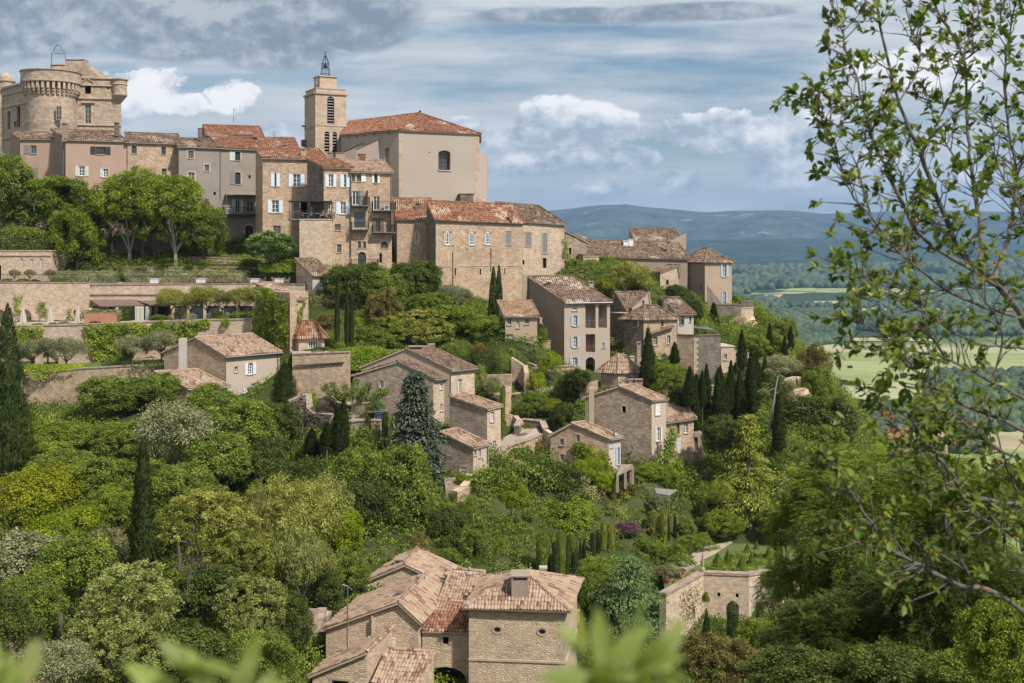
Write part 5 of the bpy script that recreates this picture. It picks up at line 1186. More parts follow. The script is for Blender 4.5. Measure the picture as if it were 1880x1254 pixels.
for (x0,y0,x1,y1) in ((634,682,699,733),(720,680,774,730),(635,850,696,893)):
 t0,_=h.ff.hit(h.X(x0),0);t1,_=h.ff.hit(h.X(x1),0);z1=h.ff.hit(h.X(x0),h.Yp(y0))[1];z0=h.ff.hit(h.X(x0),h.Yp(y1))[1];mb=MB()
 for q in np.arange(t0,t1,.12):h.ff.box(mb,q,q+.02,-.12,-.09,z0,z1)
 h.ff.box(mb,t0,t1,-.13,-.08,z1,z1+.04);mb.build('railing','rust',h.e)
for (x0,y0,x1,y1) in ((648,645,668,732),(726,655,740,728)):
 t0,_=h.ff.hit(h.X(x0),0,-1.4);t1,_=h.ff.hit(h.X(x1),0,-1.4);z1=h.ff.hit(h.X(x0),h.Yp(y0),-1.4)[1];z0=h.ff.hit(h.X(x0),h.Yp(y1),-1.4)[1];mb=MB();h.ff.box(mb,t0,t1,-1.47,-1.40,z0,z1);mb.build('door','paint_blue',h.e)
mb=MB();t0,_=h.ff.hit(h.X(645),0,-1.5);z1=h.ff.hit(h.X(650),h.Yp(975),-1.5)[1];h.ff.box(mb,t0,t0+.7,-1.58,-1.5,z1-2.2,z1);mb.build('door','paint_dark',h.e)
h.chimney(372,425,402,490,136,.6,'stone_dark');h.chimney(405,405,455,450,139,.7,'mortar');h.chimney(655,420,686,488,138,.7,'plaster_buff');h.gutter();h.done()
st_=MB();A=at(h.X(214),h.Yp(378),138);B=at(h.X(246),h.Yp(600),138);st_.abox(A[0],B[0],138,139.2,B[2]-2,A[2]);st_.build('chimney_stack','plaster_buff',h.e)
h=H('house','small low house with an orange tiled roof left of the tall loggia house',F_,(100,129),4,R=312,thL=100,d=4.5,eave=655,roof='shedf',rise=1.4,wall='plaster_buff',tile='tile_orange');h.win('f',115,665,140,710,'glass','paint_blue');h.win('f',230,665,258,705,'glass','paint_blue');h.win('f',175,685,195,730,'w','paint_white');h.win('f',105,772,155,800,'glass','paint_white');h.win('r',336,660,344,700,'w','paint_white');h.done()
# ---- stone cluster in the middle right
h=H('house','gabled brown roofed stone house with one tiny attic window, behind the cluster',F_,(905,142),10,R=1065,thL=128,L=793,eave=610,roof='gx',rise=2.0,rf=.6,wall='stone_grey',wside='stone_dark',tile='tile_brown')
h.done();g=H('x','x',F_,(945,141.4),10,R=1068,thL=105,d=3,eave=600,roof='gy',rise=.6,apex=(1055,497),wall='plaster_cream',tile='tile_brown',parent=h.e,part='gable_wall',oh=.15,ohs=.1);g.win('f',1008,548,1024,583,'w','paint_white',nx=1,sur='stone_block');g.done()
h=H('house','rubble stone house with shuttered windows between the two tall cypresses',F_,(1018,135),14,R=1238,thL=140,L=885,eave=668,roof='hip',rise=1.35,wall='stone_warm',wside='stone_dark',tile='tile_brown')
h.win('f',1135,670,1150,720,'glass','wood','',nx=1);h.win('f',1083,790,1110,845,'w','paint_greygreen',sur='stone_block');h.win('f',1175,780,1195,835,'w','paint_greygreen',sur='stone_block');h.win('s',955,683,977,723,'w','paint_grey','L','paint_blue',shw=.5)
mb=MB();t0,z=h.ff.hit(h.X(1058),h.Yp(765));t1,z1=h.ff.hit(h.X(1215),h.Yp(712));mb.hexa([h.ff.P(t0,0,z),h.ff.P(t0,.5,z-.15),h.ff.P(t1,.5,z1-.15),h.ff.P(t1,0,z1)],[h.ff.P(t0,0,z+.12),h.ff.P(t0,.5,z-.05),h.ff.P(t1,.5,z1-.05),h.ff.P(t1,0,z1+.12)]);mb.build('pent_roof','tile_brown',h.e)
h.chimney(1150,518,1176,580,138,.6,'stone_dark');h.done()
k_=H('x','x',F_,(893,139),14,R=1000,thL=128,L=790,eave=640,roof='flat',wall='stone_grey',wside='stone_dark',parent=h.e,part='side_wall');k_.win('s',848,785,874,835,'glass','wood') if 0 else k_.win('f',848+50,790,925,835,'glass','wood');k_.done()
h=H('house','whitewashed end of the stone cluster with two brown shuttered windows',F_,(1243,138.5),10,R=1350,thL=105,d=5,eave=640,roof='shedf',rise=1.7,wall='plaster_white',tile='tile_brown');h.win('f',1262,655,1282,710,'glass','wood','LR','paint_grey',shw=.3);h.win('f',1323,652,1335,690,'glass','wood')
h.done();mb=MB();A=at(h.X(1222),h.Yp(630),136.5);B=at(h.X(1240),h.Yp(860),136.5);mb.abox(A[0],B[0],136.5,137.1,B[2],A[2]);mb.build('chimney_stack','stone_dark',h.e)
h=H('ruin_wall','roofless dark rubble walls of an empty house with a tiled coping',F_,(1352,133),10,R=1530,thL=150,L=1240,eave=782,roof='none',rise=0,wall='stone_dark',wside='stone_warm',cat='wall',drop=1)
mb=MB()
for fr,ln in ((h.ff,h.w),(h.fs,h.d)):
 fr.box(mb,0,ln,-.35,.08,h.ze,h.ze+.1)
mb.build('coping','tile_brown',h.e);h.quoins('f');h.done()
h=H('house','low stone outbuilding with one small window right of the roofless walls',F_,(1532,134),8,R=1622,thL=100,d=4,eave=858,roof='flat',wall='stone_pale',cat='outbuilding');h.win('f',1550,905,1572,942,'w','paint_greygreen');h.win('f',1558,1030,1576,1080,'o');h.done()
mb=MB();p=[at(h.X(1330),h.Yp(730),140),at(h.X(1500),h.Yp(752),138),at(h.X(1440),h.Yp(726),143),at(h.X(1345),h.Yp(724),143)];mb.hexa(p,[q+np.array((0,0,.08)) for q in p])
for q in p:mb.tube([q,q-np.array((0,0,2.6))],.05,5)
tag(mb.build('canopy','zinc',None),'flat grey metal canopy behind the roofless rubble walls','canopy')
# ---- small square house, big gabled house and its neighbours
h=H('house','small square house with a pyramid roof above the big gabled stone house',F_,(848,122),12,R=990,thL=150,L=735,eave=1008,roof='hip',rise=1.5,wall='stone_pale',wside='stone_grey',tile='tile_pink',drop=2);h.win('f',928,1015,953,1075,'glass','paint_white','C','paint_blue',dp=.1);h.chimney(928,920,957,955,124,.5,'plaster_cream');h.chimney(975,825,1000,950,127,.6,'stone_grey')
h.quoins('f');h.done()
h=H('house','big dark rubble house with a wide gable and a tall chimney, lower right',J_,(782,113),40,R=878,thL=158,L=343,eave=352,roof='gx',apex=(566,258),wall='plaster_cream',wside='stone_grey',tile='tile_pink',oh=.25,ohs=.15,near=True)
h.win('s',586,382,611,426,'o',sur='stone_block',dp=.3);h.win('f',808,368,839,440,'glass','paint_white','C','linen',dp=.05,sur='stone_block');h.win('f',815,525,840,615,'glass','paint_white','LR','linen',shw=.4)
mb=MB();A=at(h.X(367),h.Yp(265),113.5);B=at(h.X(401),h.Yp(465),113.5);mb.abox(A[0],B[0],113.5,114.4,B[2]-1,A[2]);mb.build('chimney_stack','plaster_buff',h.e);h.chimney(628,205,668,240,117,.7,'brick');h.chimney(675,204,722,262,116.4,.7,'brick');h.done()
h=H('house','stone annex with red roof and green ivy at its foot beside the gabled house',J_,(868,115),25,R=1062,thL=110,d=5.5,eave=492,eave2=462,roof='shedf',rise=2.3,wall='stone_warm',tile='tile_pink',near=True)
h.win('f',947,495,968,570,'w','paint_grey','',ny=4);h.win('f',999,485,1024,560,'w','paint_white',ny=4);h.win('f',952,600,973,690,'glass','paint_white','C','paint_blue',dp=.05);h.win('f',948,750,969,812,'glass','paint_grey',nx=2);h.win('f',1005,740,1020,782,'glass','paint_grey',nx=1);h.done()
mb=MB();A=at(h.X(1064),0,116.5);Bx=at(h.X(1117),0,116.5)[0];z=lambda y:ztop(J_,y,117);mb.abox(A[0],Bx,116.4,119,z(582),z(552));mb.abox(Bx-.45,Bx,116.4,116.9,z(830),z(582));mb.abox(A[0],Bx,116.5,119,z(705),z(690));mb.abox(A[0],Bx,118.6,119,z(830),z(582));mb.abox(A[0],A[0]+.3,116.45,118.6,z(900),z(705));mb.build('porch','plaster_old',h.e)
h=H('house','low rubble cottage with small grey windows, half covered by a lime green vine',J_,(498,107.5),40,R=577,thL=158,L=112,eave=607,roof='gx',apex=(252,505),wall='plaster_white',wside='stone_warm',tile='tile_pink',oh=.2,ohs=.15,near=True)
for b in ((175,600,200,640),(175,703,200,740),(283,573,305,617)):h.win('s',*b,'w','paint_grey',sur='stone_block',dp=.12)
h.win('s',342,750,375,785,'w','paint_grey');h.win('f',510,612,524,655,'glass','paint_blue','C','paint_blue');h.win('f',556,655,570,770,'glass','paint_blue','L','paint_blue',shw=.8);h.win('f',538,540,560,570,'glass','paint_blue');h.gutter();h.done()
mb=MB();q=lambda x,y,Y=105.5:at(J_[0]+x*J_[2],J_[1]+y*J_[2],Y);p=[q(548,850,104.5),q(662,795,106),q(655,778,108.5),q(578,778,108.5)];mb.hexa(p,[a+np.array((0,0,.14)) for a in p])
for x,y,Y in ((556,847,104.6),(608,822,105.3),(657,798,106)):a=q(x,y,Y);mb.abox(a[0]-.12,a[0]+.12,Y,Y+.25,a[2]-1.5,a[2])
mb.abox(q(556,0,106.4)[0],q(657,0,106.4)[0],106.6,106.8,q(0,930,106)[2],q(0,810,106)[2]);mb.build('porch','plaster_old',h.e)
# ---- centre house group
h=H('house','central stone house with two stepped brown roofs and a broad pink chimney',I_,(688,110.5),45,R=802,thL=160,L=112,eave=302,roof='gx',apex=(430,182),wall='stone_pale',wside='stone_grey',tile='tile_brown',oh=.25,ohs=.12,near=True)
h.win('s',302,305,330,362,'w','paint_white',arch=.6,sur='stone_block',nx=2,ny=3);h.win('f',737,315,755,370,'w','paint_white',nx=2);h.win('f',738,478,755,525,'w','paint_white',nx=1);h.gutter();h.done()
g=H('x','x',I_,(804,111.3),45,R=985,thL=160,d=9.5,eave=240,roof='gx',rise=1.9,rf=.5,wall='stone_pale',wside='mortar',tile='tile_brown',parent=h.e,part='tall_wall',oh=.25,ohs=.12,near=True)
g.win('f',866,298,888,400,'w','paint_white',arch=.5,sur='stone_block',ny=4);g.gutter();g.chimney(510,62,612,190,113,1.0,'plaster_old');g.chimney(650,45,695,80,118,.6,'stone_grey');g.pipe('f',812,250,640,'zinc');g.done()
h=H('house','narrow stone annex with a single sloping roof below the central house',I_,(1075,105.5),42,R=1173,thL=152,L=808,eave=522,eave2=498,roof='shedf',apex=(808,432),wall='stone_pale',wside='stone_grey',tile='tile_pink',oh=.2,ohs=.15,near=True)
h.win('f',1097,532,1125,603,'w','paint_white',nx=3,ny=3,sur='stone_block');h.win('f',1118,742,1138,800,'w','paint_white',nx=1);h.win('f',1120,880,1142,925,'glass','paint_white');h.done()
h=H('house','lowest stone annex of the central house with a pale door above the steps',I_,(975,102.5),42,R=1086,thL=152,L=738,eave=800,eave2=772,roof='shedf',apex=(738,690),wall='plaster_cream',wside='stone_grey',tile='tile_pink',oh=.2,ohs=.15,near=True)
h.win('f',1015,806,1030,860,'glass','paint_white',nx=1);h.win('f',985,812,998,845,'glass','paint_grey',nx=1);h.win('s',880,930,927,985,'glass','linen','C','linen',dp=.1,sur='stone_block');h.pipe('f',1080,780,905);h.done()
# ---- left house with blue shutters
h=H('house','stone house with pale blue shutters and a white chimney below the ivy terrace',H_,(720,118),45,R=1143,thL=150,L=256,eave=396,eave2=362,roof='gx',apex=(495,258),wall='plaster_cream',wside='stone_warm',tile='tile_pink',oh=.3,ohs=.15,near=True)
h.win('f',797,472,819,514,'w','paint_white',nx=1,sur='stone_block');h.win('f',900,445,935,532,'w','paint_white','LR','paint_pale',arch=.5,shw=.68,nx=2,ny=4,sur='stone_block');h.win('f',897,632,942,752,'w','paint_white','LR','paint_pale',arch=.4,shw=.68,nx=2,ny=3,sur='stone_block')
h.gutter();h.pipe('f',1130,372,570);h.pipe('f',728,420,600);mb=MB();A=at(h.X(368),h.Yp(258),117.6);B=at(h.X(416),h.Yp(495),117.6);mb.abox(A[0],B[0],117.6,118.4,B[2]-1.5,A[2]);mb.build('chimney_stack','plaster_white',h.e);h.done()
h=H('house','low pink tiled roof poking out of the trees left of the blue shuttered house',H_,(432,112.5),40,R=742,thL=150,L=18,eave=646,eave2=624,roof='gx',apex=(190,522),wall='stone_warm',tile='tile_pink',oh=.3,ohs=.15,near=True);h.win('f',530,715,548,755,'glass','paint_blue');h.gutter();h.done()
h=H('house','small whitish house with a red tiled roof behind the topiary ball',G_,(268,126),12,R=453,thL=128,L=222,eave=526,roof='hip',rise=1.3,wall='stone_pale',wside='plaster_cream',tile='tile_red');h.win('f',335,568,405,628,'w','paint_white',nx=4,ny=1);h.win('s',228,578,242,640,'glass','paint_white');h.done()
h=H('house','ivy clad house with one small white framed window',G_,(200,127),18,R=310,thL=140,d=6,eave=275,roof='shedf',rise=1.6,wall='plaster_cream',tile='tile_pink');h.win('f',226,335,248,400,'w','paint_white',sur='plaster_white',nx=1);h.done();IVY_H=h
h=H('house','small whitewashed house with a brown roof below the terrace rampart',G_,(367,139),10,R=500,thL=135,L=250,eave=103,roof='shedf',rise=1.9,wall='plaster_white',wside='stone_pale',tile='tile_brown');h.win('f',433,112,470,190,'w','paint_white',nx=2);h.win('s',305,140,325,185,'w','paint_white',nx=1);h.done()
# ---- terraces
h=H('garden_pavilion','flat roofed stone pavilion with three blind windows under the clipped hedge',C_,(-60,143),0,R=370,thL=90,d=6,eave=318,roof='flat',wall='stone_pale',cat='pavilion')
for x in (147,218,287):h.win('f',x,372,x+20,445,'plaster_white',dp=.12,sill=False,name='blind_window')
h.win('f',-20,418,8,525,'o',sill=False);h.band('f',343,352,.12);h.done()
def rail(name,label,pts,hh=1.0,step=.16,mat='iron',posts=2.2,r=.014):
 mb=MB()
 for a,b in zip(pts[:-1],pts[1:]):
  a=np.array(a);b=np.array(b);L=np.linalg.norm(b-a);k=int(L/step)
  for i in range(k+1):p=a+(b-a)*i/k;rr=r*2 if i % int(posts/step) == 0 else r;mb.tube([p,p+np.array((0,0,hh))],rr,4,cap=False)
  for z in (hh,.12):mb.tube([a+np.array((0,0,z)),b+np.array((0,0,z))],.025,4)
 return tag(mb.build(name,mat,None,org=tuple(pts[0])),label,'railing')
# ---- bottom complex
h=H('stone_house','square stone house with a pyramid roof, big chimney and two oval windows, bottom centre',K_,(1068,76),-6,R=1622,thL=80,d=6.6,eave=352,base=1100,roof='hip',rise=1.35,wall='stone_fine',tile='tile_pink',oh=.42,near=True)
for x0,y0,x1,y1 in ((1212,473,1252,501),(1470,485,1510,512)):
 t0,t1,z0,z1=(*sorted((h.ff.hit(h.X(x0),0)[0],h.ff.hit(h.X(x1),0)[0])),h.ff.hit(h.X(x0),h.Yp(y1))[1],h.ff.hit(h.X(x0),h.Yp(y0))[1])
 cx_,cz,ra,rb=(t0+t1)/2,(z0+z1)/2,(t1-t0)/2,(z1-z0)/2;mb=MB();K=20;fr=h.ff
 for i in range(K):
  a,b=2*math.pi*i/K,2*math.pi*(i+1)/K;e=lambda s_,q,an:fr.P(cx_+(ra+s_)*math.cos(an),q,cz+(rb+s_)*math.sin(an))
  mb.hexa([e(0,.0,a),e(0,.0,b),e(.16,.0,b),e(.16,.0,a)],[e(0,.035,a),e(0,.035,b),e(.16,.035,b),e(.16,.035,a)])
 w_=mb.build('window','stone_block',h.e);mb=MB();mb.face([fr.P(cx_+ra*math.cos(2*math.pi*i/K),.012,cz+rb*math.sin(2*math.pi*i/K)) for i in range(K)]);mb.build('pane','dark',w_)
h.chimney(1313,180,1412,300,76.3,1.5,'plaster_old',pots=False);h.band('f',652,664,.07,'stone_block',name='string_course');h.band('r',652,664,.07,'stone_block',name='string_course');h.quoins('f');h.quoins('f',1);h.win('r',1692,385,1702,450,'o',arch=.8,dp=.2,sur='stone_block')
mb=MB()
h.done()
h=H('stone_house','recessed link with a small red tiled roof over a wide carriage arch, bottom centre',K_,(800,77.4),-6,R=1066,thL=84,d=3.5,eave=500,base=1100,roof='shedf',rise=.75,wall='stone_fine',tile='tile_red',oh=.2,ohs=0,near=True)
h.win('f',918,530,952,574,'o',dp=.25,sur='stone_block');h.win('f',817,702,1055,960,'stone_dark',arch=.62,dp=1.6,name='carriage_arch',sill=False,sur='stone_block');h.done()
g=H('stone_house','upper wing with a broad pink tiled slope behind the carriage arch',K_,(862,79.6),-6,R=1075,thL=80,d=5.5,eave=400,eave2=420,base=1100,roof='shedf',rise=1.5,wall='stone_fine',tile='tile_pink',oh=.3,ohs=0,near=True);g.chimney(1087,230,1112,290,80.5,.4,'plaster_old');g.done()
h=H('stone_house','gabled stone house with a small grey shuttered window left of the carriage arch',K_,(246,78),-10,R=778,thL=78,d=7.0,eave=486,base=1100,roof='gy',apex=(667,338),back=.9,wall='stone_fine',tile='tile_pink',oh=.3,ohs=.25,near=True)
h.win('f',580,535,620,597,'w','paint_dark','LR','linen',arch=.6,shw=.6,nx=2,ny=3,sur='stone_block');h.chimney(777,182,815,248,82.5,.45,'plaster_old');h.chimney(652,275,688,322,79,.4,'zinc',pots=False);h.quoins('f',1);h.done()
mb=MB();h.ff.box(mb,h.ff.hit(h.X(515),0)[0],h.ff.hit(h.X(521),0)[0],.0,.35,h.z0,h.ff.hit(h.X(518),h.Yp(405))[1]);mb.build('pilaster','stone_fine',h.e)
h=H('stone_house','rearmost stone wing with a wide pink tiled gable and two chimneys, bottom group',K_,(392,87),-8,R=985,thL=84,d=4.6,eave=248,base=1060,roof='gy',apex=(700,122),back=.2,wall='stone_fine',tile='tile_pink',oh=.3,ohs=.2,near=True)
h.chimney(640,85,692,205,87.5,.8,'plaster_old');h.chimney(472,90,506,182,90,.6,'plaster_old');h.done()
h=H('stone_house','low wing with a slanting pink tiled lean-to roof, bottom left of the group',K_,(168,73.2),-10,R=482,thL=76,d=4.6,eave=757,base=1100,roof='sheds',apex=(480,628),wall='stone_fine',wside='plaster_pink',tile='tile_pink',oh=.25,ohs=.2,near=True)
h.win('f',280,782,376,860,'o',dp=.3,sur='stone_block',sill=False);h.done()
h=H('outbuilding','dark edged tiled lean-to at the very bottom left of the carriage arch',K_,(520,71.8),-10,R=790,thL=78,d=3.0,eave=800,base=1100,roof='shedf',rise=1.0,wall='stone_fine',tile='tile_pink',oh=.2,ohs=.1,near=True,cat='outbuilding');h.done()
h=H('parapet_wall','dark stone parapet wall with two urns between the tiled roofs, bottom centre',K_,(890,84),-4,R=1118,thL=86,d=.6,eave=214,base=700,roof='flat',wall='stone_dark',cat='wall');h.done()
def urn(px,py0,py1,Y,label,group='stone urns on the parapet'):
 a=at(px,py1,Y);z=a[2];Hh=at(px,py0,Y)[2]-z;s=Hh;mb=MB()
 mb.lathe(a[:2],[(.16*s,z),(.16*s,z+.1*s),(.07*s,z+.16*s),(.09*s,z+.25*s),(.22*s,z+.42*s),(.24*s,z+.52*s),(.15*s,z+.62*s),(.09*s,z+.70*s),(.14*s,z+.80*s),(.10*s,z+.92*s),(0,z+s)],14)
 tag(mb.build('urn','stone_grey',None,smooth=True,org=(a[0],a[1],z)),label,'urn',group)
urn(820,1040,1067,84.2,'left of two grey stone urns on the dark parapet');urn(862,1040,1067,84.2,'right of two grey stone urns on the dark parapet, beside the pink roof');urn(974,1040,1056,84,'small grey urn showing behind the big chimney of the square house')
e=at(997.5,1054,86);mb=MB();mb.abox(e[0]-.22,e[0]+.22,86,86.5,e[2]-3,e[2]+.35);mb.abox(e[0]-.3,e[0]+.3,85.95,86.55,e[2]+.35,e[2]+.5);tag(mb.build('chimney','plaster_cream',None,org=(e[0],86,e[2]-3)),'pale chimney standing behind the square house roof','chimney')
mb=MB();e=at(638,1250,76);t=at(638,1076,76);mb.tube([e,t],.045,6);mb.tube([t,t+np.array((-.35,0,.1))],.03,4);mb.tube([t,t+np.array((.3,.1,-.3))],.03,4);tag(mb.build('pole','zinc',None,org=tuple(e)),'thin grey metal pole at the left edge of the bottom stone group','pole')
# ---- free walls: list of (px, py_top, Y); bottom follows the ground
def wall_thing(label,V,pts,mat='stone_warm',base=None,th=.5,cop='stone_grey',name='stone_wall',cat='wall',holes=(),drop=1.5,group=None,cz=.12):
 W_=[at(V[0]+x*V[2],V[1]+y*V[2],Y) for x,y,Y in pts];e=None;mb=MB();mc=MB()
 z0s=[]
 zbase=min(min(gz(p[0],p[1]) for p in W_),min(gz(p[0],p[1]-1) for p in W_))-drop if base is None else base
 e=empty(name,(W_[0][0],W_[0][1],zbase),label,cat,group);frs=[]
 for i,(a,b) in enumerate(zip(W_[:-1],W_[1:])):
  d=(b-a)[:2];L=np.linalg.norm(d);d=d/L;nn=np.array((d[1],-d[0]));fr=Frame2(a[:2],d,nn);frs.append((fr,L));hl=[]
  for (seg,x0,y0,x1,y1,arch,dp,mm) in holes:
   if seg != i:continue
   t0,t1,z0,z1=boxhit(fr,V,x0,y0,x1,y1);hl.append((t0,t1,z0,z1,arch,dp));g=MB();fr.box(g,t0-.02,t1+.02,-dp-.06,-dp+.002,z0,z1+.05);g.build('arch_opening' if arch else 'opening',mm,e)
  top=lambda t:a[2]+(b[2]-a[2])*t/L
  wall_mesh(mb,fr,0,L,zbase,top,[],hl,0)
  bk=Frame2(a[:2]-nn*th,d,-nn);wall_mesh(mb,bk,0,L,zbase,top,[],[],0)
  for (t,tt) in ((0,a),(L,b)):mb.face([fr.P(t,0,zbase),fr.P(t,-th,zbase),fr.P(t,-th,tt[2]),fr.P(t,0,tt[2])])
  if cz:mc.hexa([fr.P(-.04,-th-.06,a[2]),fr.P(-.04,.07,a[2]),fr.P(L+.04,.07,b[2]),fr.P(L+.04,-th-.06,b[2])],[fr.P(-.04,-th-.06,a[2]+cz),fr.P(-.04,.07,a[2]+cz),fr.P(L+.04,.07,b[2]+cz),fr.P(L+.04,-th-.06,b[2]+cz)])
  else:mc=None or mb;mb.face([fr.P(0,0,a[2]),fr.P(L,0,b[2]),fr.P(L,-th,b[2]),fr.P(0,-th,a[2])])
 mb.build('wall',mat,e)
 if cz:mc.build('coping',cop,e)
 return e,frs
def slab(name,label,V,pts,th=.25,mat='path',kind='structure'):
 P=[at(V[0]+x*V[2],V[1]+y*V[2],Y) for x,y,Y in pts];mb=MB();z=np.array((0,0,th));k=len(P)
 mb.face(P);mb.face([p-z for p in P[::-1]])
 for i in range(k):j=(i+1) % k;mb.face([P[i]-z,P[j]-z,P[j],P[i]])
 o=mb.build(name,mat,None)
 return tag(o,kind=kind)
TF=wall_thing('terrace wall with arched openings and parasols below the pavilion, far left',C_,[(-70,545,138),(636,546,138)],'stone_pale',holes=((0,125,735,226,858,1,1.2,'dark'),(0,-60,735,40,858,1,1.2,'dark'),(0,525,740,560,850,1,.8,'dark')))
wall_thing('long terrace wall carrying the dining tables, under the clipped hedge',C_,[(636,565,139),(1905,552,140.5),(2190,560,139.5)],'stone_pale',drop=.5)
mb=MB();fr=Frame2(at(0,0,139)[:2],(1,0),(0,-1));
slab('terrace','',C_,[(-70,858,131.5),(640,852,131.5),(1500,815,131.5),(1900,800,131.5),(1900,795,139),(-70,832,138.5)],.3)
slab('terrace','',C_,[(-70,548,138.3),(636,549,138.3),(636,570,139.3),(1905,557,140.8),(2190,563,139.9),(2190,540,146),(-70,520,146)],.25)
e=empty('pergola',tuple(at(163,600,137)),'rust coloured pergola with pale curtains on the lower terrace','pergola')
def quadbox(parent,name,V,pts,th,mat):
 P=[at(V[0]+x*V[2],V[1]+y*V[2],Y) for x,y,Y in pts];mb=MB();z=np.array((0,0,th));mb.hexa([p-z for p in P],P);return mb.build(name,mat,parent)
quadbox(e,'canopy',C_,[(715,712,135),(1040,706,135),(955,662,138.9),(642,664,138.9)],.12,'rust')
quadbox(e,'canopy',C_,[(1075,702,135),(1300,698,135),(1230,668,138.9),(975,670,138.9)],.12,'rust')
mb=MB()
for x in (722,860,1035,1085,1290):a=at(0+x*.25532,380+710*.25532,135.1);mb.abox(a[0]-.05,a[0]+.05,135.1,135.2,a[2]-3.2,a[2])
mb.build('post','paint_dark',e)
def curtain(x0,x1,y0,y1,Y):
 a,b=at(x0*.25532,380+y0*.25532,Y),at(x1*.25532,380+y1*.25532,Y);k=28;xs=np.linspace(a[0],b[0],k);mb=MB()
 for i in range(k-1):y_=lambda j:Y+.10*math.sin(j*1.9);mb.face([(xs[i],y_(i),b[2]),(xs[i+1],y_(i+1),b[2]),(xs[i+1],y_(i+1),a[2]),(xs[i],y_(i),a[2])])
 mb.build('curtain','linen',e)
curtain(970,1032,716,826,134.9);curtain(1045,1090,716,822,135.3);curtain(832,852,722,828,135);curtain(640,745,726,745,137.5)
h=H('pavilion','glazed dark fronted pavilion behind the pergola and olive trees',C_,(640,138.6),0,R=1900,thL=90,d=.35,eave=600,base=800,roof='none',rise=0,wall='stone_pale',cat='pavilion',drop=1);
for x in range(665,1900,118):h.win('f',x,712,x+88,826,'glass','paint_dark',nx=2,ny=1,sill=False,dp=.15)
h.band('f',618,630,.15);h.done()
def parasol_closed(x,y0,y1,Y,label):
 a=at(x*.25532,380+y1*.25532,Y);t=at(x*.25532,380+y0*.25532,Y);Hh=t[2]-a[2];e=empty('parasol',tuple(a),label,'parasol','closed parasols on the arcade terrace')
 mb=MB();mb.tube([a,t],.035,6);mb.build('pole','wood',e);mb=MB();k=16
 for zz0,r0,zz1,r1 in ((.18,.36,.5,.26),(.5,.26,.62,.20),(.62,.20,.95,.05)):
  for i in range(k):
   f=lambda r,j:(a[0]+r*(1+.22*(j % 2))*math.cos(2*math.pi*j/k),a[1]+r*(1+.22*(j % 2))*math.sin(2*math.pi*j/k))
   mb.face([(*f(r0,i),a[2]+Hh*zz0),(*f(r0,(i+1) % k),a[2]+Hh*zz0),(*f(r1,(i+1) % k),a[2]+Hh*zz1),(*f(r1,i),a[2]+Hh*zz1)])
 mb.build('canopy','beige_cloth',e)
parasol_closed(165,700,858,133,'closed beige parasol beside the left arch of the terrace wall');parasol_closed(360,700,856,133,'closed beige parasol beside the rounded ivy patch');parasol_closed(560,700,846,133,'closed beige parasol beside the yellowish vine near the pergola')
def table(x,y,Y,label):
 a=at(x*.25532,380+y*.25532,Y);e=empty('table',tuple(a),label,'table','white clothed tables on the upper terrace');mb=MB();mb.abox(a[0]-.55,a[0]+.55,Y-.45,Y+.45,a[2]+.02,a[2]+.75);mb.abox(a[0]-.62,a[0]+.62,Y-.5,Y+.5,a[2]+.75,a[2]+.79);mb.build('tablecloth','paint_white',e)
def chair(x,y,Y,label,rz=0):
 a=at(x*.25532,380+y*.25532,Y);e=empty('wicker_chair',tuple(a),label,'chair','wicker armchairs on the upper terrace');mb=MB();s=1 if rz == 0 else -1
 mb.abox(a[0]-.3,a[0]+.3,Y-.3,Y+.3,a[2]+.38,a[2]+.5);mb.build('seat','wicker',e);mb=MB();mb.hexa([(a[0]+s*.22,Y-.3,a[2]+.5),(a[0]+s*.30,Y-.3,a[2]+.5),(a[0]+s*.30,Y+.3,a[2]+.5),(a[0]+s*.22,Y+.3,a[2]+.5)],[(a[0]+s*.34,Y-.26,a[2]+1.0),(a[0]+s*.42,Y-.26,a[2]+1.0),(a[0]+s*.42,Y+.26,a[2]+1.0),(a[0]+s*.34,Y+.26,a[2]+1.0)]);mb.build('backrest','wicker',e)
 mb=MB()
 for dx in (-.27,.27):
  for dy in (-.27,.27):mb.abox(a[0]+dx-.025,a[0]+dx+.025,Y+dy-.025,Y+dy+.025,a[2],a[2]+.38)
 mb.abox(a[0]-.3,a[0]+.3,Y-.33,Y-.27,a[2]+.5,a[2]+.7);mb.build('leg','wicker',e)
for i,x in enumerate((1118,1450,1835,2010)):
 w=('left end of the upper terrace','middle of the upper terrace','right part of the upper terrace','right end of the upper terrace')[i]
 table(x,560,141.3,'white clothed dining table at the '+w);chair(x-32,562,141.2,'wicker armchair left of the table at the '+w,1);chair(x+52,562,141.2,'wicker armchair right of the table at the '+w,0)
chair(1268,560,141.2,'lone wicker armchair facing the left clothed table');chair(1595,560,141.2,'lone wicker armchair between the middle and right tables')
P3=lambda V,x,y,Y:at(V[0]+x*V[2],V[1]+y*V[2],Y)
rail('railing','thin black railing along the upper dining terrace',[P3(C_,640,562,139.2),P3(C_,1905,550,140.7),P3(C_,2180,558,139.7)])
rail('railing','thin black railing before the pavilion at the far left',[P3(C_,-70,543,138.2),P3(C_,380,543,138.2),P3(C_,636,544,138.2)])
rail('railing','black railing on the roof of the stone pavilion',[P3(C_,-70,314,143.1),P3(C_,370,314,143.1)])
wall_thing('ivy covered terrace wall with arcades behind the olive trees',C_,[(-70,862,131),(600,852,131),(640,846,131),(1500,815,131),(1845,812,130.5),(1900,818,130.5)],'stone_pale',holes=((0,302,1030,420,1150,1,1.6,'dark'),(0,128,1040,252,1160,1,1.6,'dark'),(2,1030,975,1185,1088,1,1.6,'dark')))
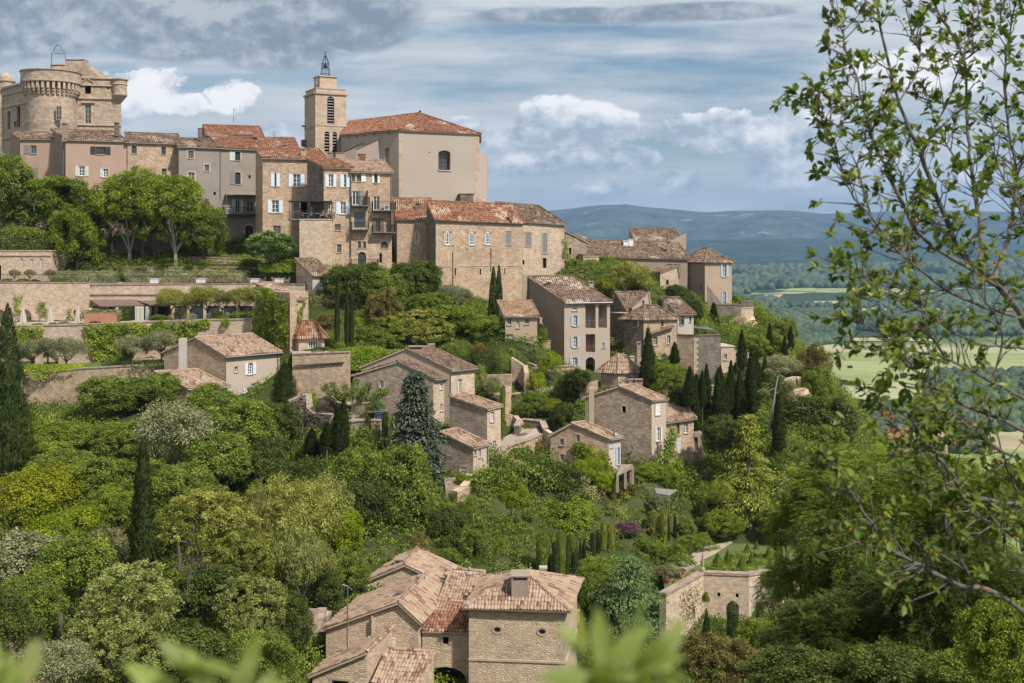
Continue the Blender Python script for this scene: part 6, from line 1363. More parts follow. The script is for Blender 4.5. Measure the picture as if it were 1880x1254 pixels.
wall_thing('low curved garden wall with trailing plants above the big round bush',C_,[(145,1212,124),(560,1168,123),(930,1146,122.5),(1240,1148,123.5)],'stone_warm',drop=4.5)
slab('terrace','',C_,[(145,1214,124.2),(560,1170,123.2),(930,1148,122.7),(1240,1150,123.7),(1240,1090,130.8),(100,1150,130.8)],.3,'g_ground' if 'g_ground' in MAT else 'path')
wall_thing('tall plain retaining wall below the whitish house with a red roof',G_,[(222,672,117.5),(632,655,117)],'stone_warm',drop=2)
mb=MB();a=P3(G_,235,748,117.4);b=P3(G_,592,725,117);mb.tube([a+np.array((0,-.1,0)),b+np.array((0,-.1,0))],.10,6);tag(mb.build('wooden_beam','bark',None,org=tuple(a)),'long grey wooden beam fixed across the plain retaining wall','beam')
mb=MB()
slab('terrace','',G_,[(222,674,117.7),(632,657,117.3),(640,640,124.5),(220,645,126)],.3)
wall_thing('stone back wall of the upper terrace under the plane trees',C_,[(570,424,149),(716,424,149),(720,440,147),(1880,436,147)],'stone_warm',drop=1)
wall_thing('rubble wall with a pale top below the houses, right of the plane trees',C_,[(1290,360,151),(1500,366,150),(1900,382,149)],'stone_warm',drop=2)
h=H('outbuilding','dark brick back building behind the plane tree trunks',C_,(695,151.5),4,R=1420,thL=94,d=3,eave=245,roof='flat',wall='stone_dark',cat='outbuilding')
for x in (925,1000,1380):h.win('f',x,330,x+50,430,'o',sill=False)
h.done()
wall_thing('stone terrace wall with a flat top left of the tall blue-grey conifer',I_,[(48,612,107.5),(205,600,107),(318,600,107)],'stone_grey',drop=3)
slab('terrace','',I_,[(48,614,107.7),(318,602,107.2),(330,560,112),(60,560,113)],.3)
wall_thing('curved wall with a pale coping beside the stone steps',I_,[(798,1132,98.5),(860,1118,97.8),(920,1082,98.5),(955,1040,100),(968,990,102)],'stone_warm',drop=3.5,cop='stone_pale',cz=.16)
wall_thing('garden wall running down from the narrow annex towards the right',I_,[(1172,850,105.5),(1230,790,107.5),(1390,735,110.5),(1470,700,112.5)],'stone_warm',drop=3)
wall_thing('small stone wall around the lawn corner right of the narrow annex',I_,[(1305,640,113.5),(1330,592,115),(1455,605,114.5),(1476,655,113)],'stone_dark',drop=2)
wall_thing('tall narrow stone wall right of the thin topiary column',I_,[(1205,345,117),(1248,345,117.6)],'stone_warm',drop=4,cz=0)
wall_thing('curving rubble wall dropping towards the lawn corner',I_,[(1212,545,116),(1262,560,116),(1305,610,114.5)],'stone_warm',drop=3,cz=0)
wall_thing('tan rubble wall below the domed clipped hedge',G_,[(1600,818,122.6),(1795,812,122)],'stone_warm',drop=2.5,cz=0)
wall_thing('sloping rubble wall beside the domed clipped hedge',G_,[(1795,690,124),(1880,745,123.5),(1890,800,122)],'stone_warm',drop=3,cz=0)
wall_thing('low stone wall on the slope between the annex and the vine covered cottage',I_,[(1235,870,104.8),(1330,905,104),(1400,870,107)],'stone_warm',drop=2,cz=0)
wall_thing('rubble retaining wall below the arched doorway house',F_,[(545,1085,124),(640,1100,122.5),(715,1080,122.5)],'stone_warm',drop=2.5,cz=0)
wall_thing('short rubble wall above the red hillside shrub',I_,[(1478,655,113),(1540,700,112),(1600,760,110)],'stone_pale',drop=2.5,cz=0)
wall_thing('long rubble terrace wall on the slope above the clipped columns',PX,[(1060,925,104),(1110,918,105.5),(1150,935,105)],'stone_warm',drop=2.5,cz=0)
slab('lawn','',I_,[(1172,790,107.8),(1300,750,110),(1470,702,112.7),(1440,640,115),(1300,660,115),(1175,730,113)],.3,'path')
wall_thing('stone wall below the parked car, centre right',F_,[(-40,1060,126),(135,1040,125),(150,1010,125.5),(560,985,126.5)],'stone_warm',drop=3)
wall_thing('tall wall beside the outdoor stairs, left of the tall loggia house',F_,[(130,925,127.5),(215,880,129),(330,815,131),(400,820,131.5)],'stone_warm',drop=3)
wall_thing('upper rubble wall left of the outdoor stairs',F_,[(-10,870,130.5),(120,820,131),(180,822,131)],'stone_warm',drop=3)
wall_thing('retaining wall with pale upper edge under the right cypress cluster',J_,[(1148,258,126),(1222,250,126)],'stone_warm',drop=4)
wall_thing('pale rock faced wall below the cliff olive tree',J_,[(1500,250,140),(1600,235,141),(1690,200,143),(1745,185,145),(1760,230,144)],'stone_pale',drop=1,cz=0)
wall_thing('long dark coped wall on the cliff top behind the small cypresses',F_,[(1620,880,142),(1700,905,143),(1760,890,148)],'stone_pale',drop=2)
wall_thing('rubble wall at the far left bottom behind the blue-grey shrub',O_,[(30,1100,70),(110,1050,71),(195,1032,72)],'stone_warm',drop=4)
wall_thing('low rubble wall right of the annex porch',J_,[(1115,775,119),(1235,790,118)],'stone_pale',drop=2,cz=0)
def steps(label,A,B,w,n_,mat='stone_grey',side=(1,0)):
 A,B=np.array(A),np.array(B);mb=MB();s=np.array((side[0],side[1],0.0));s /= np.linalg.norm(s)
 for i in range(n_):
  p=A+(B-A)*i/n_;q=A+(B-A)*(i+1)/n_;z=p[2];z1=q[2]
  a=[p,p+s*w,q+s*w,q];mb.hexa([(x[0],x[1],min(A[2],B[2])-.5) for x in a],[(x[0],x[1],max(z,z1)) for x in a])
 return tag(mb.build('stone_steps',mat,None,org=tuple(A)),label,'steps')
steps('worn stone steps climbing behind the curved wall',P3(I_,775,1105,99),P3(I_,765,1005,101.8),2.0,9,side=(1,.1))
steps('outdoor stone stairs with a thin rail rising to the right',P3(F_,128,912,128),P3(F_,215,822,130.4),1.3,14,side=(.6,1))
rail('railing','thin metal rail along the outdoor stairs',[P3(F_,165,905,127.5),P3(F_,300,975,126)])
wall_thing('stone wall with a flat pale coping stepping down beside the outdoor stairs',F_,[(150,920,127),(300,985,125.8)],'stone_warm',drop=2)
wall_thing('long garden retaining wall with a grey coping, right of the cedar',L_,[(1225,592,91),(1415,484,97),(1645,492,96.5),(1740,474,98.5),(1900,440,101)],'stone_pale',drop=7,th=.6,cop='stone_grey',cz=.22,holes=((1,1485,575,1500,597,0,.3,'dark'),(1,1578,580,1593,602,0,.3,'dark')))
slab('garden_path','',L_,[(1213,470,97),(1330,458,97.7),(1400,428,99.6),(1560,316,106.5),(1740,276,110),(1700,240,112.5),(1640,247,111.8),(1500,306,107),(1330,388,101.5),(1213,433,98.6)],.5)
slab('garden_floor','',L_,[(1225,592,91.3),(1415,484,97.2),(1900,476,98),(1900,324,106),(1500,315,107),(1200,452,98.0)],.7,'g_ground' if 'g_ground' in MAT else 'path')
e=P3(L_,1410,470,97.2);mb=MB();mb.lathe(e[:2],[(.22,e[2]),(.2,e[2]+.3),(.1,e[2]+.45),(.13,e[2]+.9),(.03,e[2]+1.6),(0,e[2]+1.7)],10);tag(mb.build('stone_finial','stone_grey',None,org=tuple(e)),'pointed stone finial on the corner of the garden wall','finial')
def pot(V,x,y,Y,r,label,mat='terracotta',plant=None,sz=(1.0,1.0),group=None):
 a=P3(V,x,y,Y);e=empty('plant_pot',tuple(a),label,'plant pot',group);mb=MB();mb.lathe(a[:2],[(r*.65,a[2]),(r*.95,a[2]+r*1.5),(r*1.1,a[2]+r*1.5),(r*1.1,a[2]+r*1.75),(r*.9,a[2]+r*1.75),(0,a[2]+r*1.6)],14);mb.build('pot',mat,e)
 if plant:fobj('plant','bush',0,plant,e,(0,0,r*1.7+sz[1]*.7),(sz[0],sz[0],sz[1]))
pot(L_,1298,508,96,.45,'large terracotta pot holding a round green shrub on the garden lawn','terracotta','g_clip',(1.1,.8));pot(L_,1232,545,94.5,.4,'terracotta pot with a grey-green shrub near the wall corner','terracotta','g_olive',(.9,.7))
pot(I_,292,595,107.8,.42,'blue glazed pot on the terrace left of the tall conifer','blue_glaze','g_fir',(.6,.7));pot(I_,243,590,108.2,.35,'dark pot with bright leaves beside the blue glazed pot','paint_dark','g_bright',(.6,.5))
a=P3(L_,497,462,95);mb=MB();mb.lathe(a[:2],[(.2,a[2]),(.55,a[2]+.4),(.6,a[2]+.9),(.35,a[2]+1.2),(.4,a[2]+1.3),(0,a[2]+1.25)],16);tag(mb.build('garden_jar','g_clip',None,smooth=True,org=tuple(a)),'green garden jar on the gravel above the stone roofs','jar')
for i,(x,y,w) in enumerate(((468,1010,80),(600,1000,70))):
 a=P3(G_,x,1100,110.8);t=P3(G_,x,968 if i == 0 else 950,110.8);r=w*.25532*110.8/F;e=empty('straw_parasol',tuple(a),('large dark straw parasol left of the pollarded plane tree','straw parasol partly behind the pollarded plane tree')[i],'parasol',None)
 mb=MB();mb.tube([a,t],.07,6);mb.build('pole','wood',e);mb=MB();mb.lathe(a[:2],[(r*1.05,t[2]-1.55),(r,t[2]-1.2),(r*.75,t[2]-.5),(r*.35,t[2]-.1),(0,t[2]+.05)],22);mb.build('canopy','straw',e)
def car(px,py,Y,rz,label):
 p=at(px,py,Y);e=empty('parked_car',tuple(p),label,'car');e.rotation_euler=(0,0,rz);ORG[e]=(0,0,0)
 def prof(mb,pts,w0,w1,m=0):
  k=len(pts)
  L_s=[(x,-w0 if z < .85 else -w1,z) for x,z in pts];R_s=[(x,w0 if z < .85 else w1,z) for x,z in pts]
  mb.face(L_s);mb.face(R_s[::-1])
  for i in range(k):j=(i+1) % k;mb.face([L_s[j],L_s[i],R_s[i],R_s[j]])
 mb=MB();prof(mb,[(-2.1,.3),(2.1,.3),(2.15,.6),(1.9,.78),(1.0,.9),(-1.6,.95),(-2.05,.9),(-2.15,.55)],.86,.84);mb.build('body','car_paint',e,smooth=False,org=(0,0,0))
 mb=MB();prof(mb,[(1.15,.9),(.35,1.38),(-.9,1.42),(-1.85,.96)],.8,.70);mb.build('windows','glass',e,org=(0,0,0))
 mb=MB();prof(mb,[(.42,1.37),(.35,1.42),(-.9,1.46),(-1.1,1.37)],.8,.66);mb.build('roof','car_paint',e,org=(0,0,0))
 for x in (-1.3,1.35):
  for y in (-.82,.82):mb=MB();mb.tube([(x,y-.1,.32),(x,y+.1,.32)],.33,14);w=mb.build('wheel','tyre',e,org=(0,0,0));mb=MB();mb.tube([(x,y-.115,.32),(x,y+.115,.32)],.18,10);mb.build('rim','zinc',w,org=(0,0,0))
 for y in (-.6,.6):mb=MB();mb.abox(2.08,2.17,y-.16,y+.16,.58,.70);mb.build('headlight','linen',e,org=(0,0,0))
car(955,717,124.5,math.pi+.25,'dark shiny parked car half hidden by the yellow-green tree')
slab('road','',F_,[(-60,1165,122),(140,1168,122),(330,1150,123),(560,1080,126.5),(540,1060,128),(150,1112,126.5),(-60,1115,126.5)],.2)
# ---- people on the shaded terrace
t_,zf=TERR
def person(pos,facing,label,top,hair=None,sit=True,lean=0.0,hat=False):
 V_=[(0,0,.50),(0,0,.72),(0,.02,.95),(0,.02,1.06),(0,.03,1.20),(0,.04,1.30),
          (.09,.02,.48),(.12,.42,.50),(.12,.44,.08),(.12,.54,.04),(-.09,.02,.48),(-.12,.42,.50),(-.12,.46,.08),(-.12,.56,.04),
          (.19,.02,.97),(.24,.10,.74),(.14,.34,.76),(.12,.42,.77),(-.19,.02,.97),(-.24,.08,.74),(-.15,.32,.78),(-.12,.40,.80)]
 E=[(0,1),(1,2),(2,3),(3,4),(4,5),(0,6),(6,7),(7,8),(8,9),(0,10),(10,11),(11,12),(12,13),(2,14),(14,15),(15,16),(16,17),(2,18),(18,19),(19,20),(20,21)]
 Rr=[.15,.14,.15,.055,.095,.075,.10,.08,.05,.04,.10,.08,.05,.04,.07,.05,.035,.03,.07,.05,.035,.03]
 me=bpy.data.meshes.new('person');me.from_pydata([(x,y+lean*z*.2,z) for x,y,z in V_],E,[]);o=bpy.data.objects.new('person',me);COL.objects.link(o)
 sk=o.modifiers.new('s','SKIN');me.skin_vertices.new() if not me.skin_vertices else None
 for i,r in enumerate(Rr):me.skin_vertices[0].data[i].radius=(r,r)
 me.skin_vertices[0].data[0].use_root=True;o.modifiers.new('u','SUBSURF').levels=1;o.modifiers['u'].render_levels=1
 me.materials.append(MAT[top]);me.materials.append(MAT['skin'])
 dg=bpy.context.evaluated_depsgraph_get();m2=bpy.data.meshes.new_from_object(o.evaluated_get(dg));o.modifiers.clear();o.data=m2
 for p in m2.polygons:
  c=p.center;hand=c[1] > .28 and .6 < c[2] < .9
  p.material_index=1 if (c[2] > 1.08 or hand) else 0;p.use_smooth=True
 o.location=pos;o.rotation_euler=(0,0,facing);tag(o,label,'person','diners on the shaded terrace')
 mb=MB();mb.lathe((0,.02),[(.095,1.20),(.108,1.28),(.10,1.36),(.06,1.40),(0,1.41)],12);hh=mb.build('hair',hair or 'bark_dark',None,smooth=True);hh.parent=o
 if hat:mb=MB();mb.lathe((0,.03),[(.20,1.345),(.11,1.36),(.10,1.44),(0,1.46)],14);x=mb.build('hat','paint_white',None);x.parent=o
def dchair(p,rz,label):
 e=empty('terrace_chair',p,label,'chair','dark chairs on the shaded terrace');e.rotation_euler=(0,0,rz);ORG[e]=(0,0,0);mb=MB();mb.abox(-.22,.22,-.22,.22,.38,.43);mb.build('seat','paint_dark',e,org=(0,0,0));mb=MB();mb.abox(-.22,.22,-.24,-.2,.43,.9);mb.build('backrest','paint_dark',e,org=(0,0,0))
 for x in (-.2,.17):
  for y in (-.2,.17):mb=MB();mb.abox(x,x+.03,y,y+.03,0,.38);mb.build('leg','paint_dark',e,org=(0,0,0))
Q=lambda t,o:(float(t_.ff.P(t,-o,0)[0]),float(t_.ff.P(t,-o,0)[1]),float(zf))
for i,(t,o,rz,lab,top,hat,hair) in enumerate(((.05,.8,-math.pi/2,'seated diner in a red top at the left end of the shaded terrace','cloth_red',False,None),(.95,1.5,math.pi*.9,'seated diner in dark clothes behind the left terrace table','cloth_navy',False,None),
      (1.5,.9,math.pi/2,'seated diner wearing a white sun hat on the shaded terrace','cloth_grey',True,None),(3.0,.75,math.pi*.55,'seated diner in a sand coloured shirt on the shaded terrace','cloth_sand',False,None),
      (4.15,1.1,math.pi/2,'seated diner in a pale shirt at the right end of the shaded terrace','cloth_grey',False,'bark_pale'))):
 person(Q(t,o),rz,lab,top,hair,hat=hat);dchair(Q(t,o),rz,lab.replace('seated diner','dark chair of the diner').replace(' end of the shaded terrace',' of the terrace'))
for t in (.72,2.25,3.6):
 p=Q(t,.9);e=empty('dining_table',p,('small square table between the red and hatted diners','small square table left of the diner in the sand shirt','small square table at the right end of the shaded terrace')[(.72,2.25,3.6).index(t)],'table','tables on the shaded terrace');mb=MB();mb.abox(p[0]-.33,p[0]+.33,p[1]-.33,p[1]+.33,zf+.70,zf+.74);mb.build('tabletop','linen',e);mb=MB();mb.tube([(p[0],p[1],zf),(p[0],p[1],zf+.7)],.04,6);mb.abox(p[0]-.2,p[0]+.2,p[1]-.2,p[1]+.2,zf,zf+.03);mb.build('leg','paint_dark',e)
# ================================================================ VEGETATION
T=tree
def Tv(V,frm,mat,x,y,Y,rx,rz,label,**k):return tree(frm,mat,V[0]+x*V[2],V[1]+y*V[2],Y,rx*V[2],rz*V[2],label,**k)
def Bv(V,frm,mat,x,y,Y,rx,rz,label,**k):return bush(frm,mat,V[0]+x*V[2],V[1]+y*V[2],Y,rx*V[2],rz*V[2],label,**k)
def Uv(V,frm,mat,x,t,b,Y,w,label,**k):return upright(frm,mat,V[0]+x*V[2],V[1]+t*V[2],V[1]+b*V[2],Y,w*V[2],label,**k)
T('lush','g_mid',8,345,150,52,58,'green tree cut by the left edge below the castle')
T('lush','g_bright',108,372,151,68,46,'bright green tree below the pink house under the castle',fork=430)
T('broad','g_mid',70,395,153,60,45,'darker green tree between the left edge tree and the bright tree')
T('lush','g_bright',140,436,147,52,50,'light green tree drooping beside the hedge topped pavilion')
T('broad','g_plane',238,376,149,52,48,'leftmost plane tree with a pale forked trunk on the upper terrace',bark='bark_pale',fork=462,base=494,name='plane_tree',trunk=.28)
T('loose','g_lime',262,342,150,46,28,'yellow-green crown rising above the plane trees')
T('broad','g_bright',322,380,149,56,50,'rightmost plane tree with a pale trunk on the upper terrace',bark='bark_pale',fork=465,base=494,name='plane_tree',trunk=.28)
T('lush','g_mid',284,410,150,40,38,'dark trunked tree between the two pale plane trees',fork=465,base=494)
T('lush','g_mid',372,428,150,46,48,'round green tree at the right end of the plane tree row')
T('broad','g_plane',205,400,151,45,45,'small tree behind the left plane tree')
T('broad','g_flower',497,452,143.5,45,27,'elder tree with white flower heads before the balcony house')
T('fluffy','g_lime',330,345,152,40,24,'small lime green treetop below the narrow stone house')
def bare(px,py,Y,hpx,label,mat='bark',name='bare_tree',spread=.5,seed=1):
 rng=np.random.default_rng(seed);b=at(px,py,Y);Hh=hpx*Y/F;mb=MB()
 def rec(p,d,L,r,lv):
  q=p+d*L;mb.tube([p,(p+q)/2+rng.normal(size=3)*L*.08,q],[r,r*.85,r*.65],5 if lv < 2 else 3,cap=False)
  if lv < 5:
   for _ in range(3 if lv else 4):
    n2=d+rng.normal(size=3)*spread;n2[2]=abs(n2[2])*.8+.15;n2 /= np.linalg.norm(n2);rec(q,n2,L*rng.uniform(.6,.85),r*.6,lv+1)
 rec(b,np.array((0,0,1.0)),Hh*.25,Hh*.012,0)
 return tag(mb.build(name,mat,None,org=tuple(b)),label,'bare tree')
bare(62,395,146,62,'leafless grey branching tree among the green trees at the far left',seed=3)
bare(345,1105,66,105,'bare grey branches between the round yellow-green tree and the dark oak',seed=5)
bare(312,1150,64,90,'bare pale twigs behind the round yellow-green tree',seed=8)
bare(475,960,78,60,'thin grey leafless twigs above the light topped oak',seed=9)
def hedge_v(V,x0,x1,yt,yb,Y0,Y1,depth,mat,label,**k):
 a=P3(V,x0,yb,Y0);b=P3(V,x1,yb,Y1);return leafbox('hedge',a,b,depth,at(0,V[1]+yt*V[2],(Y0+Y1)/2)[2],min(a[2],b[2]),mat,label,**k)
hedge_v(C_,385,832,468,548,142.4,142.2,1.6,'g_sage','left section of the clipped grey-green hedge on the dining terrace')
hedge_v(C_,895,1392,466,545,142.6,142.4,1.6,'g_sage','middle section of the clipped grey-green hedge on the dining terrace')
hedge_v(C_,1432,1775,464,540,142.8,142.6,1.6,'g_sage','right section of the clipped grey-green hedge on the dining terrace')
hedge_v(C_,830,900,478,550,143.5,143.5,1.2,'g_dark','darker gap plant between the left and middle hedge sections')
hedge_v(C_,1385,1440,462,540,143.5,143.5,1.2,'g_lime','yellowish gap plant between the middle and right hedge sections')
Bv(C_,'ball','g_clip',150,240,145,215,98,'large dome shaped clipped hedge on top of the stone pavilion',name='hedge',cat='hedge',ry=30)
for i,(x,r,m_) in enumerate(((105,48,'g_olive'),(210,45,'g_olive'),(365,45,'g_olive'))):
 Tv(C_,'olive',m_,x,478,141.5,r,32,('first small olive tree before the pavilion','second small olive tree before the pavilion','third small olive tree at the pavilion corner')[i],name='olive_tree',cat='olive tree',base=P3(C_,0,540,141)[2]*0+380+540*.25532,bark='bark_pale')
for i,(x,y,r) in enumerate(((45,530,42),(165,530,42),(255,535,36),(415,525,32),(480,522,40))):Bv(C_,'bush',('g_lime','g_lime','g_dark','g_lime','g_lime')[i],x,y,141,r,15,('low yellow-green cushion shrub at the left before the pavilion','low yellow-green cushion shrub between two small olive trees','low dark cushion shrub before the pavilion','small yellow cushion at the pavilion corner','yellow-green cushion below the grey-green hedge')[i])
for i,(x,y,rx,rz,m_) in enumerate(((755,445,38,25,'g_mid'),(855,440,32,18,'g_red'),(1025,442,40,18,'g_olive'),(1360,440,38,22,'g_dark'),(1470,412,36,28,'g_mid'),(1800,415,75,42,'g_clip'),(1190,395,60,24,'g_dark'),(800,390,25,30,'g_dark'))):
 Bv(C_,'bush',m_,x,y,147,rx,rz,('green planter shrub left of the pale trunk','reddish planter shrub by the left pale trunk','grey-green planter shrub between the trunks','dark planter shrub right of the right pale trunk','round dark bush by the rubble wall','large clipped round bush left of the elder tree','dark shrub between the plane trunks','dark spiky shrub by the red wall')[i])
hedge_v(D_,385,722,1175,1254,141.8,141.8,2.0,'g_ivy','dense bright ivy hedge below the elder tree',L=.2)
Bv(D_,'bush','g_ivy',640,1160,143,80,28,'ivy mound above the ivy hedge beneath the elder tree')
hedge_v(C_,1300,1420,290,345,151.5,151.5,1.2,'g_bright','bright leafy hedge behind the right plane tree')
for i,(x,y,r,z) in enumerate(((1230,665,130,88),(1370,690,100,66),(1490,660,135,90),(1600,665,90,70),(1740,655,135,92),(1880,650,110,85))):
 Tv(C_,'olive','g_olive' if i % 2 else 'g_gold',x,y,134+.4*i,r,z,('gnarled olive tree right of the pergola','small olive behind the gnarled olive tree','broad olive tree in the middle of the lower terrace','thin olive tree beside the broad one','olive tree above the trailing yellow bush','olive tree touching the ivy clad house')[i],name='olive_tree',cat='olive tree',base=380+812*.25532,bark='bark_dark',fork=380+(745)*.25532)
for i,(x,y,rx,rz,m_) in enumerate(((1145,800,55,26,'g_clip'),(1237,796,34,24,'g_sage'),(1290,775,45,25,'g_dark'),(1365,790,48,26,'g_sage'),(1510,782,28,20,'g_sage'),(1560,768,45,22,'g_dark'),(1602,805,52,32,'g_lime'),(1637,778,24,20,'g_sage'),(1710,785,50,30,'g_mid'),(1800,780,65,38,'g_mid'),(1620,845,30,35,'g_lime'),(270,848,40,10,'g_dark'),(690,832,40,10,'g_dark'),(460,838,40,14,'g_olive'),(380,842,30,12,'g_olive'))):
 Bv(C_,'ball' if i in (1,3,4,7) else 'bush',m_,x,y,130.6 if i == 10 else 132.2,rx,rz,('clipped green mound right of the curtains','grey clipped ball right of the green mound','dark mound behind the grey ball','larger grey clipped ball above the ivy wall','grey ball left of the trailing yellow bush','dark mound behind the yellow bush','yellow-green bush spilling over the terrace wall','grey ball right of the yellow bush','green mound beside the ivy clad house','dark grassy mound by the ivy clad house','trailing tip of the yellow-green bush on the wall','low dark shrub by the left arch','low dark shrub under the planter hedge','grey low shrub by the vine','small grey shrub at a closed parasol')[i],cat='shrub',name='shrub')
hedge_v(C_,588,852,748,808,132.6,132.4,1.0,'g_olive','grey-green planter hedge before the pergola')
hedge_v(C_,860,940,725,830,134.4,134.4,.8,'g_dark','dark upright hedge panel between the curtains')
mb=MB();a=P3(C_,605,835,132.4);b=P3(C_,835,835,132.2);mb.abox(a[0],b[0],132.3,133.4,a[2]-.1,a[2]+1.1);tag(mb.build('planter','terracotta',None,org=tuple(a)),'long clay coloured planter under the grey-green hedge','planter')
def ivy(label,V,poly,fa,fb,mat='g_vine',dens=65,L=.2,out=.22,name='ivy',holes=(),thick=1.0,seed=5):
 d=np.array(fb[:2])-np.array(fa[:2]);d=d/np.linalg.norm(d);fr=Frame2(fa[:2],d,(d[1],-d[0]));PT_=np.array([fr.hit(V[0]+x*V[2],V[1]+y*V[2]) for x,y in poly]);rng=np.random.default_rng(seed+int(abs(poly[0][0])))
 lo,hi=PT_.min(0),PT_.max(0);A=(hi-lo).prod();k=int(A*dens);q=rng.uniform(lo,hi,(k,2))+rng.normal(size=(k,2))*.12
 wob=(vnoise(q[:,0]*1.1+60,q[:,1]*1.1+60,3)-.5)*.9;qq=q+np.stack([wob,wob[::-1]*0+(vnoise(q[:,0]*1.3+90,q[:,1]*1.3+90,8)-.5)*.8],1)
 ins=np.zeros(k,bool);j=len(PT_)-1
 for i in range(len(PT_)):
  xi,yi=PT_[i];xj,yj=PT_[j];c=((yi > qq[:,1]) != (yj > qq[:,1])) & (qq[:,0] < (xj-xi)*(qq[:,1]-yi)/(yj-yi+1e-12)+xi);ins ^= c;j=i
 q=q[ins];k=len(q);o=.04+out*(.3+.9*vnoise(q[:,0]*1.6+30,q[:,1]*1.6+30,9))*rng.uniform(.3,1,k)*thick
 P=np.stack([fr.o[0]+fr.d[0]*q[:,0]+fr.n[0]*o,fr.o[1]+fr.d[1]*q[:,0]+fr.n[1]*o,q[:,1]],1);nn=np.array((fr.n[0],fr.n[1],.35))+rng.normal(size=(k,3))*.45;D=np.array((0,0,-1.0))+rng.normal(size=(k,3))*.6
 org=P.mean(0);v,u=leafdata(P-org,D,nn,L*rng.uniform(.6,1.3,k),L*.75,rng.uniform(0,1,k),vnoise(q[:,0]*1.2+30,q[:,1]*1.2+30,4))
 o_=bpy.data.objects.new(name,leafmesh(name,v,u,mat));COL.objects.link(o_);o_.location=tuple(org);return tag(o_,label,'climbing plant')
W3a,W3b=P3(C_,640,846,131),P3(C_,1500,815,131)
ivy('thick yellow-green creeper curtain hanging over the arcade wall',C_,[(590,848),(900,835),(1200,822),(1480,800),(1515,825),(1470,875),(1400,940),(1290,960),(1180,905),(1000,990),(940,1110),(800,1128),(690,1125),(640,1000),(610,920)],W3a,W3b,'g_vine',170,.22,.5)
ivy('creeper patch on the arcade wall at the far left',C_,[(95,862),(330,858),(320,900),(250,970),(180,990),(110,960)],P3(C_,-70,862,131),P3(C_,600,852,131),'g_vine',150,.2,.4)
ivy('creeper spilling from the upper edge at the left screen side',C_,[(-40,865),(60,862),(60,880),(-40,900)],P3(C_,-70,862,131),P3(C_,600,852,131),'g_vine')
wa,wb=P3(C_,-70,545,138),P3(C_,636,546,138)
ivy('tall yellow-green vine beside the leftmost terrace arch',C_,[(115,630),(178,628),(170,680),(145,740),(125,790),(95,785),(95,700)],wa,wb,'g_lime',80,.2,.3)
ivy('rounded dark ivy patch on the terrace wall',C_,[(290,672),(335,690),(342,740),(318,785),(285,770),(272,715)],wa,wb,'g_ivy',90,.2,.3)
ivy('yellow-green vine left of the small arch and pergola',C_,[(490,722),(528,726),(520,770),(542,838),(490,848),(480,780)],wa,wb,'g_lime',80,.2,.3)
ivy('trailing rosemary over the low curved garden wall',C_,[(880,1100),(1200,1090),(1210,1165),(1120,1140),(1090,1165),(1000,1150),(975,1190),(940,1175),(905,1128),(870,1130)],P3(C_,930,1146,122.3),P3(C_,1240,1148,123.3),'g_dark',110,.16,.5)
ivy('yellowish plants trailing over the left end of the low garden wall',C_,[(145,1170),(330,1150),(560,1150),(540,1180),(400,1195),(340,1225),(290,1252),(250,1235),(215,1190),(150,1195)],P3(C_,145,1212,123.8),P3(C_,560,1168,122.8),'g_vine',160,.18,.5)
hedge_v(C_,150,560,1152,1180,124.2,123.3,2.5,'g_vine','low band of yellowish ground plants on the curved garden wall',L=.16)
Bv(C_,'ball','g_dark',780,1130,125,46,24,'small dark clipped mound under the creeper curtain',name='shrub',cat='shrub')
for i,(x,y,rx,rz,m_) in enumerate(((925,1005,135,95,'g_sage'),(1165,975,130,88,'g_sage'),(475,1030,128,105,'g_sage'),(230,1035,120,85,'g_sage'),(345,990,75,55,'g_sage'))):
 Tv(C_,'olive',m_,x,y,127.5,rx,rz,('silvery olive tree in front of the creeper curtain','silvery olive tree beside the right arch','silvery olive tree before the double arcade','silvery olive tree at the left arcade arch','smaller olive crown between the two arcade olives')[i],name='olive_tree',cat='olive tree',base=380+1145*.25532,bark='bark_dark',fork=380+(y+rz*.8)*.25532)
hh=IVY_H
ivy('dense green creeper covering the front of the ivy clad house',G_,[(196,280),(235,290),(215,400),(255,412),(262,330),(300,285),(315,330),(305,470),(260,520),(215,560),(196,560)],hh.ff.P(0,0,0),hh.ff.P(hh.w,0,0),'g_vine',150,.2,.3)
ivy('huge creeper mass on the left side of the ivy clad house',G_,[(-20,200),(60,190),(190,265),(205,330),(200,480),(205,600),(160,620),(60,590),(0,530),(-60,500)],P3(G_,-60,500,130.5),P3(G_,210,600,125.5),'g_vine',170,.22,.8)
mb=MB();a=P3(G_,-55,520,130.9);b=P3(G_,205,600,126);quadw=[a,b,b+np.array((1.5,3,0)),a+np.array((1.5,3,0))];z1=P3(G_,0,215,129)[2]
mb.hexa([(p[0],p[1],a[2]-3) for p in quadw],[(p[0],p[1],z1) for p in quadw]);mb.build('side_wall','stone_warm',hh.e)
T('lush','g_dark',658,528,139.5,56,44,'dark leafy tree left of the tall terrace cypresses top')
T('lush','g_dark',762,520,140.5,46,40,'dark round tree below the rampart pier')
T('lush','g_mid',712,540,138,42,40,'green tree between the two dark round trees')
T('fluffy','g_red',704,585,132,42,58,'upright tree with reddish young leaves in the centre garden')
T('fluffy','g_gold',768,612,129.5,58,36,'spreading yellow-green tree above the broad pink chimney')
T('fluffy','g_plane',722,608,130,40,30,'smaller yellow-green tree left of the spreading one')
T('olive','g_sage',834,545,138.6,38,24,'rounded silver olive in front of the rampart base',name='olive_tree',cat='olive tree')
T('broad','g_bright',835,592,133.5,62,32,'fresh green feathery tree below the rounded olive')
T('lush','g_mid',788,562,135.5,36,24,'flat topped green tree left of the rounded olive')
T('acacia','g_bright',888,600,131,48,26,'light green spreading tree left of the twin cypresses')
T('broad','g_mid',690,625,128.5,44,30,'shaded green tree in front of the garden hedge')
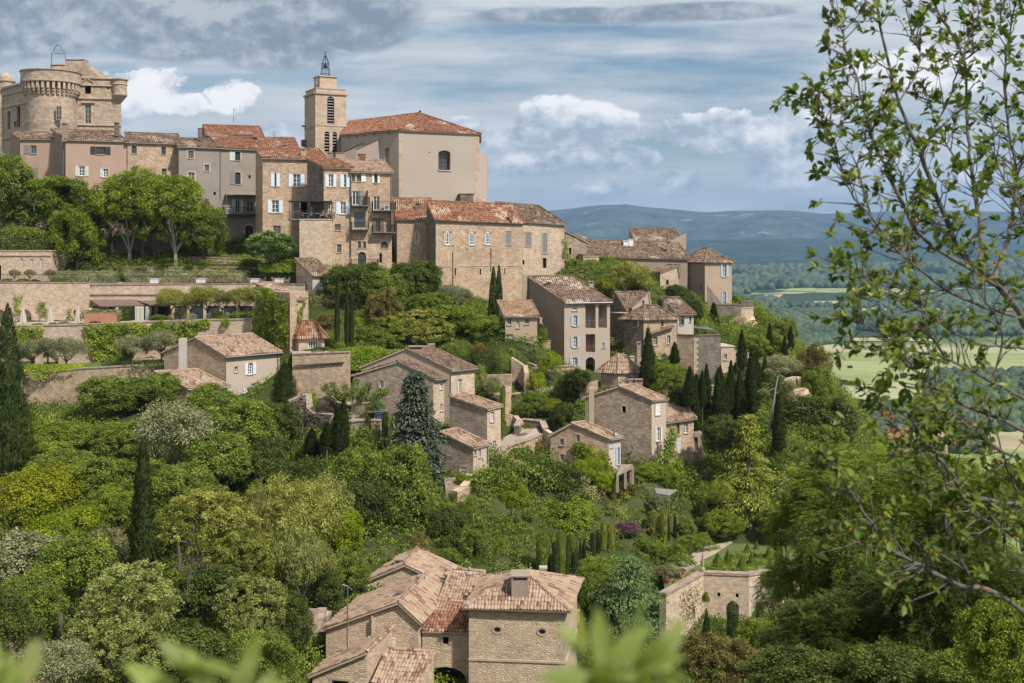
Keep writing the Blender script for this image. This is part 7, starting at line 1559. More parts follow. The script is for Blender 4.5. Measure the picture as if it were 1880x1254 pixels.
T('olive','g_olive',592,560,138,38,24,'grey olive tree below the whitewashed terrace house',name='olive_tree',cat='olive tree')
T('lush','g_red',603,596,133,30,20,'brownish green shrub tree behind the slender left cypress')
hedge_v(G_,455,515,528,640,127,127,2,'g_ivy','bright hedge between the red roofed small house and the cypress')
hedge_v(G_,660,935,415,640,130.5,130,2,'g_ivy','tall shaded hedge behind the centre garden trees')
hedge_v(G_,632,890,640,775,117.5,119.5,3.5,'g_ivy','large glossy boxy hedge right of the plain retaining wall',L=.2)
hedge_v(G_,885,1048,652,705,119,121,2.5,'g_clip','low clipped hedge running to the broad pink chimney')
Bv(G_,'ball','g_clip',565,605,121,40,28,'clipped topiary ball on the retaining wall',name='topiary_ball',cat='topiary')
Bv(G_,'ball','g_dark',405,645,119.5,48,20,'flat dark clipped cushion on the retaining wall',name='topiary_ball',cat='topiary')
Bv(G_,'bush','g_yellow',540,645,119.5,55,14,'bright yellow cushion plant on the retaining wall')
for i,(x,t,b,w) in enumerate(((545,100,622,40),(615,130,632,38),(648,185,640,38))):Uv(G_,'spire','g_cypress',x,t,b,124+i*.6,w,('leftmost of three slender cypresses above the topiary ball','middle of three slender cypresses above the topiary ball','rightmost of three slender cypresses above the topiary ball')[i])
Uv(G_,'spire','g_cypress',1668,38,545,135,78,'left and broader of the twin spindle cypresses against the rampart');Uv(G_,'spire','g_cypress',1708,28,545,136,66,'right and darker of the twin spindle cypresses against the rampart')
Bv(G_,'bush','g_clip',1650,590,130,110,35,'long clipped mound at the foot of the twin cypresses');Bv(G_,'bush','g_dark',1800,562,131,60,18,'low dark hedge right of the clipped mound')
for i,(x,y,rx,rz) in enumerate(((1440,640,75,75),(1600,700,90,110),(1750,745,68,78),(1560,640,60,50),(1350,640,60,50))):Bv(G_,'ball' if i < 3 else 'bush',('g_mid','g_dark','g_clip','g_red','g_mid')[i],x,y,126-i*.5,rx,rz,('rounded green bush at the left of the sloping hedge row','tall dark clipped hump in the sloping hedge row','domed clipped hedge beside the stone stair wall','reddish green bush behind the dark clipped hump','dim green bush left of the sloping hedge row')[i],name='clipped_bush')
Bv(G_,'olive','g_sage',1640,890,121,70,60,'silvery shrub above the thin topiary column');Bv(G_,'loose','g_pale',1570,850,119,55,95,'light green wispy shrub right of the central house');Bv(G_,'bush','g_mid',1690,930,120,60,40,'green shrub under the silvery shrub')
Uv(G_,'column','g_cypress',768,1115,1254,106.5,38,'clipped topiary column on the terrace wall left of the blue-grey conifer',name='topiary_column',cat='topiary');Uv(G_,'column','g_cypress',888,1080,1254,106,46,'clipped column half hidden by the blue-grey conifer',name='topiary_column',cat='topiary')
Uv(G_,'column','g_clip',1736,905,1225,112,38,'tall narrow topiary column right of the narrow annex',name='topiary_column',cat='topiary')
Uv(PX,'blue_conifer','g_blue',763,682,945,102,128,'large blue-grey conifer in front of the central house',name='conifer',cat='conifer',bark='bark_dark')
Uv(G_,'cypress_wide','g_cypress',165,722,1060,113,150,'dark cypress right of the house with pale blue shutters');
for i,(x,t,b,w) in enumerate(((470,1155,1330,80),(550,1035,1370,95),(592,980,1350,70),(362,1200,1400,95))):Uv(G_,'cypress','g_cypress',x,t,b,101+.5*i,w,('short dark cypress in the middle cypress group','dark full cypress below the straw parasol','slim cypress rising at the right of the middle group','leftmost low cypress of the middle group')[i])
def pollard():
 b=P3(G_,655,1135,110);e=empty('plane_tree',tuple(b),'pollarded plane tree with knobbly outstretched arms on the terrace','tree');mb=MB();q=lambda x,y,Y=110:P3(G_,x,y,Y);c=q(662,1035);mb.tube([b,q(655,1085),c],[.22,.2,.2],7)
 tips=[(455,905),(510,890),(600,900),(680,870),(730,930),(770,900),(850,940),(900,930),(560,960),(820,1010),(610,960)];lv=[]
 rng=np.random.default_rng(4)
 for i,(x,y) in enumerate(tips):
  yy=110+((i*37) % 7-3)*.45;t=q(x,y,yy);m1=q(655+(x-655)*.55,1025+(y-1025)*.12,(110+yy)/2);mb.tube([c,m1,t*.6+m1*.4+np.array((0,0,-.1)),t],[.15,.11,.08,.09],6)
  for s_ in (.0,.35,.7):lv.append(t*(1-s_)+m1*s_)
 mb.build('trunk','bark_pale',e);lv=np.array(lv);ci=np.repeat(np.arange(len(lv)),150);k=len(ci);u_=unit(rng,k);P=lv[ci]+u_*rng.uniform(.05,.42,k)[:,None]-b;v,u=leafdata(P,u_+unit(rng,k)*.5,unit(rng,k),.16,.11,rng.uniform(0,1,k),rng.uniform(0,1,len(lv))[ci])
 o=bpy.data.objects.new('foliage',leafmesh('foliage',v,u,'g_mid'));COL.objects.link(o);o.parent=e
pollard()
ivy('bare brown creeper hanging over the wall below the dark cypress',G_,[(215,1005),(330,950),(320,1040),(360,1095),(505,1105),(515,1160),(505,1254),(330,1290),(215,1250),(200,1100)],P3(G_,200,1100,109.5),P3(G_,520,1110,108.5),'g_brown',170,.20,.6)
wall_thing('curving wall top behind the bare brown creeper',G_,[(200,1010,109.8),(320,960,110.5),(330,1060,110),(370,1098,109.6),(505,1108,109)],'stone_grey',drop=4)
Bv(G_,'loose','g_lime',355,1020,111.5,48,70,'bright yellow-green climber behind the brown creeper');Bv(I_,'bush','g_bright',900,1020,100.5,50,40,'bright green bush on top of the curved wall')
Bv(I_,'bush','g_mid',1360,645,112.5,38,28,'small green shrub on the lawn corner');Bv(I_,'lush','g_red',1330,800,111,50,50,'reddish wispy shrub right of the garden wall');Bv(I_,'bush','g_red',1440,820,112,70,90,'reddish green hillside shrub left of the vine covered cottage')
Bv(I_,'bush','g_red',1170,645,108.5,22,40,'pink flowered shrub at the foot of the narrow topiary column');
Tv(I_,'acacia','g_lime',1430,330,122,85,95,'bright yellow-green tree in front of the parked car');Tv(I_,'acacia','g_lime',1530,200,124,80,110,'taller yellow-green tree left of the arched doorway');Tv(I_,'acacia','g_yellow',1540,500,119,75,70,'lowest bright yellow tree right of the lawn corner');Tv(I_,'lush','g_mid',1410,470,118.5,90,85,'green ivy like bush tree below the parked car');Tv(I_,'lush','g_mid',1330,520,117.5,65,60,'green slope tree above the lawn corner')
Tv(I_,'broad','g_dark',1660,350,122,90,120,'dark green tree right of the yellow-green trees');Tv(I_,'lush','g_dark',1620,560,117,80,90,'dark bushy tree above the big gabled house chimney');Tv(F_,'broad','g_dark',590,1075,121,85,75,'dark tree below the arched doorway')
Bv(F_,'loose','g_bright',350,800,130.5,40,60,'bright climbing shrub at the loggia house corner');Bv(F_,'bush','g_mid',255,790,130.5,50,32,'green bush at the foot of the small orange roofed house')
Tv(F_,'acacia','g_gold',905,390,149,175,120,'large yellow-green tree between the loggia house and the manor');Tv(F_,'acacia','g_lime',1000,420,151,90,85,'brighter yellow half of the tree by the small whitish house');Tv(F_,'broad','g_plane',780,440,147,80,75,'darker green tree left of the large yellow-green tree')
Tv(F_,'lush','g_dark',1260,530,150,95,85,'dark ivy like tree in front of the manor side wall');Tv(F_,'lush','g_dark',1350,620,146,60,80,'dark tree behind the whitewashed cluster end');Bv(F_,'bush','g_dark',600,380,156.5,60,35,'dark round bush at the small dark door');Bv(F_,'bush','g_bright',1625,545,165,28,30,'green shrub peeping right of the manor front')
ivy('narrow ivy column climbing the rampart end',F_,[(480,140),(505,150),(505,230),(530,280),(540,400),(500,425),(478,380),(490,280),(468,220)],P3(F_,465,300,156),P3(F_,560,300,158),'g_ivy',110,.22,.5)
for i,(V,x,t,b,w,Y,lab) in enumerate(((F_,1048,730,1140,82,121,'tallest dark cypress beside the small pyramid roofed house'),(F_,1008,1000,1110,45,120,'small cypress at the foot of the tallest dark cypress'),(F_,1224,825,975,55,128,'cypress in front of the rubble house corner'),(F_,1483,562,760,58,152,'cypress before the manor terrace'),
  (F_,1325,985,1254,76,117,'broad cypress at the left of the lower right cypress cluster'),(F_,1408,1010,1254,52,117.5,'pointed cypress in the lower right cluster'),(F_,1370,1035,1254,50,118,'shorter cypress between two in the lower right cluster'),(F_,1527,980,1254,58,119,'cypress below the low stone outbuilding'),(F_,1585,1045,1280,55,120,'cypress second from the outbuilding window'),
  (F_,1560,1090,1290,60,119,'low full cypress among the lower right cluster'),(F_,1655,1000,1254,52,121,'narrow cypress left of the silver cliff olive'),(F_,1735,865,1254,75,123,'tall cypress rising beside the silver cliff olive'),(F_,1670,742,1012,56,136,'isolated dark cypress on the cliff terrace'),(PX,1297,668,770,17,121,'slim cypress between the pointed one and the outbuilding'),(PX,1342,662,762,18,126,'slim cypress behind the tall one beside the silver olive'),(PX,1388,645,760,20,129,'dark cypress just left of the silver cliff olive'),(PX,1318,676,778,17,118.5,'cypress in the middle front of the lower right cluster'),(PX,1278,690,772,15,119.5,'thin cypress squeezed behind the broad one'),(PX,1356,690,790,18,120.5,'cypress at the right front of the lower right cluster'),(PX,1404,655,748,15,133,'thin cypress in front of the silver cliff olive'),(F_,1855,700,920,44,147,'cypress left of the dark garden roof'),(F_,1625,960,1040,26,131,'little cypress against the cliff terrace wall'),
  (M_,1295,740,920,36,148,'cypress in the row on the cliff top left side'),(M_,1380,805,925,30,150,'small cypress in the cliff top row'),(M_,1415,745,890,32,152,'rightmost cypress of the cliff top row'),(M_,1343,1140,1260,34,118,'small cypress in front of the cliff oak trees'),
  (J_,1625,310,690,75,117,'dark cypress right of the golden cedar'),(J_,1250,225,480,70,118.5,'cypress behind the annex with red roof'),(J_,1375,180,450,70,121,'full cypress in the rear of the lower right cluster'),(J_,1075,170,560,60,117.5,'tall slim cypress just right of the red annex roof'),(J_,1440,60,440,80,122,'bushy cypress with loose outline near the leaning pine'))):
 Uv(V,'cypress','g_cypress',x,t,b,Y,w,lab)
Tv(J_,'lush','g_bright',915,210,121,105,115,'bright green leafy tree behind the big gabled house');Tv(J_,'broad','g_dark',980,340,119,70,80,'dark green tree above the red annex roof')
Tv(J_,'olive','g_sage',1610,110,138,140,75,'silver-grey olive tree on the cliff edge',name='olive_tree',cat='olive tree',bark='bark_dark')
mb=MB();q=lambda x,y,Y=118:P3(J_,x,y,Y);mb.tube([q(1560,560),q(1585,420),q(1605,260),q(1640,100)],[.14,.11,.08,.04],6)
for a,b in (((1605,260),(1520,300)),((1600,300),(1680,250)),((1595,350),(1700,330)),((1620,190),(1560,160)),((1625,170),(1700,210))):mb.tube([q(*a),q(*b)],[.04,.015],4)
e=empty('pine_tree',tuple(q(1560,560)),'thin leaning pine with a bare trunk before the cliff','pine tree');mb.build('trunk','bark_pale',e)
for (x,y,r) in ((1525,295,45),(1690,245,55),(1700,325,50),(1565,160,45),(1640,110,50)):fobj('foliage','loose',1,'g_olive',e,tuple(q(x,y)-np.array(ORG[e])),(r*.2766*118/F,)*2+(r*.6*.2766*118/F,))
for i,(frm,m_,x,y,Y,rx,rz,lab) in enumerate((('lush','g_dark',1500,790,128,66,62,'big dark oak hanging below the cliff at the right edge'),('lush','g_mid',1520,830,122,42,48,'green oak at the foot of the cliff oak'),('broad','g_dark',1450,760,130,40,34,'dark tree left of the big cliff oak'),
  ('broad','g_mid',1398,622,153,38,26,'green tree on the cliff top right of the manor terrace'),('lush','g_bright',1385,640,146,30,24,'lighter green round bush tree behind the isolated cypress'),('broad','g_red',1488,672,146,30,36,'brownish green tree on the cliff edge against the fields'),('broad','g_mid',1500,706,143,26,30,'green tree clinging to the cliff edge below the brownish tree'),
  ('lush','g_dark',1335,808,113,44,42,'dark spreading tree left of the golden cedar'),('broad','g_mid',1440,605,156,26,20,'small tree at the far tip of the cliff top'),('lush','g_dark',1420,720,134,36,26,'dark tree under the silver cliff olive'),('broad','g_dark',1355,700,138,24,30,'dark tree between the isolated cypress and the cluster'),('lush','g_mid',1300,770,121,30,34,'green tree behind the annex porch'))):
 T(frm,m_,x,y,Y,rx,rz,lab)
mb=MB();P=[P3(F_,x,y,Y) for x,y,Y in ((1795,925,146),(1965,925,146),(1960,908,150),(1810,908,150))];mb.hexa([p-np.array((0,0,.2)) for p in P],P)
for p in P:mb.tube([p,p-np.array((0,0,2.5))],.06,5)
tag(mb.build('shelter','paint_dark',None,org=tuple(P[0])),'flat dark garden shelter roof on the cliff top','shelter')
Uv(PX,'gold_cedar','g_cedar',1372,760,965,110,140,'golden cedar with drooping yellow-green branches',name='cedar',cat='cedar',bark='bark_dark')
Bv(J_,'loose','g_cedar',1260,960,107.5,70,70,'yellowish cedar shrub below the golden cedar');Bv(J_,'bush','g_dark',1060,890,112,55,65,'dark green bush right of the red annex foot');Bv(J_,'bush','g_sage',1160,850,114,70,50,'sage green shrub slope left of the golden cedar')
ivy('lime green vine arching over the rubble cottage wall',J_,[(262,640),(340,605),(420,625),(450,680),(500,690),(530,740),(550,880),(500,960),(400,900),(385,830),(345,720),(290,690)],P3(J_,112,700,111.2),P3(J_,498,700,107.2),'g_lime',170,.2,.9,thick=1.4)
Bv(J_,'lush','g_lime',470,900,105.5,75,80,'lime green vine mass spilling below the rubble cottage');Bv(J_,'bush','g_lime',290,800,107,55,60,'yellow-green bush at the cottage foot');Bv(J_,'bush','g_lime',165,775,108,60,25,'low yellow-green plants left below the cottage')
ivy('dark green ivy climbing between the gabled house and its annex',J_,[(872,490),(912,520),(910,660),(940,760),(955,870),(1000,920),(960,950),(840,930),(730,880),(660,840),(690,780),(740,740),(800,700),(850,640),(858,560)],P3(J_,660,850,110.3),P3(J_,1000,900,114),'g_ivy',180,.22,1.0,thick=1.3)
Bv(J_,'lush','g_ivy',800,850,109.5,140,75,'ivy mound below the big gabled house');Bv(J_,'lush','g_ivy',930,900,111,75,60,'ivy mound at the foot of the red roofed annex');ivy('small ivy patch on the gabled house wall',J_,[(620,640),(665,610),(662,700),(610,730),(590,690)],P3(J_,500,700,115.6),P3(J_,780,700,112.7),'g_ivy',100,.2,.4)
mb=MB();P=[P3(J_,x,y,Y) for x,y,Y in ((800,925,105),(955,938,104),(900,975,102.5),(815,960,103.5))];mb.face(P,m=0);mb.face([p-np.array((0,0,.04)) for p in P[::-1]])
for p in P:mb.tube([p,p-np.array((0,0,1.5))],.025,4)
tag(mb.build('shade_sail','paint_grey',None,org=tuple(P[0])),'grey shade sail above the garden below the ivy','shade sail')
for i,(frm,m_,x,y,Y,rx,rz,lab) in enumerate((
  ('lush','g_mid',212,728,113,62,36,'round glossy green tree under the low curved garden wall'),('broad','g_mid',290,715,112.5,42,30,'green tree left of the low pink roof'),
  ('lush','g_bright',120,808,106,75,30,'broad leafed green tree below the long wall at the left'),('lush','g_mid',215,812,104,48,36,'green tree between the broad leafed tree and the grey olive'),('broad','g_plane',75,838,101,60,32,'lighter green tree right of the big left cypress'),
  ('olive','g_sage',312,800,98,82,62,'large grey-green olive like tree in the middle left'),('broad','g_mid',390,738,105,58,38,'green tree hiding the foot of the low pink roof'),('lush','g_mid',440,795,102,80,58,'big green oak below the blue shuttered house'),('lush','g_dark',505,785,104,46,44,'dark green oak right of the big green oak'),('broad','g_mid',400,850,96,60,55,'green tree in front of the big green oak'),('broad','g_dark',490,845,99,50,48,'dark tree below the brown creeper wall'),
  ('lush','g_mid',730,905,98,76,88,'large round dark green tree below the blue-grey conifer'),('lush','g_dark',665,945,95,62,70,'dark green part tree left of the large round tree'),('broad','g_mid',650,875,99,50,50,'green tree between the middle cypresses and the large round tree'),('loose','g_dark',560,880,99,46,34,'dark green tree under the middle cypress group'),
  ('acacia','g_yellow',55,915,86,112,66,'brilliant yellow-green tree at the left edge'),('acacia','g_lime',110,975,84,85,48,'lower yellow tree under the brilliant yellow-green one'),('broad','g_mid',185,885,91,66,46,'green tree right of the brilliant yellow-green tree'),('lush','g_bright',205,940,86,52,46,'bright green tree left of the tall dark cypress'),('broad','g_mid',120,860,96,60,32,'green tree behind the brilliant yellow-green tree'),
  ('fluffy','g_gold',375,965,80,88,72,'tall oak with pale golden top right of the dark cypress'),('fluffy','g_gold',440,1040,78,62,75,'golden brown oak lower right of the pale topped oak'),('lush','g_dark',400,1090,76,70,60,'dark green tree below the golden oaks'),('fluffy','g_pale',455,1135,74,72,78,'pale green oak above the blurred leaves'),('willow','g_gold',525,955,86,80,75,'soft yellow-green feathery tree in the middle'),('willow','g_pale',555,1030,82,58,72,'soft grey-green feathery tree above the stone lean-to'),
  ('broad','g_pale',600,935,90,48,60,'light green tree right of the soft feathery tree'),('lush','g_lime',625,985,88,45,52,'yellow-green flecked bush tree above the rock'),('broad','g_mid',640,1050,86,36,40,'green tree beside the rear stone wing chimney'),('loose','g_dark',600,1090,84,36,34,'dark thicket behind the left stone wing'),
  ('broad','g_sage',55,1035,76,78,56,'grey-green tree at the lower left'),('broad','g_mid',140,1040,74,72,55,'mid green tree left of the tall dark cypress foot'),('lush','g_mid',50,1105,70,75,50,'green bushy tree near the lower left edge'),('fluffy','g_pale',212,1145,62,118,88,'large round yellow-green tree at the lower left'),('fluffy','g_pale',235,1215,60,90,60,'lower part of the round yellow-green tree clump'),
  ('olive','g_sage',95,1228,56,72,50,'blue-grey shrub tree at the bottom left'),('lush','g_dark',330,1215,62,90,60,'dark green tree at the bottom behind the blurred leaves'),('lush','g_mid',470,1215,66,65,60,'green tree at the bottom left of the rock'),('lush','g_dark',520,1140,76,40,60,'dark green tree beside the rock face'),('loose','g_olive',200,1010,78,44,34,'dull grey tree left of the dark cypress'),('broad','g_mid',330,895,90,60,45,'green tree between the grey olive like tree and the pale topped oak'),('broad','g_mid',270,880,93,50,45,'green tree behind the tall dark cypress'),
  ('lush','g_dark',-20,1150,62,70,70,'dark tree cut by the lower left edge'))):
 T(frm,m_,x,y,Y,rx,rz,lab)
Uv(PX,'cypress_wide','g_cypress',14,562,880,98,64,'big dark cypress cut by the left edge');Uv(PX,'cypress','g_cypress',262,808,1090,74,37,'tall isolated dark cypress among the left slope trees')
for i,(frm,m_,x,y,Y,rx,rz,lab) in enumerate((
  ('broad','g_dark',903,882,104,40,28,'dark bush tree right of the curved wall'),('acacia','g_bright',860,940,99,48,40,'bright green feathery tree above the topiary columns'),('lush','g_lime',935,925,101,36,44,'yellow flowered green tree right of the feathery tree'),('lush','g_dark',1005,905,104.5,70,58,'large dark ivy covered tree in the middle lower slope'),('broad','g_olive',1060,905,106,56,46,'grey-brown twiggy tree right of the dark ivy tree'),('lush','g_mid',985,870,106,42,30,'green tree above the dark ivy covered tree'),
  ('lush','g_mid',955,958,101,56,46,'green tree left of the dark shrub bank'),('lush','g_bright',895,905,103,34,34,'fresh green tree right of the dark bush tree'),('broad','g_dark',1090,955,104,40,36,'dark tree above the ochre column'),('acacia','g_lime',1075,870,106,30,34,'lime tree right under the rubble cottage'),('broad','g_olive',950,870,104.5,36,26,'dull olive shrub tree below the garden wall'),('broad','g_pale',1120,960,103.5,40,34,'pale green tree left of the golden green dome'),('broad','g_bright',895,965,99.5,46,42,'bright tree above the left clipped columns'),('lush','g_mid',905,1010,95.5,36,34,'green tree just above the dark parapet and urns'),('broad','g_red',1135,915,107,38,44,'olive brown tree left of the shade sail'),('olive','g_sage',1195,912,107.5,34,28,'small silver olive beside the shade sail'),('lush','g_mid',800,950,97,34,40,'green tree at the lower end of the curved wall'),('broad','g_red',770,1005,94,34,32,'brownish shrub tree above the rear stone wing'),('lush','g_dark',830,985,95,44,50,'dark leafy tree above the dark parapet'),('broad','g_mid',870,1000,94,38,40,'green tree behind the clipped columns left end'),('lush','g_dark',930,980,99,45,40,'dark tree behind the left topiary columns'),('lush','g_ivy',1035,955,102,66,44,'dark shrub bank behind the topiary column row'),
  ('lush','g_mid',1235,905,112,36,30,'green tree right of the shade sail'),('broad','g_mid',1300,915,111,40,34,'green tree below the golden cedar left side'),('lush','g_bright',1440,960,106,42,34,'light green tree by the upper garden path'),('broad','g_pale',1470,905,112,60,40,'pale scrubby tree on the right slope'),('lush','g_dark',1430,885,115,50,34,'dark scrub tree behind the pale scrubby tree'),('broad','g_mid',1480,860,119,50,30,'green scrub tree under the cliff oaks'),
  ('lush','g_bright',1120,1058,92,46,30,'bright green tree behind the square house roof'),('lush','g_mid',1095,1110,88,34,50,'green tree along the right side of the square house'),('lush','g_red',1320,1215,74,66,48,'reddish green maple at the bottom right'),('lush','g_bright',1395,1195,76,46,60,'bright green bush tree right of the reddish maple'),('broad','g_bright',1450,1235,70,50,46,'bright green bush tree at the bottom edge right'))):
 T(frm,m_,x,y,Y,rx,rz,lab)
Uv(PX,'cedar','g_fir',1152,1020,1195,86,160,'layered green cedar right of the square stone house',name='cedar',cat='cedar',bark='bark_dark')
cols=[(300,285,462,95,93),(368,268,442,60,94.5),(412,305,428,42,96),(600,270,488,70,92.5),(640,380,488,30,92),(665,318,490,38,92.2),(690,258,492,48,93),(718,285,480,34,93.5),(750,278,400,52,96.5),(762,368,455,42,94),(790,310,440,22,95),(808,303,438,24,95.5),(855,270,425,32,96.5),(878,252,418,24,97),(908,215,418,34,97.5),(945,226,420,40,97.8),(968,285,400,22,98.5),(997,270,360,16,99.5),(1015,275,360,18,100),(1110,210,300,26,102.5),(1135,255,305,30,102),(1165,160,308,66,102.8),(1213,165,330,36,102),(1236,170,330,18,102.5),(1270,170,315,20,103.5),(1412,105,195,40,108.5)]
clab=['broad clipped column behind the dark parapet, first from the left','clipped column second from the left above the dark parapet','short clipped column beside the gravel steps','tall broad clipped column just right of the pale chimney','thin clipped column touching the tall broad one','slim clipped column third right of the pale chimney','tallest clipped column in the lower row','clipped column right behind the tallest one','green column set back behind the lower row','short round topped column at the front of the row','very thin column left of a matching pair','very thin column right of a matching pair','clipped column at the start of the rising row','thin column second in the rising row','tall column in the rising row before the ochre one','ochre tinted tall column in the rising row','short thin column after the ochre one','thin column beside the purple bush, left','thin column beside the purple bush, right','dark column at the right of the purple bush','small rounded column right of the purple bush','broadest golden green dome column','tall column right of the golden green dome','thin dark column by the pale wall strip','very dark thin column before the pale wall','dark column in the distance below the golden cedar']
for (x,t,b,w,Y),lab in zip(cols,clab):Uv(L_,'column' if w > 30 else 'spire','g_gold' if 'ochre' in lab or 'golden' in lab else ('g_clip' if w > 45 else 'g_cypress'),x,t,b,Y,w,lab,name='topiary_column',cat='topiary',group=None)
Bv(L_,'lush','g_purple',1040,248,100.5,56,32,'purple flowering bush among the clipped columns',name='flowering_bush',cat='bush')
for i,(x,t,b,w,Y) in enumerate(((1487,378,460,82,98.3),(1537,358,438,54,99.8),(1610,392,476,76,97.8),(1658,368,456,52,98.8),(1637,326,392,52,103),(1683,312,380,46,104),(1746,340,408,50,101.5),(1790,315,365,45,104))):
 Uv(L_,'cone','g_clip',x,t,b,Y,w,('broad topiary cone nearest the wall corner','narrow topiary cone second along the wall','broad topiary cone at the middle of the wall','tall narrow topiary cone right of the middle','left topiary cone of the rear row','right topiary cone of the rear row','topiary cone near the right dark conifer','rearmost topiary cone half hidden at the right')[i],name='topiary_cone',cat='topiary')
hd=[((1425,470,97.6),(1540,470,97.4)),((1570,478,97.2),(1690,470,98)),((1480,440,99.3),(1600,430,99.8)),((1560,405,101),(1660,400,101.5)),((1640,440,99.5),(1760,430,100)),((1680,402,101.5),(1780,395,102)),((1440,380,103),(1500,365,104))]
for i,(a,b) in enumerate(hd):
 p,q=P3(L_,*a),P3(L_,*b);leafbox('box_hedge',p,q,.7,max(p[2],q[2])+.45,min(p[2],q[2])-.2,'g_clip',('low box hedge under the broad cone at the wall corner','low box hedge under the middle broad cone','low box hedge behind the two left cones','low box hedge in the rear row of cones','low box hedge right of the narrow cone','low box hedge at the far right of the cones','low round hedge at the tree foot by the path')[i],dens=90,L=.13)
for i,(x,y,Y,rx,rz,m_) in enumerate(((1515,225,107,95,62,'g_bright'),(1280,372,98.5,58,52,'g_bright'),(1340,330,101,60,46,'g_bright'),(1332,250,105,52,40,'g_mid'),(1170,360,99,80,48,'g_bright'),(1412,300,103,48,32,'g_bright'),(1600,170,111,70,45,'g_lime'),(1100,330,99.5,60,30,'g_mid'),(1420,215,108,50,30,'g_mid'),(1660,215,110,60,40,'g_bright'))):
 Tv(L_,'broad',m_,x,y,Y,rx,rz,('pollarded round headed tree by the upper garden path','round headed small tree left of the garden path','second round headed small tree along the garden path','darker round headed tree farther along the garden','light green bushy tree right of the column row','low round tree beside the round box hedge','lime green tree at the top of the garden path','green shrub tree below the purple bush','green tree behind the pollarded round headed tree','bright tree right of the pollarded round headed tree')[i],bark='bark_pale',base=880+(y+rz+60)*.3617)
for i,(x,t,b,w,Y,f) in enumerate(((1430,662,935,86,91,'column'),(1562,620,855,58,93,'column'),(1690,660,775,26,93.5,'spire'))):Uv(L_,'cone' if i == 0 else 'column' if i == 1 else 'spire','g_cypress',x,t,b,Y,w,('broad tapering dark topiary below the garden wall','tall dark clipped column before the garden wall face','thin dark cypress at the right of the garden wall face')[i],name='cypress')
for i,(x,y,r,Y) in enumerate(((1322,897,30,89),(1352,880,24,90),(1300,945,30,88))):Bv(L_,'ball','g_clip',x,y,Y,r,34,('left egg shaped topiary at the foot of the garden wall','right egg shaped topiary at the foot of the garden wall','lowest egg shaped topiary beside the blurred leaves')[i],name='topiary_ball',cat='topiary')
ivy('flowering creepers on the garden retaining wall',L_,[(1290,570),(1390,520),(1390,620),(1340,720),(1290,640)],P3(L_,1225,592,90.8),P3(L_,1415,484,96.8),'g_red',22,.2,.3);ivy('green creeper at the garden wall inner corner',L_,[(1310,760),(1400,680),(1410,760),(1330,800)],P3(L_,1225,592,90.8),P3(L_,1415,484,96.8),'g_olive',60,.2,.5)
Bv(L_,'bush','g_mid',1425,615,94.5,18,45,'green plant tuft in the garden wall corner');
for i,(x,y,Y,rx,rz) in enumerate(((490,370,97,48,48),(120,420,92,70,70))):Tv(L_,'lush','g_bright' if i == 0 else 'g_mid',x,y,Y,rx,rz,('bright round tree above the green garden jar','leafy tree between the urns and the rear wing')[i])
def rock(label,px,py,Y,rx,rz,seed=1,mat='stone_castle'):
 c=at(px,py,Y);R=rx*Y/F;Hh=rz*Y/F;rng=np.random.default_rng(seed);mb=MB();nu,nv=36,22;P=np.zeros((nv,nu+1,3))
 for j in range(nv):
  for i in range(nu+1):
   a=2*math.pi*i/nu;b=-.5*math.pi+math.pi*j/(nv-1);d=np.array((math.cos(b)*math.cos(a),math.cos(b)*math.sin(a),math.sin(b)))
   s=1/(np.abs(d)**4).sum()**.25;k=1+.30*(float(vnoise(np.array([d[0]*3.2+7]),np.array([d[2]*7+d[1]*3+7]),seed)[0])-.5)*2+.14*(float(vnoise(np.array([d[0]*9+7]),np.array([d[2]*16+d[1]*8+7]),seed+4)[0])-.5)+.05*math.sin(d[2]*26)
   P[j,i]=c+d*s*k*np.array((R,R*.8,Hh))
 mb.grid(P,np.stack(np.meshgrid(np.linspace(0,6,nu+1),np.linspace(0,4,nv)),-1));return tag(mb.build('rock',mat,None,org=tuple(c)),label,'rock')
rock('layered tan rock outcrop left of the stone lean-to',560,1180,81,40,60,2,'stone_grey');rock('tan rock face above the rear stone wing',700,1030,93.5,40,26,6,'stone_grey');rock('pale cliff rock below the cliff olive',1435,735,138,44,22,9,'stone_pale');rock('rocky cliff foot under the manor terrace corner',1345,612,160,40,30,12,'stone_pale')
rng=np.random.default_rng(77);K_n=19000;X=rng.uniform(-62,62,K_n*2);Yg=rng.uniform(50,178,K_n*2);pxg=X/Yg*F+CX
Zg=hgt(X,Yg);pyg=HY-Zg/Yg*F;ok=(np.abs(X/Yg) < .47)
for (x0,x1,y0,y1) in ((30,260,690,775),(1215,1420,960,1100),(930,1040,690,730),(0,480,505,700),(540,650,700,780),(870,1010,770,860),(480,640,520,670),(1060,1140,655,720)):ok &= ~((pxg > x0) & (pxg < x1) & (pyg > y0) & (pyg < y1))
X,Yg,Zg=X[ok][:K_n],Yg[ok][:K_n],Zg[ok][:K_n];k=len(X);R_=rng.uniform(.25,1.0,k)*(.5+vnoise(X*.12+90,Yg*.12+90,4));per=46;ci=np.repeat(np.arange(k),per);N=len(ci)
e_=unit(rng,N);e_[:,2]=np.abs(e_[:,2])*.8;P=np.stack([X,Yg,Zg+.1],1)[ci]+e_*(R_[ci]*rng.uniform(.6,1.05,N))[:,None];nn=e_+rng.normal(size=(N,3))*.5;D=np.cross(nn,unit(rng,N))+e_*.4
v,u=leafdata(P,D,nn,rng.uniform(.12,.24,N),.11,rng.uniform(0,1,N),rng.uniform(0,1,k)[ci]);o=bpy.data.objects.new('undergrowth',leafmesh('undergrowth',v,u,'g_clip'));COL.objects.link(o);tag(o,'low scrub and grass covering the slopes between the trees','undergrowth',kind='stuff')
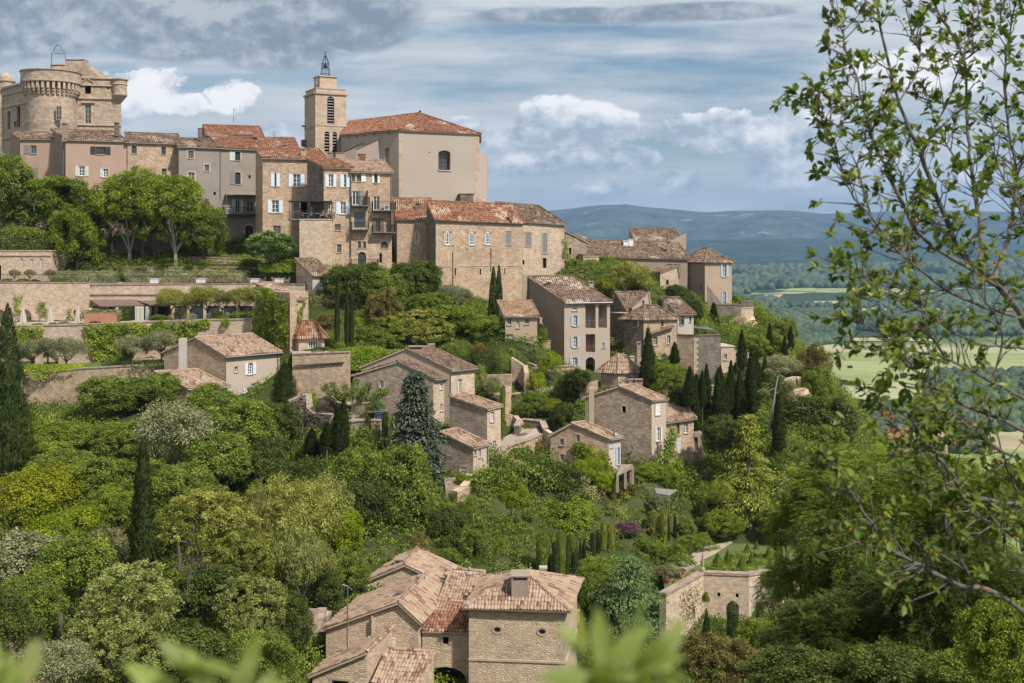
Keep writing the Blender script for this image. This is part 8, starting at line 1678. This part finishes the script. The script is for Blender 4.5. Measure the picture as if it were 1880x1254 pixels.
K_n=9000;X=rng.uniform(-62,62,K_n);Yg=rng.uniform(60,170,K_n);Zg=hgt(X,Yg);pxg=X/Yg*F+CX;pyg=HY-Zg/Yg*F;ok=np.zeros(K_n,bool)
for (x0,x1,y0,y1) in ((1200,1420,850,925),(1380,1620,640,960),(520,700,860,1000),(0,170,740,1254),(170,560,830,1254),(570,700,800,900),(870,1010,850,900),(1080,1250,720,780),(1240,1420,560,660)):ok |= (pxg > x0) & (pxg < x1) & (pyg > y0) & (pyg < y1)
ok &= ~((pxg > 1010) & (pxg < 1290) & (pyg > 700) & (pyg < 880)) | (pyg > 905);X,Yg,Zg=X[ok],Yg[ok],Zg[ok];k=len(X)
if k > 1500:X,Yg,Zg=X[:1500],Yg[:1500],Zg[:1500];k=1500
R_=rng.uniform(.7,1.5,k);per=240;ci=np.repeat(np.arange(k),per);N=len(ci);e_=unit(rng,N);e_[:,2]=np.abs(e_[:,2]);sub=unit(rng,N)*.12
P=np.stack([X,Yg,Zg+.2],1)[ci]+(e_*lobes(e_,5,.5)[:,None]+sub)*(R_[ci]*rng.uniform(.7,1.05,N))[:,None]*np.array((1,1,1.25));nn=e_+rng.normal(size=(N,3))*.5;D=np.cross(nn,unit(rng,N))+e_*.4
v,u=leafdata(P,D,nn,rng.uniform(.16,.32,N),.13,rng.uniform(0,1,N),rng.uniform(0,1,k)[ci]);o=bpy.data.objects.new('thicket',leafmesh('thicket',v,u,'g_mid'));COL.objects.link(o);tag(o,'thicket of bushes merging together between the trees and houses','thicket',kind='stuff')
def field(pts,mat,lift=1.2):
 c4=[]
 for x,y in pts:
  k=(x-CX)/F;Y=149*F/(y-HY)
  for _ in range(30):Y=Y*.5+.5*(-gz(k*Y,Y))*F/(y-HY)
  c4.append(np.array((k*Y,Y)))
 n_=10;mb=MB();P=np.zeros((n_+1,n_+1,3))
 for i in range(n_+1):
  for j in range(n_+1):a=(c4[0]*(1-j/n_)+c4[1]*j/n_)*(1-i/n_)+(c4[3]*(1-j/n_)+c4[2]*j/n_)*i/n_;P[i,j]=(a[0],a[1],gz(*a)+lift)
 mb.grid(P,P[...,:2]);tag(mb.build('field',mat,None),kind='structure')
for pts,mt in (([(1362,551),(1430,549),(1438,541),(1405,542)],'f_ochre'),([(1385,580),(1570,586),(1565,578),(1388,572)],'f_ochre'),([(1470,561),(1552,560),(1556,553),(1480,554)],'f_pale'),([(1456,620),(1570,622),(1560,606),(1458,606)],'f_green'),([(1456,628),(1720,628),(1700,621),(1458,621)],'f_pale'),([(1560,531),(1574,531),(1574,526),(1562,527)],'f_ochre'),([(1588,541),(1604,541),(1600,535),(1590,535)],'f_ochre'),([(1350,560),(1430,556),(1425,552),(1360,553)],'f_green'),
 ([(1400,500),(1500,501),(1490,497),(1410,497)],'f_pale'),([(1560,515),(1640,517),(1630,511),(1570,511)],'f_green'),([(1440,535),(1500,536),(1495,529),(1450,530)],'f_green'),([(1600,596),(1720,600),(1710,590),(1610,589)],'f_pale'),([(1480,571),(1560,572),(1550,566),(1490,566)],'f_green'),([(1690,530),(1850,536),(1840,528),(1700,524)],'f_green'),([(1720,570),(1880,574),(1860,560),(1740,560)],'f_green')):field(pts,mt)
# ---------------------------------------------------------------- valley woods (uncountable) and field trees
ICO_V=[];phi=(1+5**.5)/2
for a,b in ((1,phi),(-1,phi),(1,-phi),(-1,-phi)):ICO_V+=[(0,a,b),(a,b,0),(b,0,a)]
ICO_V=np.array(ICO_V)/math.sqrt(1+phi*phi);ICO_F=[]
for i in range(12):
 for j in range(i+1,12):
  for k in range(j+1,12):
   if max(np.linalg.norm(ICO_V[i]-ICO_V[j]),np.linalg.norm(ICO_V[j]-ICO_V[k]),np.linalg.norm(ICO_V[i]-ICO_V[k])) < 1.1:
    n_=np.cross(ICO_V[j]-ICO_V[i],ICO_V[k]-ICO_V[i]);ICO_F.append((i,j,k) if n_.dot(ICO_V[i]) > 0 else (i,k,j))
ICO_F=np.array(ICO_F)
def blobs(name,X,Y,R,mat,seed=1,hz=1.1):
 rng=np.random.default_rng(seed);k=len(X);Z=hgt(X,Y);V_=ICO_V[None]*rng.uniform(.7,1.3,(k,12,1))*R[:,None,None]*np.array((1,1,hz));V_+=np.stack([X,Y,Z+R*hz*.55],1)[:,None];Fc=(ICO_F[None]+12*np.arange(k)[:,None,None]).reshape(-1,3)
 me=bpy.data.meshes.new(name);me.vertices.add(k*12);me.vertices.foreach_set('co',V_.astype('f').ravel());me.loops.add(Fc.size);me.loops.foreach_set('vertex_index',Fc.ravel().astype('i'));me.polygons.add(len(Fc));me.polygons.foreach_set('loop_start',(np.arange(len(Fc))*3).astype('i'));me.polygons.foreach_set('loop_total',np.full(len(Fc),3,'i'))
 ul=me.uv_layers.new(name='UVMap');r=rng.uniform(0,1,k);ul.data.foreach_set('uv',np.repeat(np.stack([r,vnoise(X/60+900,Y/60,2)],1),Fc.shape[0]//k*3,0).astype('f').ravel());me.materials.append(MAT[mat]);me.update(calc_edges=True);o=bpy.data.objects.new(name,me);COL.objects.link(o);return o
rng=np.random.default_rng(5);xs=[];ys=[];rs=[]
def region(x0,x1,y0,y1,n_,r,thr=None):
 py=1/rng.uniform(1/(y1-HY),1/(y0-HY),n_)+HY;Y=149*F/(py-HY);px=rng.uniform(x0,x1,n_);X=(px-CX)/F*Y;m_=np.ones(n_,bool)
 if thr is not None:m_=vnoise(X/260+500,Y/200+40,12) > thr
 xs.append(X[m_]);ys.append(Y[m_]);rs.append(r*(.6+.8*rng.uniform(0,1,m_.sum()))*(.7+Y[m_]/5000))
region(1000,2000,484,545,16000,11,.32);region(1250,2000,545,575,4500,8,.42);region(1340,1560,578,586,500,7);region(1340,2000,588,604,1500,8,.38);region(1340,1500,590,606,500,6.5);region(1455,1560,604,622,420,6.5);region(1560,2000,606,622,900,7,.5);region(1400,1560,622,640,500,6,.3);region(1440,1600,632,650,450,5.5,.3)
region(1540,2000,632,700,900,6,.72);region(1700,2000,690,790,1100,5.5,.45);region(1500,1800,748,830,1500,5.2,.30);region(1330,2000,565,570,300,6);region(1480,2000,650,668,160,4,.6)
o=blobs('woodland',np.concatenate(xs),np.concatenate(ys),np.concatenate(rs),'g_wood',3);tag(o,'woods and hedgerows spread over the valley floor','woodland',kind='stuff')
for i,(x,y,Y0,r,lab) in enumerate(((1533,702,0,11,'larger of two lone round trees in the green field'),(1551,702,0,6,'smaller of two lone round trees in the green field'),(1561,675,0,5,'small lone tree in the pale field by the cliff'),(1669,668,0,12,'dark lone tree in the pale field seen through the branches'),(1715,722,0,11,'dark lone tree low in the field at the right'),(1660,690,0,7,'small lone tree under the dark one in the pale field'))):
 Y=149*F/(y+r*.8-HY);T('lush','g_dark',x,y,Y,r,r*.85,lab,base=y+r)
def farhouse(px,py,w,hgt_,Y,label,mat='plaster_cream',tl='tile_red'):
 a=at(px,py,Y);W_=w*Y/F;Hh=hgt_*Y/F;e=empty('farmhouse',tuple(a),label,'farmhouse',None);mb=MB();x0,x1,y0,y1=a[0],a[0]+W_,Y,Y+W_*.5;z0,z1=a[2]-2,a[2]+Hh*.6;mb.abox(x0,x1,y0,y1,z0,z1);mb.build('wall',mat,e)
 mb=MB();ym=(y0+y1)/2;zr=a[2]+Hh;o_=W_*.04;mb.face([(x0-o_,y0-o_,z1),(x1+o_,y0-o_,z1),(x1+o_,ym,zr),(x0-o_,ym,zr)],[(0,0),(W_*4,0),(W_*4,8),(0,8)]);mb.face([(x1+o_,y1+o_,z1),(x0-o_,y1+o_,z1),(x0-o_,ym,zr),(x1+o_,ym,zr)],[(0,0),(W_*4,0),(W_*4,8),(0,8)]);mb.face([(x1,y0,z1),(x1,y1,z1),(x1,ym,zr)],m=1);mb.face([(x0,y1,z1),(x0,y0,z1),(x0,ym,zr)],m=1);mb.build('roof',[tl,mat],e)
 mb=MB()
 for i in range(3):c=x0+W_*(i+.5)/3;mb.abox(c-W_*.04,c+W_*.04,y0-.06,y0+.1,z0+2+Hh*.18,z0+2+Hh*.42)
 mb.build('window','dark',e)
farhouse(1597,731,9,6,149*F/(731-HY),'tiny pale farmhouse in the green field','plaster_white','linen');farhouse(1628,620,14,6,149*F/(620-HY),'red roofed farmhouse among trees beyond the fields');farhouse(1612,621,10,5,149*F/(621-HY),'small red roofed barn left of the far farmhouse');farhouse(1553,676,6,5,149*F/(676-HY),'tiny grey hut beside a lone tree in the pale field','plaster_grey')
farhouse(1632,830,46,42,260,'farmhouse with a red hipped roof below the cliff, seen through branches','stone_grey');farhouse(1590,822,34,24,262,'pale stone barn left of the farmhouse seen through branches','stone_pale','tile_brown');farhouse(1700,820,40,24,285,'pale house behind the branches at the right','stone_pale','tile_pink')
# ---------------------------------------------------------------- near conifers on the right
for i,(frm,m_,x,y,Y,rx,rz,lab) in enumerate((('spray','g_mid',1640,1000,26,185,150,'big feathery conifer with bright tips at the lower right'),('spray','g_bright',1560,905,29,130,70,'light green feathery conifer crown rising behind the big one'),('spray','g_bright',1700,880,30,120,62,'bright green treetop under the foreground branches'),('spray','g_mid',1850,960,24,120,130,'dark green conifer at the right edge'),
  ('spray','g_dark',1540,1190,23,150,100,'dark conifer mass at the lower right'),('spray','g_dark',1760,1130,22,170,140,'dark conifer in the lower right corner'),('spray','g_dark',1620,1220,23,170,90,'darkest conifer along the bottom right edge'),('lush','g_bright',1850,1190,17,80,90,'bright leafy shrub in the lower right corner'),('spray','g_bright',1480,985,30,75,75,'light green conifer edge beside the topiary cones'),('lush','g_dark',1500,1250,21,110,50,'dark low shrub under the conifers at the bottom edge'),('lush','g_dark',1660,1255,20,120,60,'second dark low shrub under the conifers, farther right'),('lush','g_mid',1780,1250,19,80,50,'low green shrub beside the bright corner shrub'),('spray','g_mid',1480,1100,26,95,85,'feathery conifer boughs in front of the garden wall end'),('spray','g_dark',1680,1120,24,150,120,'deep green conifer behind the lowest foreground branch'),('spray','g_mid',1740,1000,27,120,110,'green conifer filling between the dark ones at the right'))):
 T(frm,m_,x,y,Y,rx,rz,lab,trunk=.07,name='conifer' if frm == 'spray' else 'shrub',cat='conifer' if frm == 'spray' else 'shrub',var=i % 2,bark='bark_dark')  # lower conifers mostly take the dark leaf colour, upper ones brighter greens
# ---------------------------------------------------------------- foreground tree: real branches and leaves a few metres from the camera
def ellip_leaf(C,D,N0,L,Wd,curl=.12):
 D=D/np.linalg.norm(D,axis=1,keepdims=True);S=np.cross(D,N0);S /= np.linalg.norm(S,axis=1,keepdims=True)+1e-9;Nn=np.cross(S,D);L=L[:,None];Wd=Wd[:,None]
 pr=[(0,0,0),(.28,.40,.10),(.62,.46,.10),(1,0,-.0),(.62,-.46,.10),(.28,-.40,.10),(.33,0,.0),(.66,0,.0)]
 V_=np.stack([C+D*L*a+S*Wd*b+Nn*(Wd*c*1.6-L*curl*a*a) for a,b,c in pr],1)
 Fc=np.array([(0,1,6,6),(1,2,7,6),(2,3,7,7),(0,6,5,5),(6,7,4,5),(7,3,4,4)]);return V_,Fc
def leaves_obj(name,C,D,N0,L,Wd,mat,parent,rnd,cl,stem=True):
 V_,Fc=ellip_leaf(C,D,N0,L,Wd);k=len(C);me=bpy.data.meshes.new(name);org=np.array(ORG[parent]);faces=[]
 for f in Fc:faces.append(f[:3] if f[2] == f[3] else f)
 vv=(V_-org).reshape(-1,3);F_all=[]
 for i in range(k):F_all+=[tuple(int(x)+8*i for x in f) for f in faces]
 me.from_pydata(vv.tolist(),[],F_all);nl=sum(len(f) for f in faces);ul=me.uv_layers.new(name='UVMap');ul.data.foreach_set('uv',np.repeat(np.stack([rnd,cl],1),nl,0).astype('f').ravel());me.materials.append(MAT[mat]);me.polygons.foreach_set('use_smooth',np.ones(len(F_all),bool));o=bpy.data.objects.new(name,me);COL.objects.link(o);o.parent=parent;return o
NB=[
 ([(1935,700,5.0),(1880,590,5.0),(1830,520,5.0),(1770,470,4.95),(1735,400,4.9),(1690,280,4.9),(1650,190,4.95),(1625,90,5.0),(1600,-20,5.0)],13,3),
 ([(1840,530,5.0),(1790,500,4.9),(1700,440,4.8),(1640,340,4.8),(1600,250,4.8),(1575,150,4.8),(1545,60,4.9),(1525,0,4.9)],7,2),
 ([(1800,500,5.0),(1800,420,5.1),(1785,330,5.2),(1775,220,5.3),(1770,110,5.3),(1720,20,5.3),(1690,-60,5.3)],9,2.2),
 ([(1825,515,5.0),(1850,440,5.2),(1865,330,5.4),(1850,220,5.5),(1845,120,5.5),(1870,-20,5.5)],8,2.5),
 ([(1855,560,5.0),(1905,450,5.1),(1940,300,5.1),(1925,150,5.1)],7,3),
 ([(1735,400,4.9),(1680,430,4.8),(1660,340,4.7),(1630,260,4.7)],4,1.2),([(1690,280,4.9),(1740,190,5.0),(1770,90,5.0),(1800,20,5.0)],4,1.2),([(1650,190,4.9),(1690,110,5.0),(1665,20,5.0),(1690,-20,5)],3.5,1.2),
 ([(1862,580,5.0),(1760,545,4.8),(1660,470,4.7),(1600,400,4.6),(1555,340,4.6),(1530,260,4.6),(1500,200,4.6)],5,1.3),([(1600,400,4.6),(1575,300,4.6),(1600,240,4.6)],3,1),([(1530,260,4.6),(1560,200,4.6),(1575,130,4.6)],2.5,1),
 ([(1880,640,4.9),(1790,630,4.7),(1700,575,4.6),(1640,540,4.5),(1590,510,4.5),(1560,485,4.5)],4.5,1.2),([(1930,760,4.9),(1820,700,4.6),(1740,660,4.5),(1660,640,4.5),(1600,600,4.4),(1575,590,4.4)],5,1.3),([(1740,660,4.5),(1700,600,4.5),(1680,500,4.5),(1660,450,4.5)],3.2,1),
 ([(1820,700,4.6),(1840,610,4.6),(1800,540,4.6),(1770,470,4.7)],4,1.5),([(1940,830,4.8),(1850,775,4.5),(1760,740,4.4),(1690,690,4.3),(1640,655,4.3)],7,1.6),
 ([(1960,1190,4.8),(1830,1090,4.5),(1760,1075,4.4),(1690,1040,4.3),(1640,1010,4.3),(1600,960,4.2),(1560,900,4.2),(1530,860,4.2)],8,1.6),([(1800,1085,4.5),(1770,1040,4.4),(1740,980,4.4),(1715,930,4.4),(1700,880,4.4)],5,1.3),([(1610,1005,4.2),(1560,990,4.2),(1530,965,4.1)],2.4,1),
 ([(1960,960,4.8),(1880,930,4.6),(1780,910,4.4),(1740,860,4.3),(1700,810,4.3),(1680,780,4.3)],8,1.6),([(1790,915,4.4),(1745,895,4.4),(1720,850,4.3),(1650,790,4.2),(1620,760,4.2)],4,1.2),([(1960,850,4.8),(1860,840,4.5),(1790,790,4.4),(1730,745,4.3)],5,1.5),
 ([(1880,590,5.0),(1900,480,4.8),(1870,380,4.7),(1830,300,4.7),(1820,220,4.7)],5,1.4),([(1865,330,5.4),(1900,220,5.3),(1900,90,5.3)],4,1.2),([(1785,330,5.2),(1730,250,5.2),(1700,170,5.2)],3.5,1),([(1770,110,5.3),(1830,60,5.2),(1835,-10,5.2)],3,1),([(1500,200,4.6),(1480,190,4.6),(1470,180,4.6)],1.5,1),([(1545,60,4.9),(1580,20,4.9),(1590,-20,4.9)],2.2,1),([(1960,1060,4.6),(1880,1000,4.4),(1820,960,4.3),(1770,930,4.3)],4.5,1.2),([(1880,930,4.6),(1850,860,4.5),(1830,800,4.5),(1800,740,4.5)],4,1.2)]
root=at(1990,1400,5.2)
e=empty('foreground_tree',(float(root[0]),float(root[1]),float(root[2])),'thin branched tree with small oval leaves close to the camera at the right','tree')
mb=MB();rng=np.random.default_rng(12)
mb.tube([at(2020,1600,5.2),at(1990,1350,5.1),at(1990,1000,5.0),at(1935,700,5.0)],[.06,.055,.048,13*5/F],10)
for y in (760,830,960,850,1190,1060):mb.tube([at(1985,y+60,5.0),at(1960,y,4.8)],[8*5/F,7*4.8/F],7)
LC,LD,LN,LL,LW,LR,LK=[],[],[],[],[],[],[];FR=[]
def smooth_path(pts,sub=5):
 pts=np.array(pts);out=[]
 for i in range(len(pts)-1):
  p0,p1,p2,p3=pts[max(i-1,0)],pts[i],pts[i+1],pts[min(i+2,len(pts)-1)]
  for t in np.arange(sub)/sub:out.append(.5*((2*p1)+(-p0+p2)*t+(2*p0-5*p1+4*p2-p3)*t*t+(-p0+3*p1-3*p2+p3)*t**3))
 out.append(pts[-1]);return np.array(out)
def sprig(p,d,k=9,sc=1.0):
 c=rng.uniform();d=d/np.linalg.norm(d);L=rng.uniform(.03,.08)*sc;tip=p+d*L;mb.tube([p,tip],[.0016,.001],3,cap=False)
 for i in range(k):
  s=rng.uniform(.25,1);q=p+d*L*s;o=rng.normal(size=3);o -= d*o.dot(d)*.6;o /= np.linalg.norm(o);dr=d*rng.uniform(.2,.9)+o*rng.uniform(.7,1.2)+np.array((0,0,.10))
  LC.append(q);LD.append(dr);LN.append(np.array((0,0,1.0))+rng.normal(size=3)*.55);l=rng.uniform(.026,.056)*sc;LL.append(l);LW.append(l*rng.uniform(.42,.56));LR.append(rng.uniform());LK.append(c)
 if rng.uniform() < .12:
  for _ in range(4):FR.append(p+rng.normal(size=3)*.012)
for pts,r0,r1 in NB:
 P=smooth_path([at(*q) for q in pts]);n_=len(P);P[1:-1]+=rng.normal(size=(n_-2,3))*.0028;rr=np.linspace(r0,r1,n_)*2.9/F*(1+rng.normal(size=n_)*.06);mb.tube(list(P),list(rr),8 if r0 > 4 else 6)
 seg=np.linalg.norm(np.diff(P,axis=0),axis=1);tot=seg.sum();nt=int(tot/.033)
 for k in range(nt):
  s=rng.uniform(.12 if r0 > 5 else .05,1.0)**.8;i=min(n_-2,int(s*(n_-1)));p=P[i]+(P[i+1]-P[i])*rng.uniform();t=P[i+1]-P[i];t /= np.linalg.norm(t)
  if rr[i] > .013 and rng.uniform() < .6:continue
  o=rng.normal(size=3);o -= t*o.dot(t);o /= np.linalg.norm(o);d=t*.7+o*.9+np.array((-.15,0,.15));d /= np.linalg.norm(d);L=rng.uniform(.04,.19)*(1.15-s*.5)
  q=p+d*L;m1=(p+q)/2+rng.normal(size=3)*L*.08;mb.tube([p,m1,q],[.0035,.0026,.0015],4,cap=False)
  sprig(q,d,rng.integers(5,10))
  if rng.uniform() < .45:sprig(m1,d+rng.normal(size=3)*.7,rng.integers(3,7),.85)
 sprig(P[-1],P[-1]-P[-3],11)
mb.build('branches','bark_twig',e)
leaves_obj('foliage',np.array(LC),np.array(LD),np.array(LN),np.array(LL),np.array(LW),'g_front',e,np.array(LR),np.array(LK))
FR=np.array(FR);k=len(FR);fr_=leaves_obj('fruit',FR,rng.normal(size=(k,3)),rng.normal(size=(k,3)),np.full(k,.016),np.full(k,.014),'g_fruit',e,rng.uniform(0,1,k),rng.uniform(0,1,k));fr_['kind']='stuff'
def shoot(label,stem,tips,seed,Lm=.048,k=34,spread=1.0):
 rng=np.random.default_rng(seed);b=at(*stem[0]);e=empty('leafy_shoot',tuple(float(x) for x in b),label,'shoot');mb=MB();C=[];D=[];
 for tp in tips:
  P=smooth_path([at(*stem[0]),at(*stem[1]),at(*tp)],6);mb.tube(list(P),list(np.linspace(.003,.0012,len(P))),6);d=P[-1]-P[-4];d /= np.linalg.norm(d)
  for i in range(k):
   s=rng.uniform(.35,1)**.7;q=P[int(s*(len(P)-1))];o=rng.normal(size=3)*spread;dr=d*rng.uniform(.3,1.3)+o*.55;C.append(q);D.append(dr)
 mb.build('stem','g_stem',e);n_=len(C);C=np.array(C);l=rng.uniform(.6,1.15,n_)*Lm;leaves_obj('foliage',C,np.array(D),np.array((0,-.6,.8))+rng.normal(size=(n_,3))*.5,l,l*.34,'g_shoot',e,rng.uniform(0,1,n_),rng.uniform(0,1,n_))
shoot('large blurred bright green leaf cluster at the bottom right of centre',[(1150,1420,.62),(1140,1330,.60)],[(1060,1200,.60),(1110,1215,.58),(1150,1205,.60),(1185,1215,.62),(1215,1225,.60)],3,.040,9)
shoot('blurred bright green leaf cluster at the bottom left',[(420,1420,.62),(415,1350,.60)],[(368,1225,.60),(448,1235,.60),(485,1262,.62),(330,1275,.6)],5,.034,5,.35)
shoot('blurred yellowish leaf tips in the bottom left corner',[(20,1420,.6),(10,1350,.6)],[(-8,1240,.6),(34,1245,.6)],6,.034,6,.5)
# ---------------------------------------------------------------- air
hb=MB();hb.abox(-24000,24000,-60,15200,-190,640);hz=hb.build('haze',[],None);tag(hz,'pale blue haze filling the valley air','haze',kind='stuff')
m,n=newmat('haze_mat');pv_=n('ShaderNodeVolumePrincipled');pv_.inputs['Color'].default_value=(.38,.64,1.0,1);pv_.inputs['Density'].default_value=HAZE;pv_.inputs['Anisotropy'].default_value=.2
n.l.new(pv_.outputs[0],n('ShaderNodeOutputMaterial').inputs['Volume']);hz.data.materials.append(m);hz.display_type='WIRE'
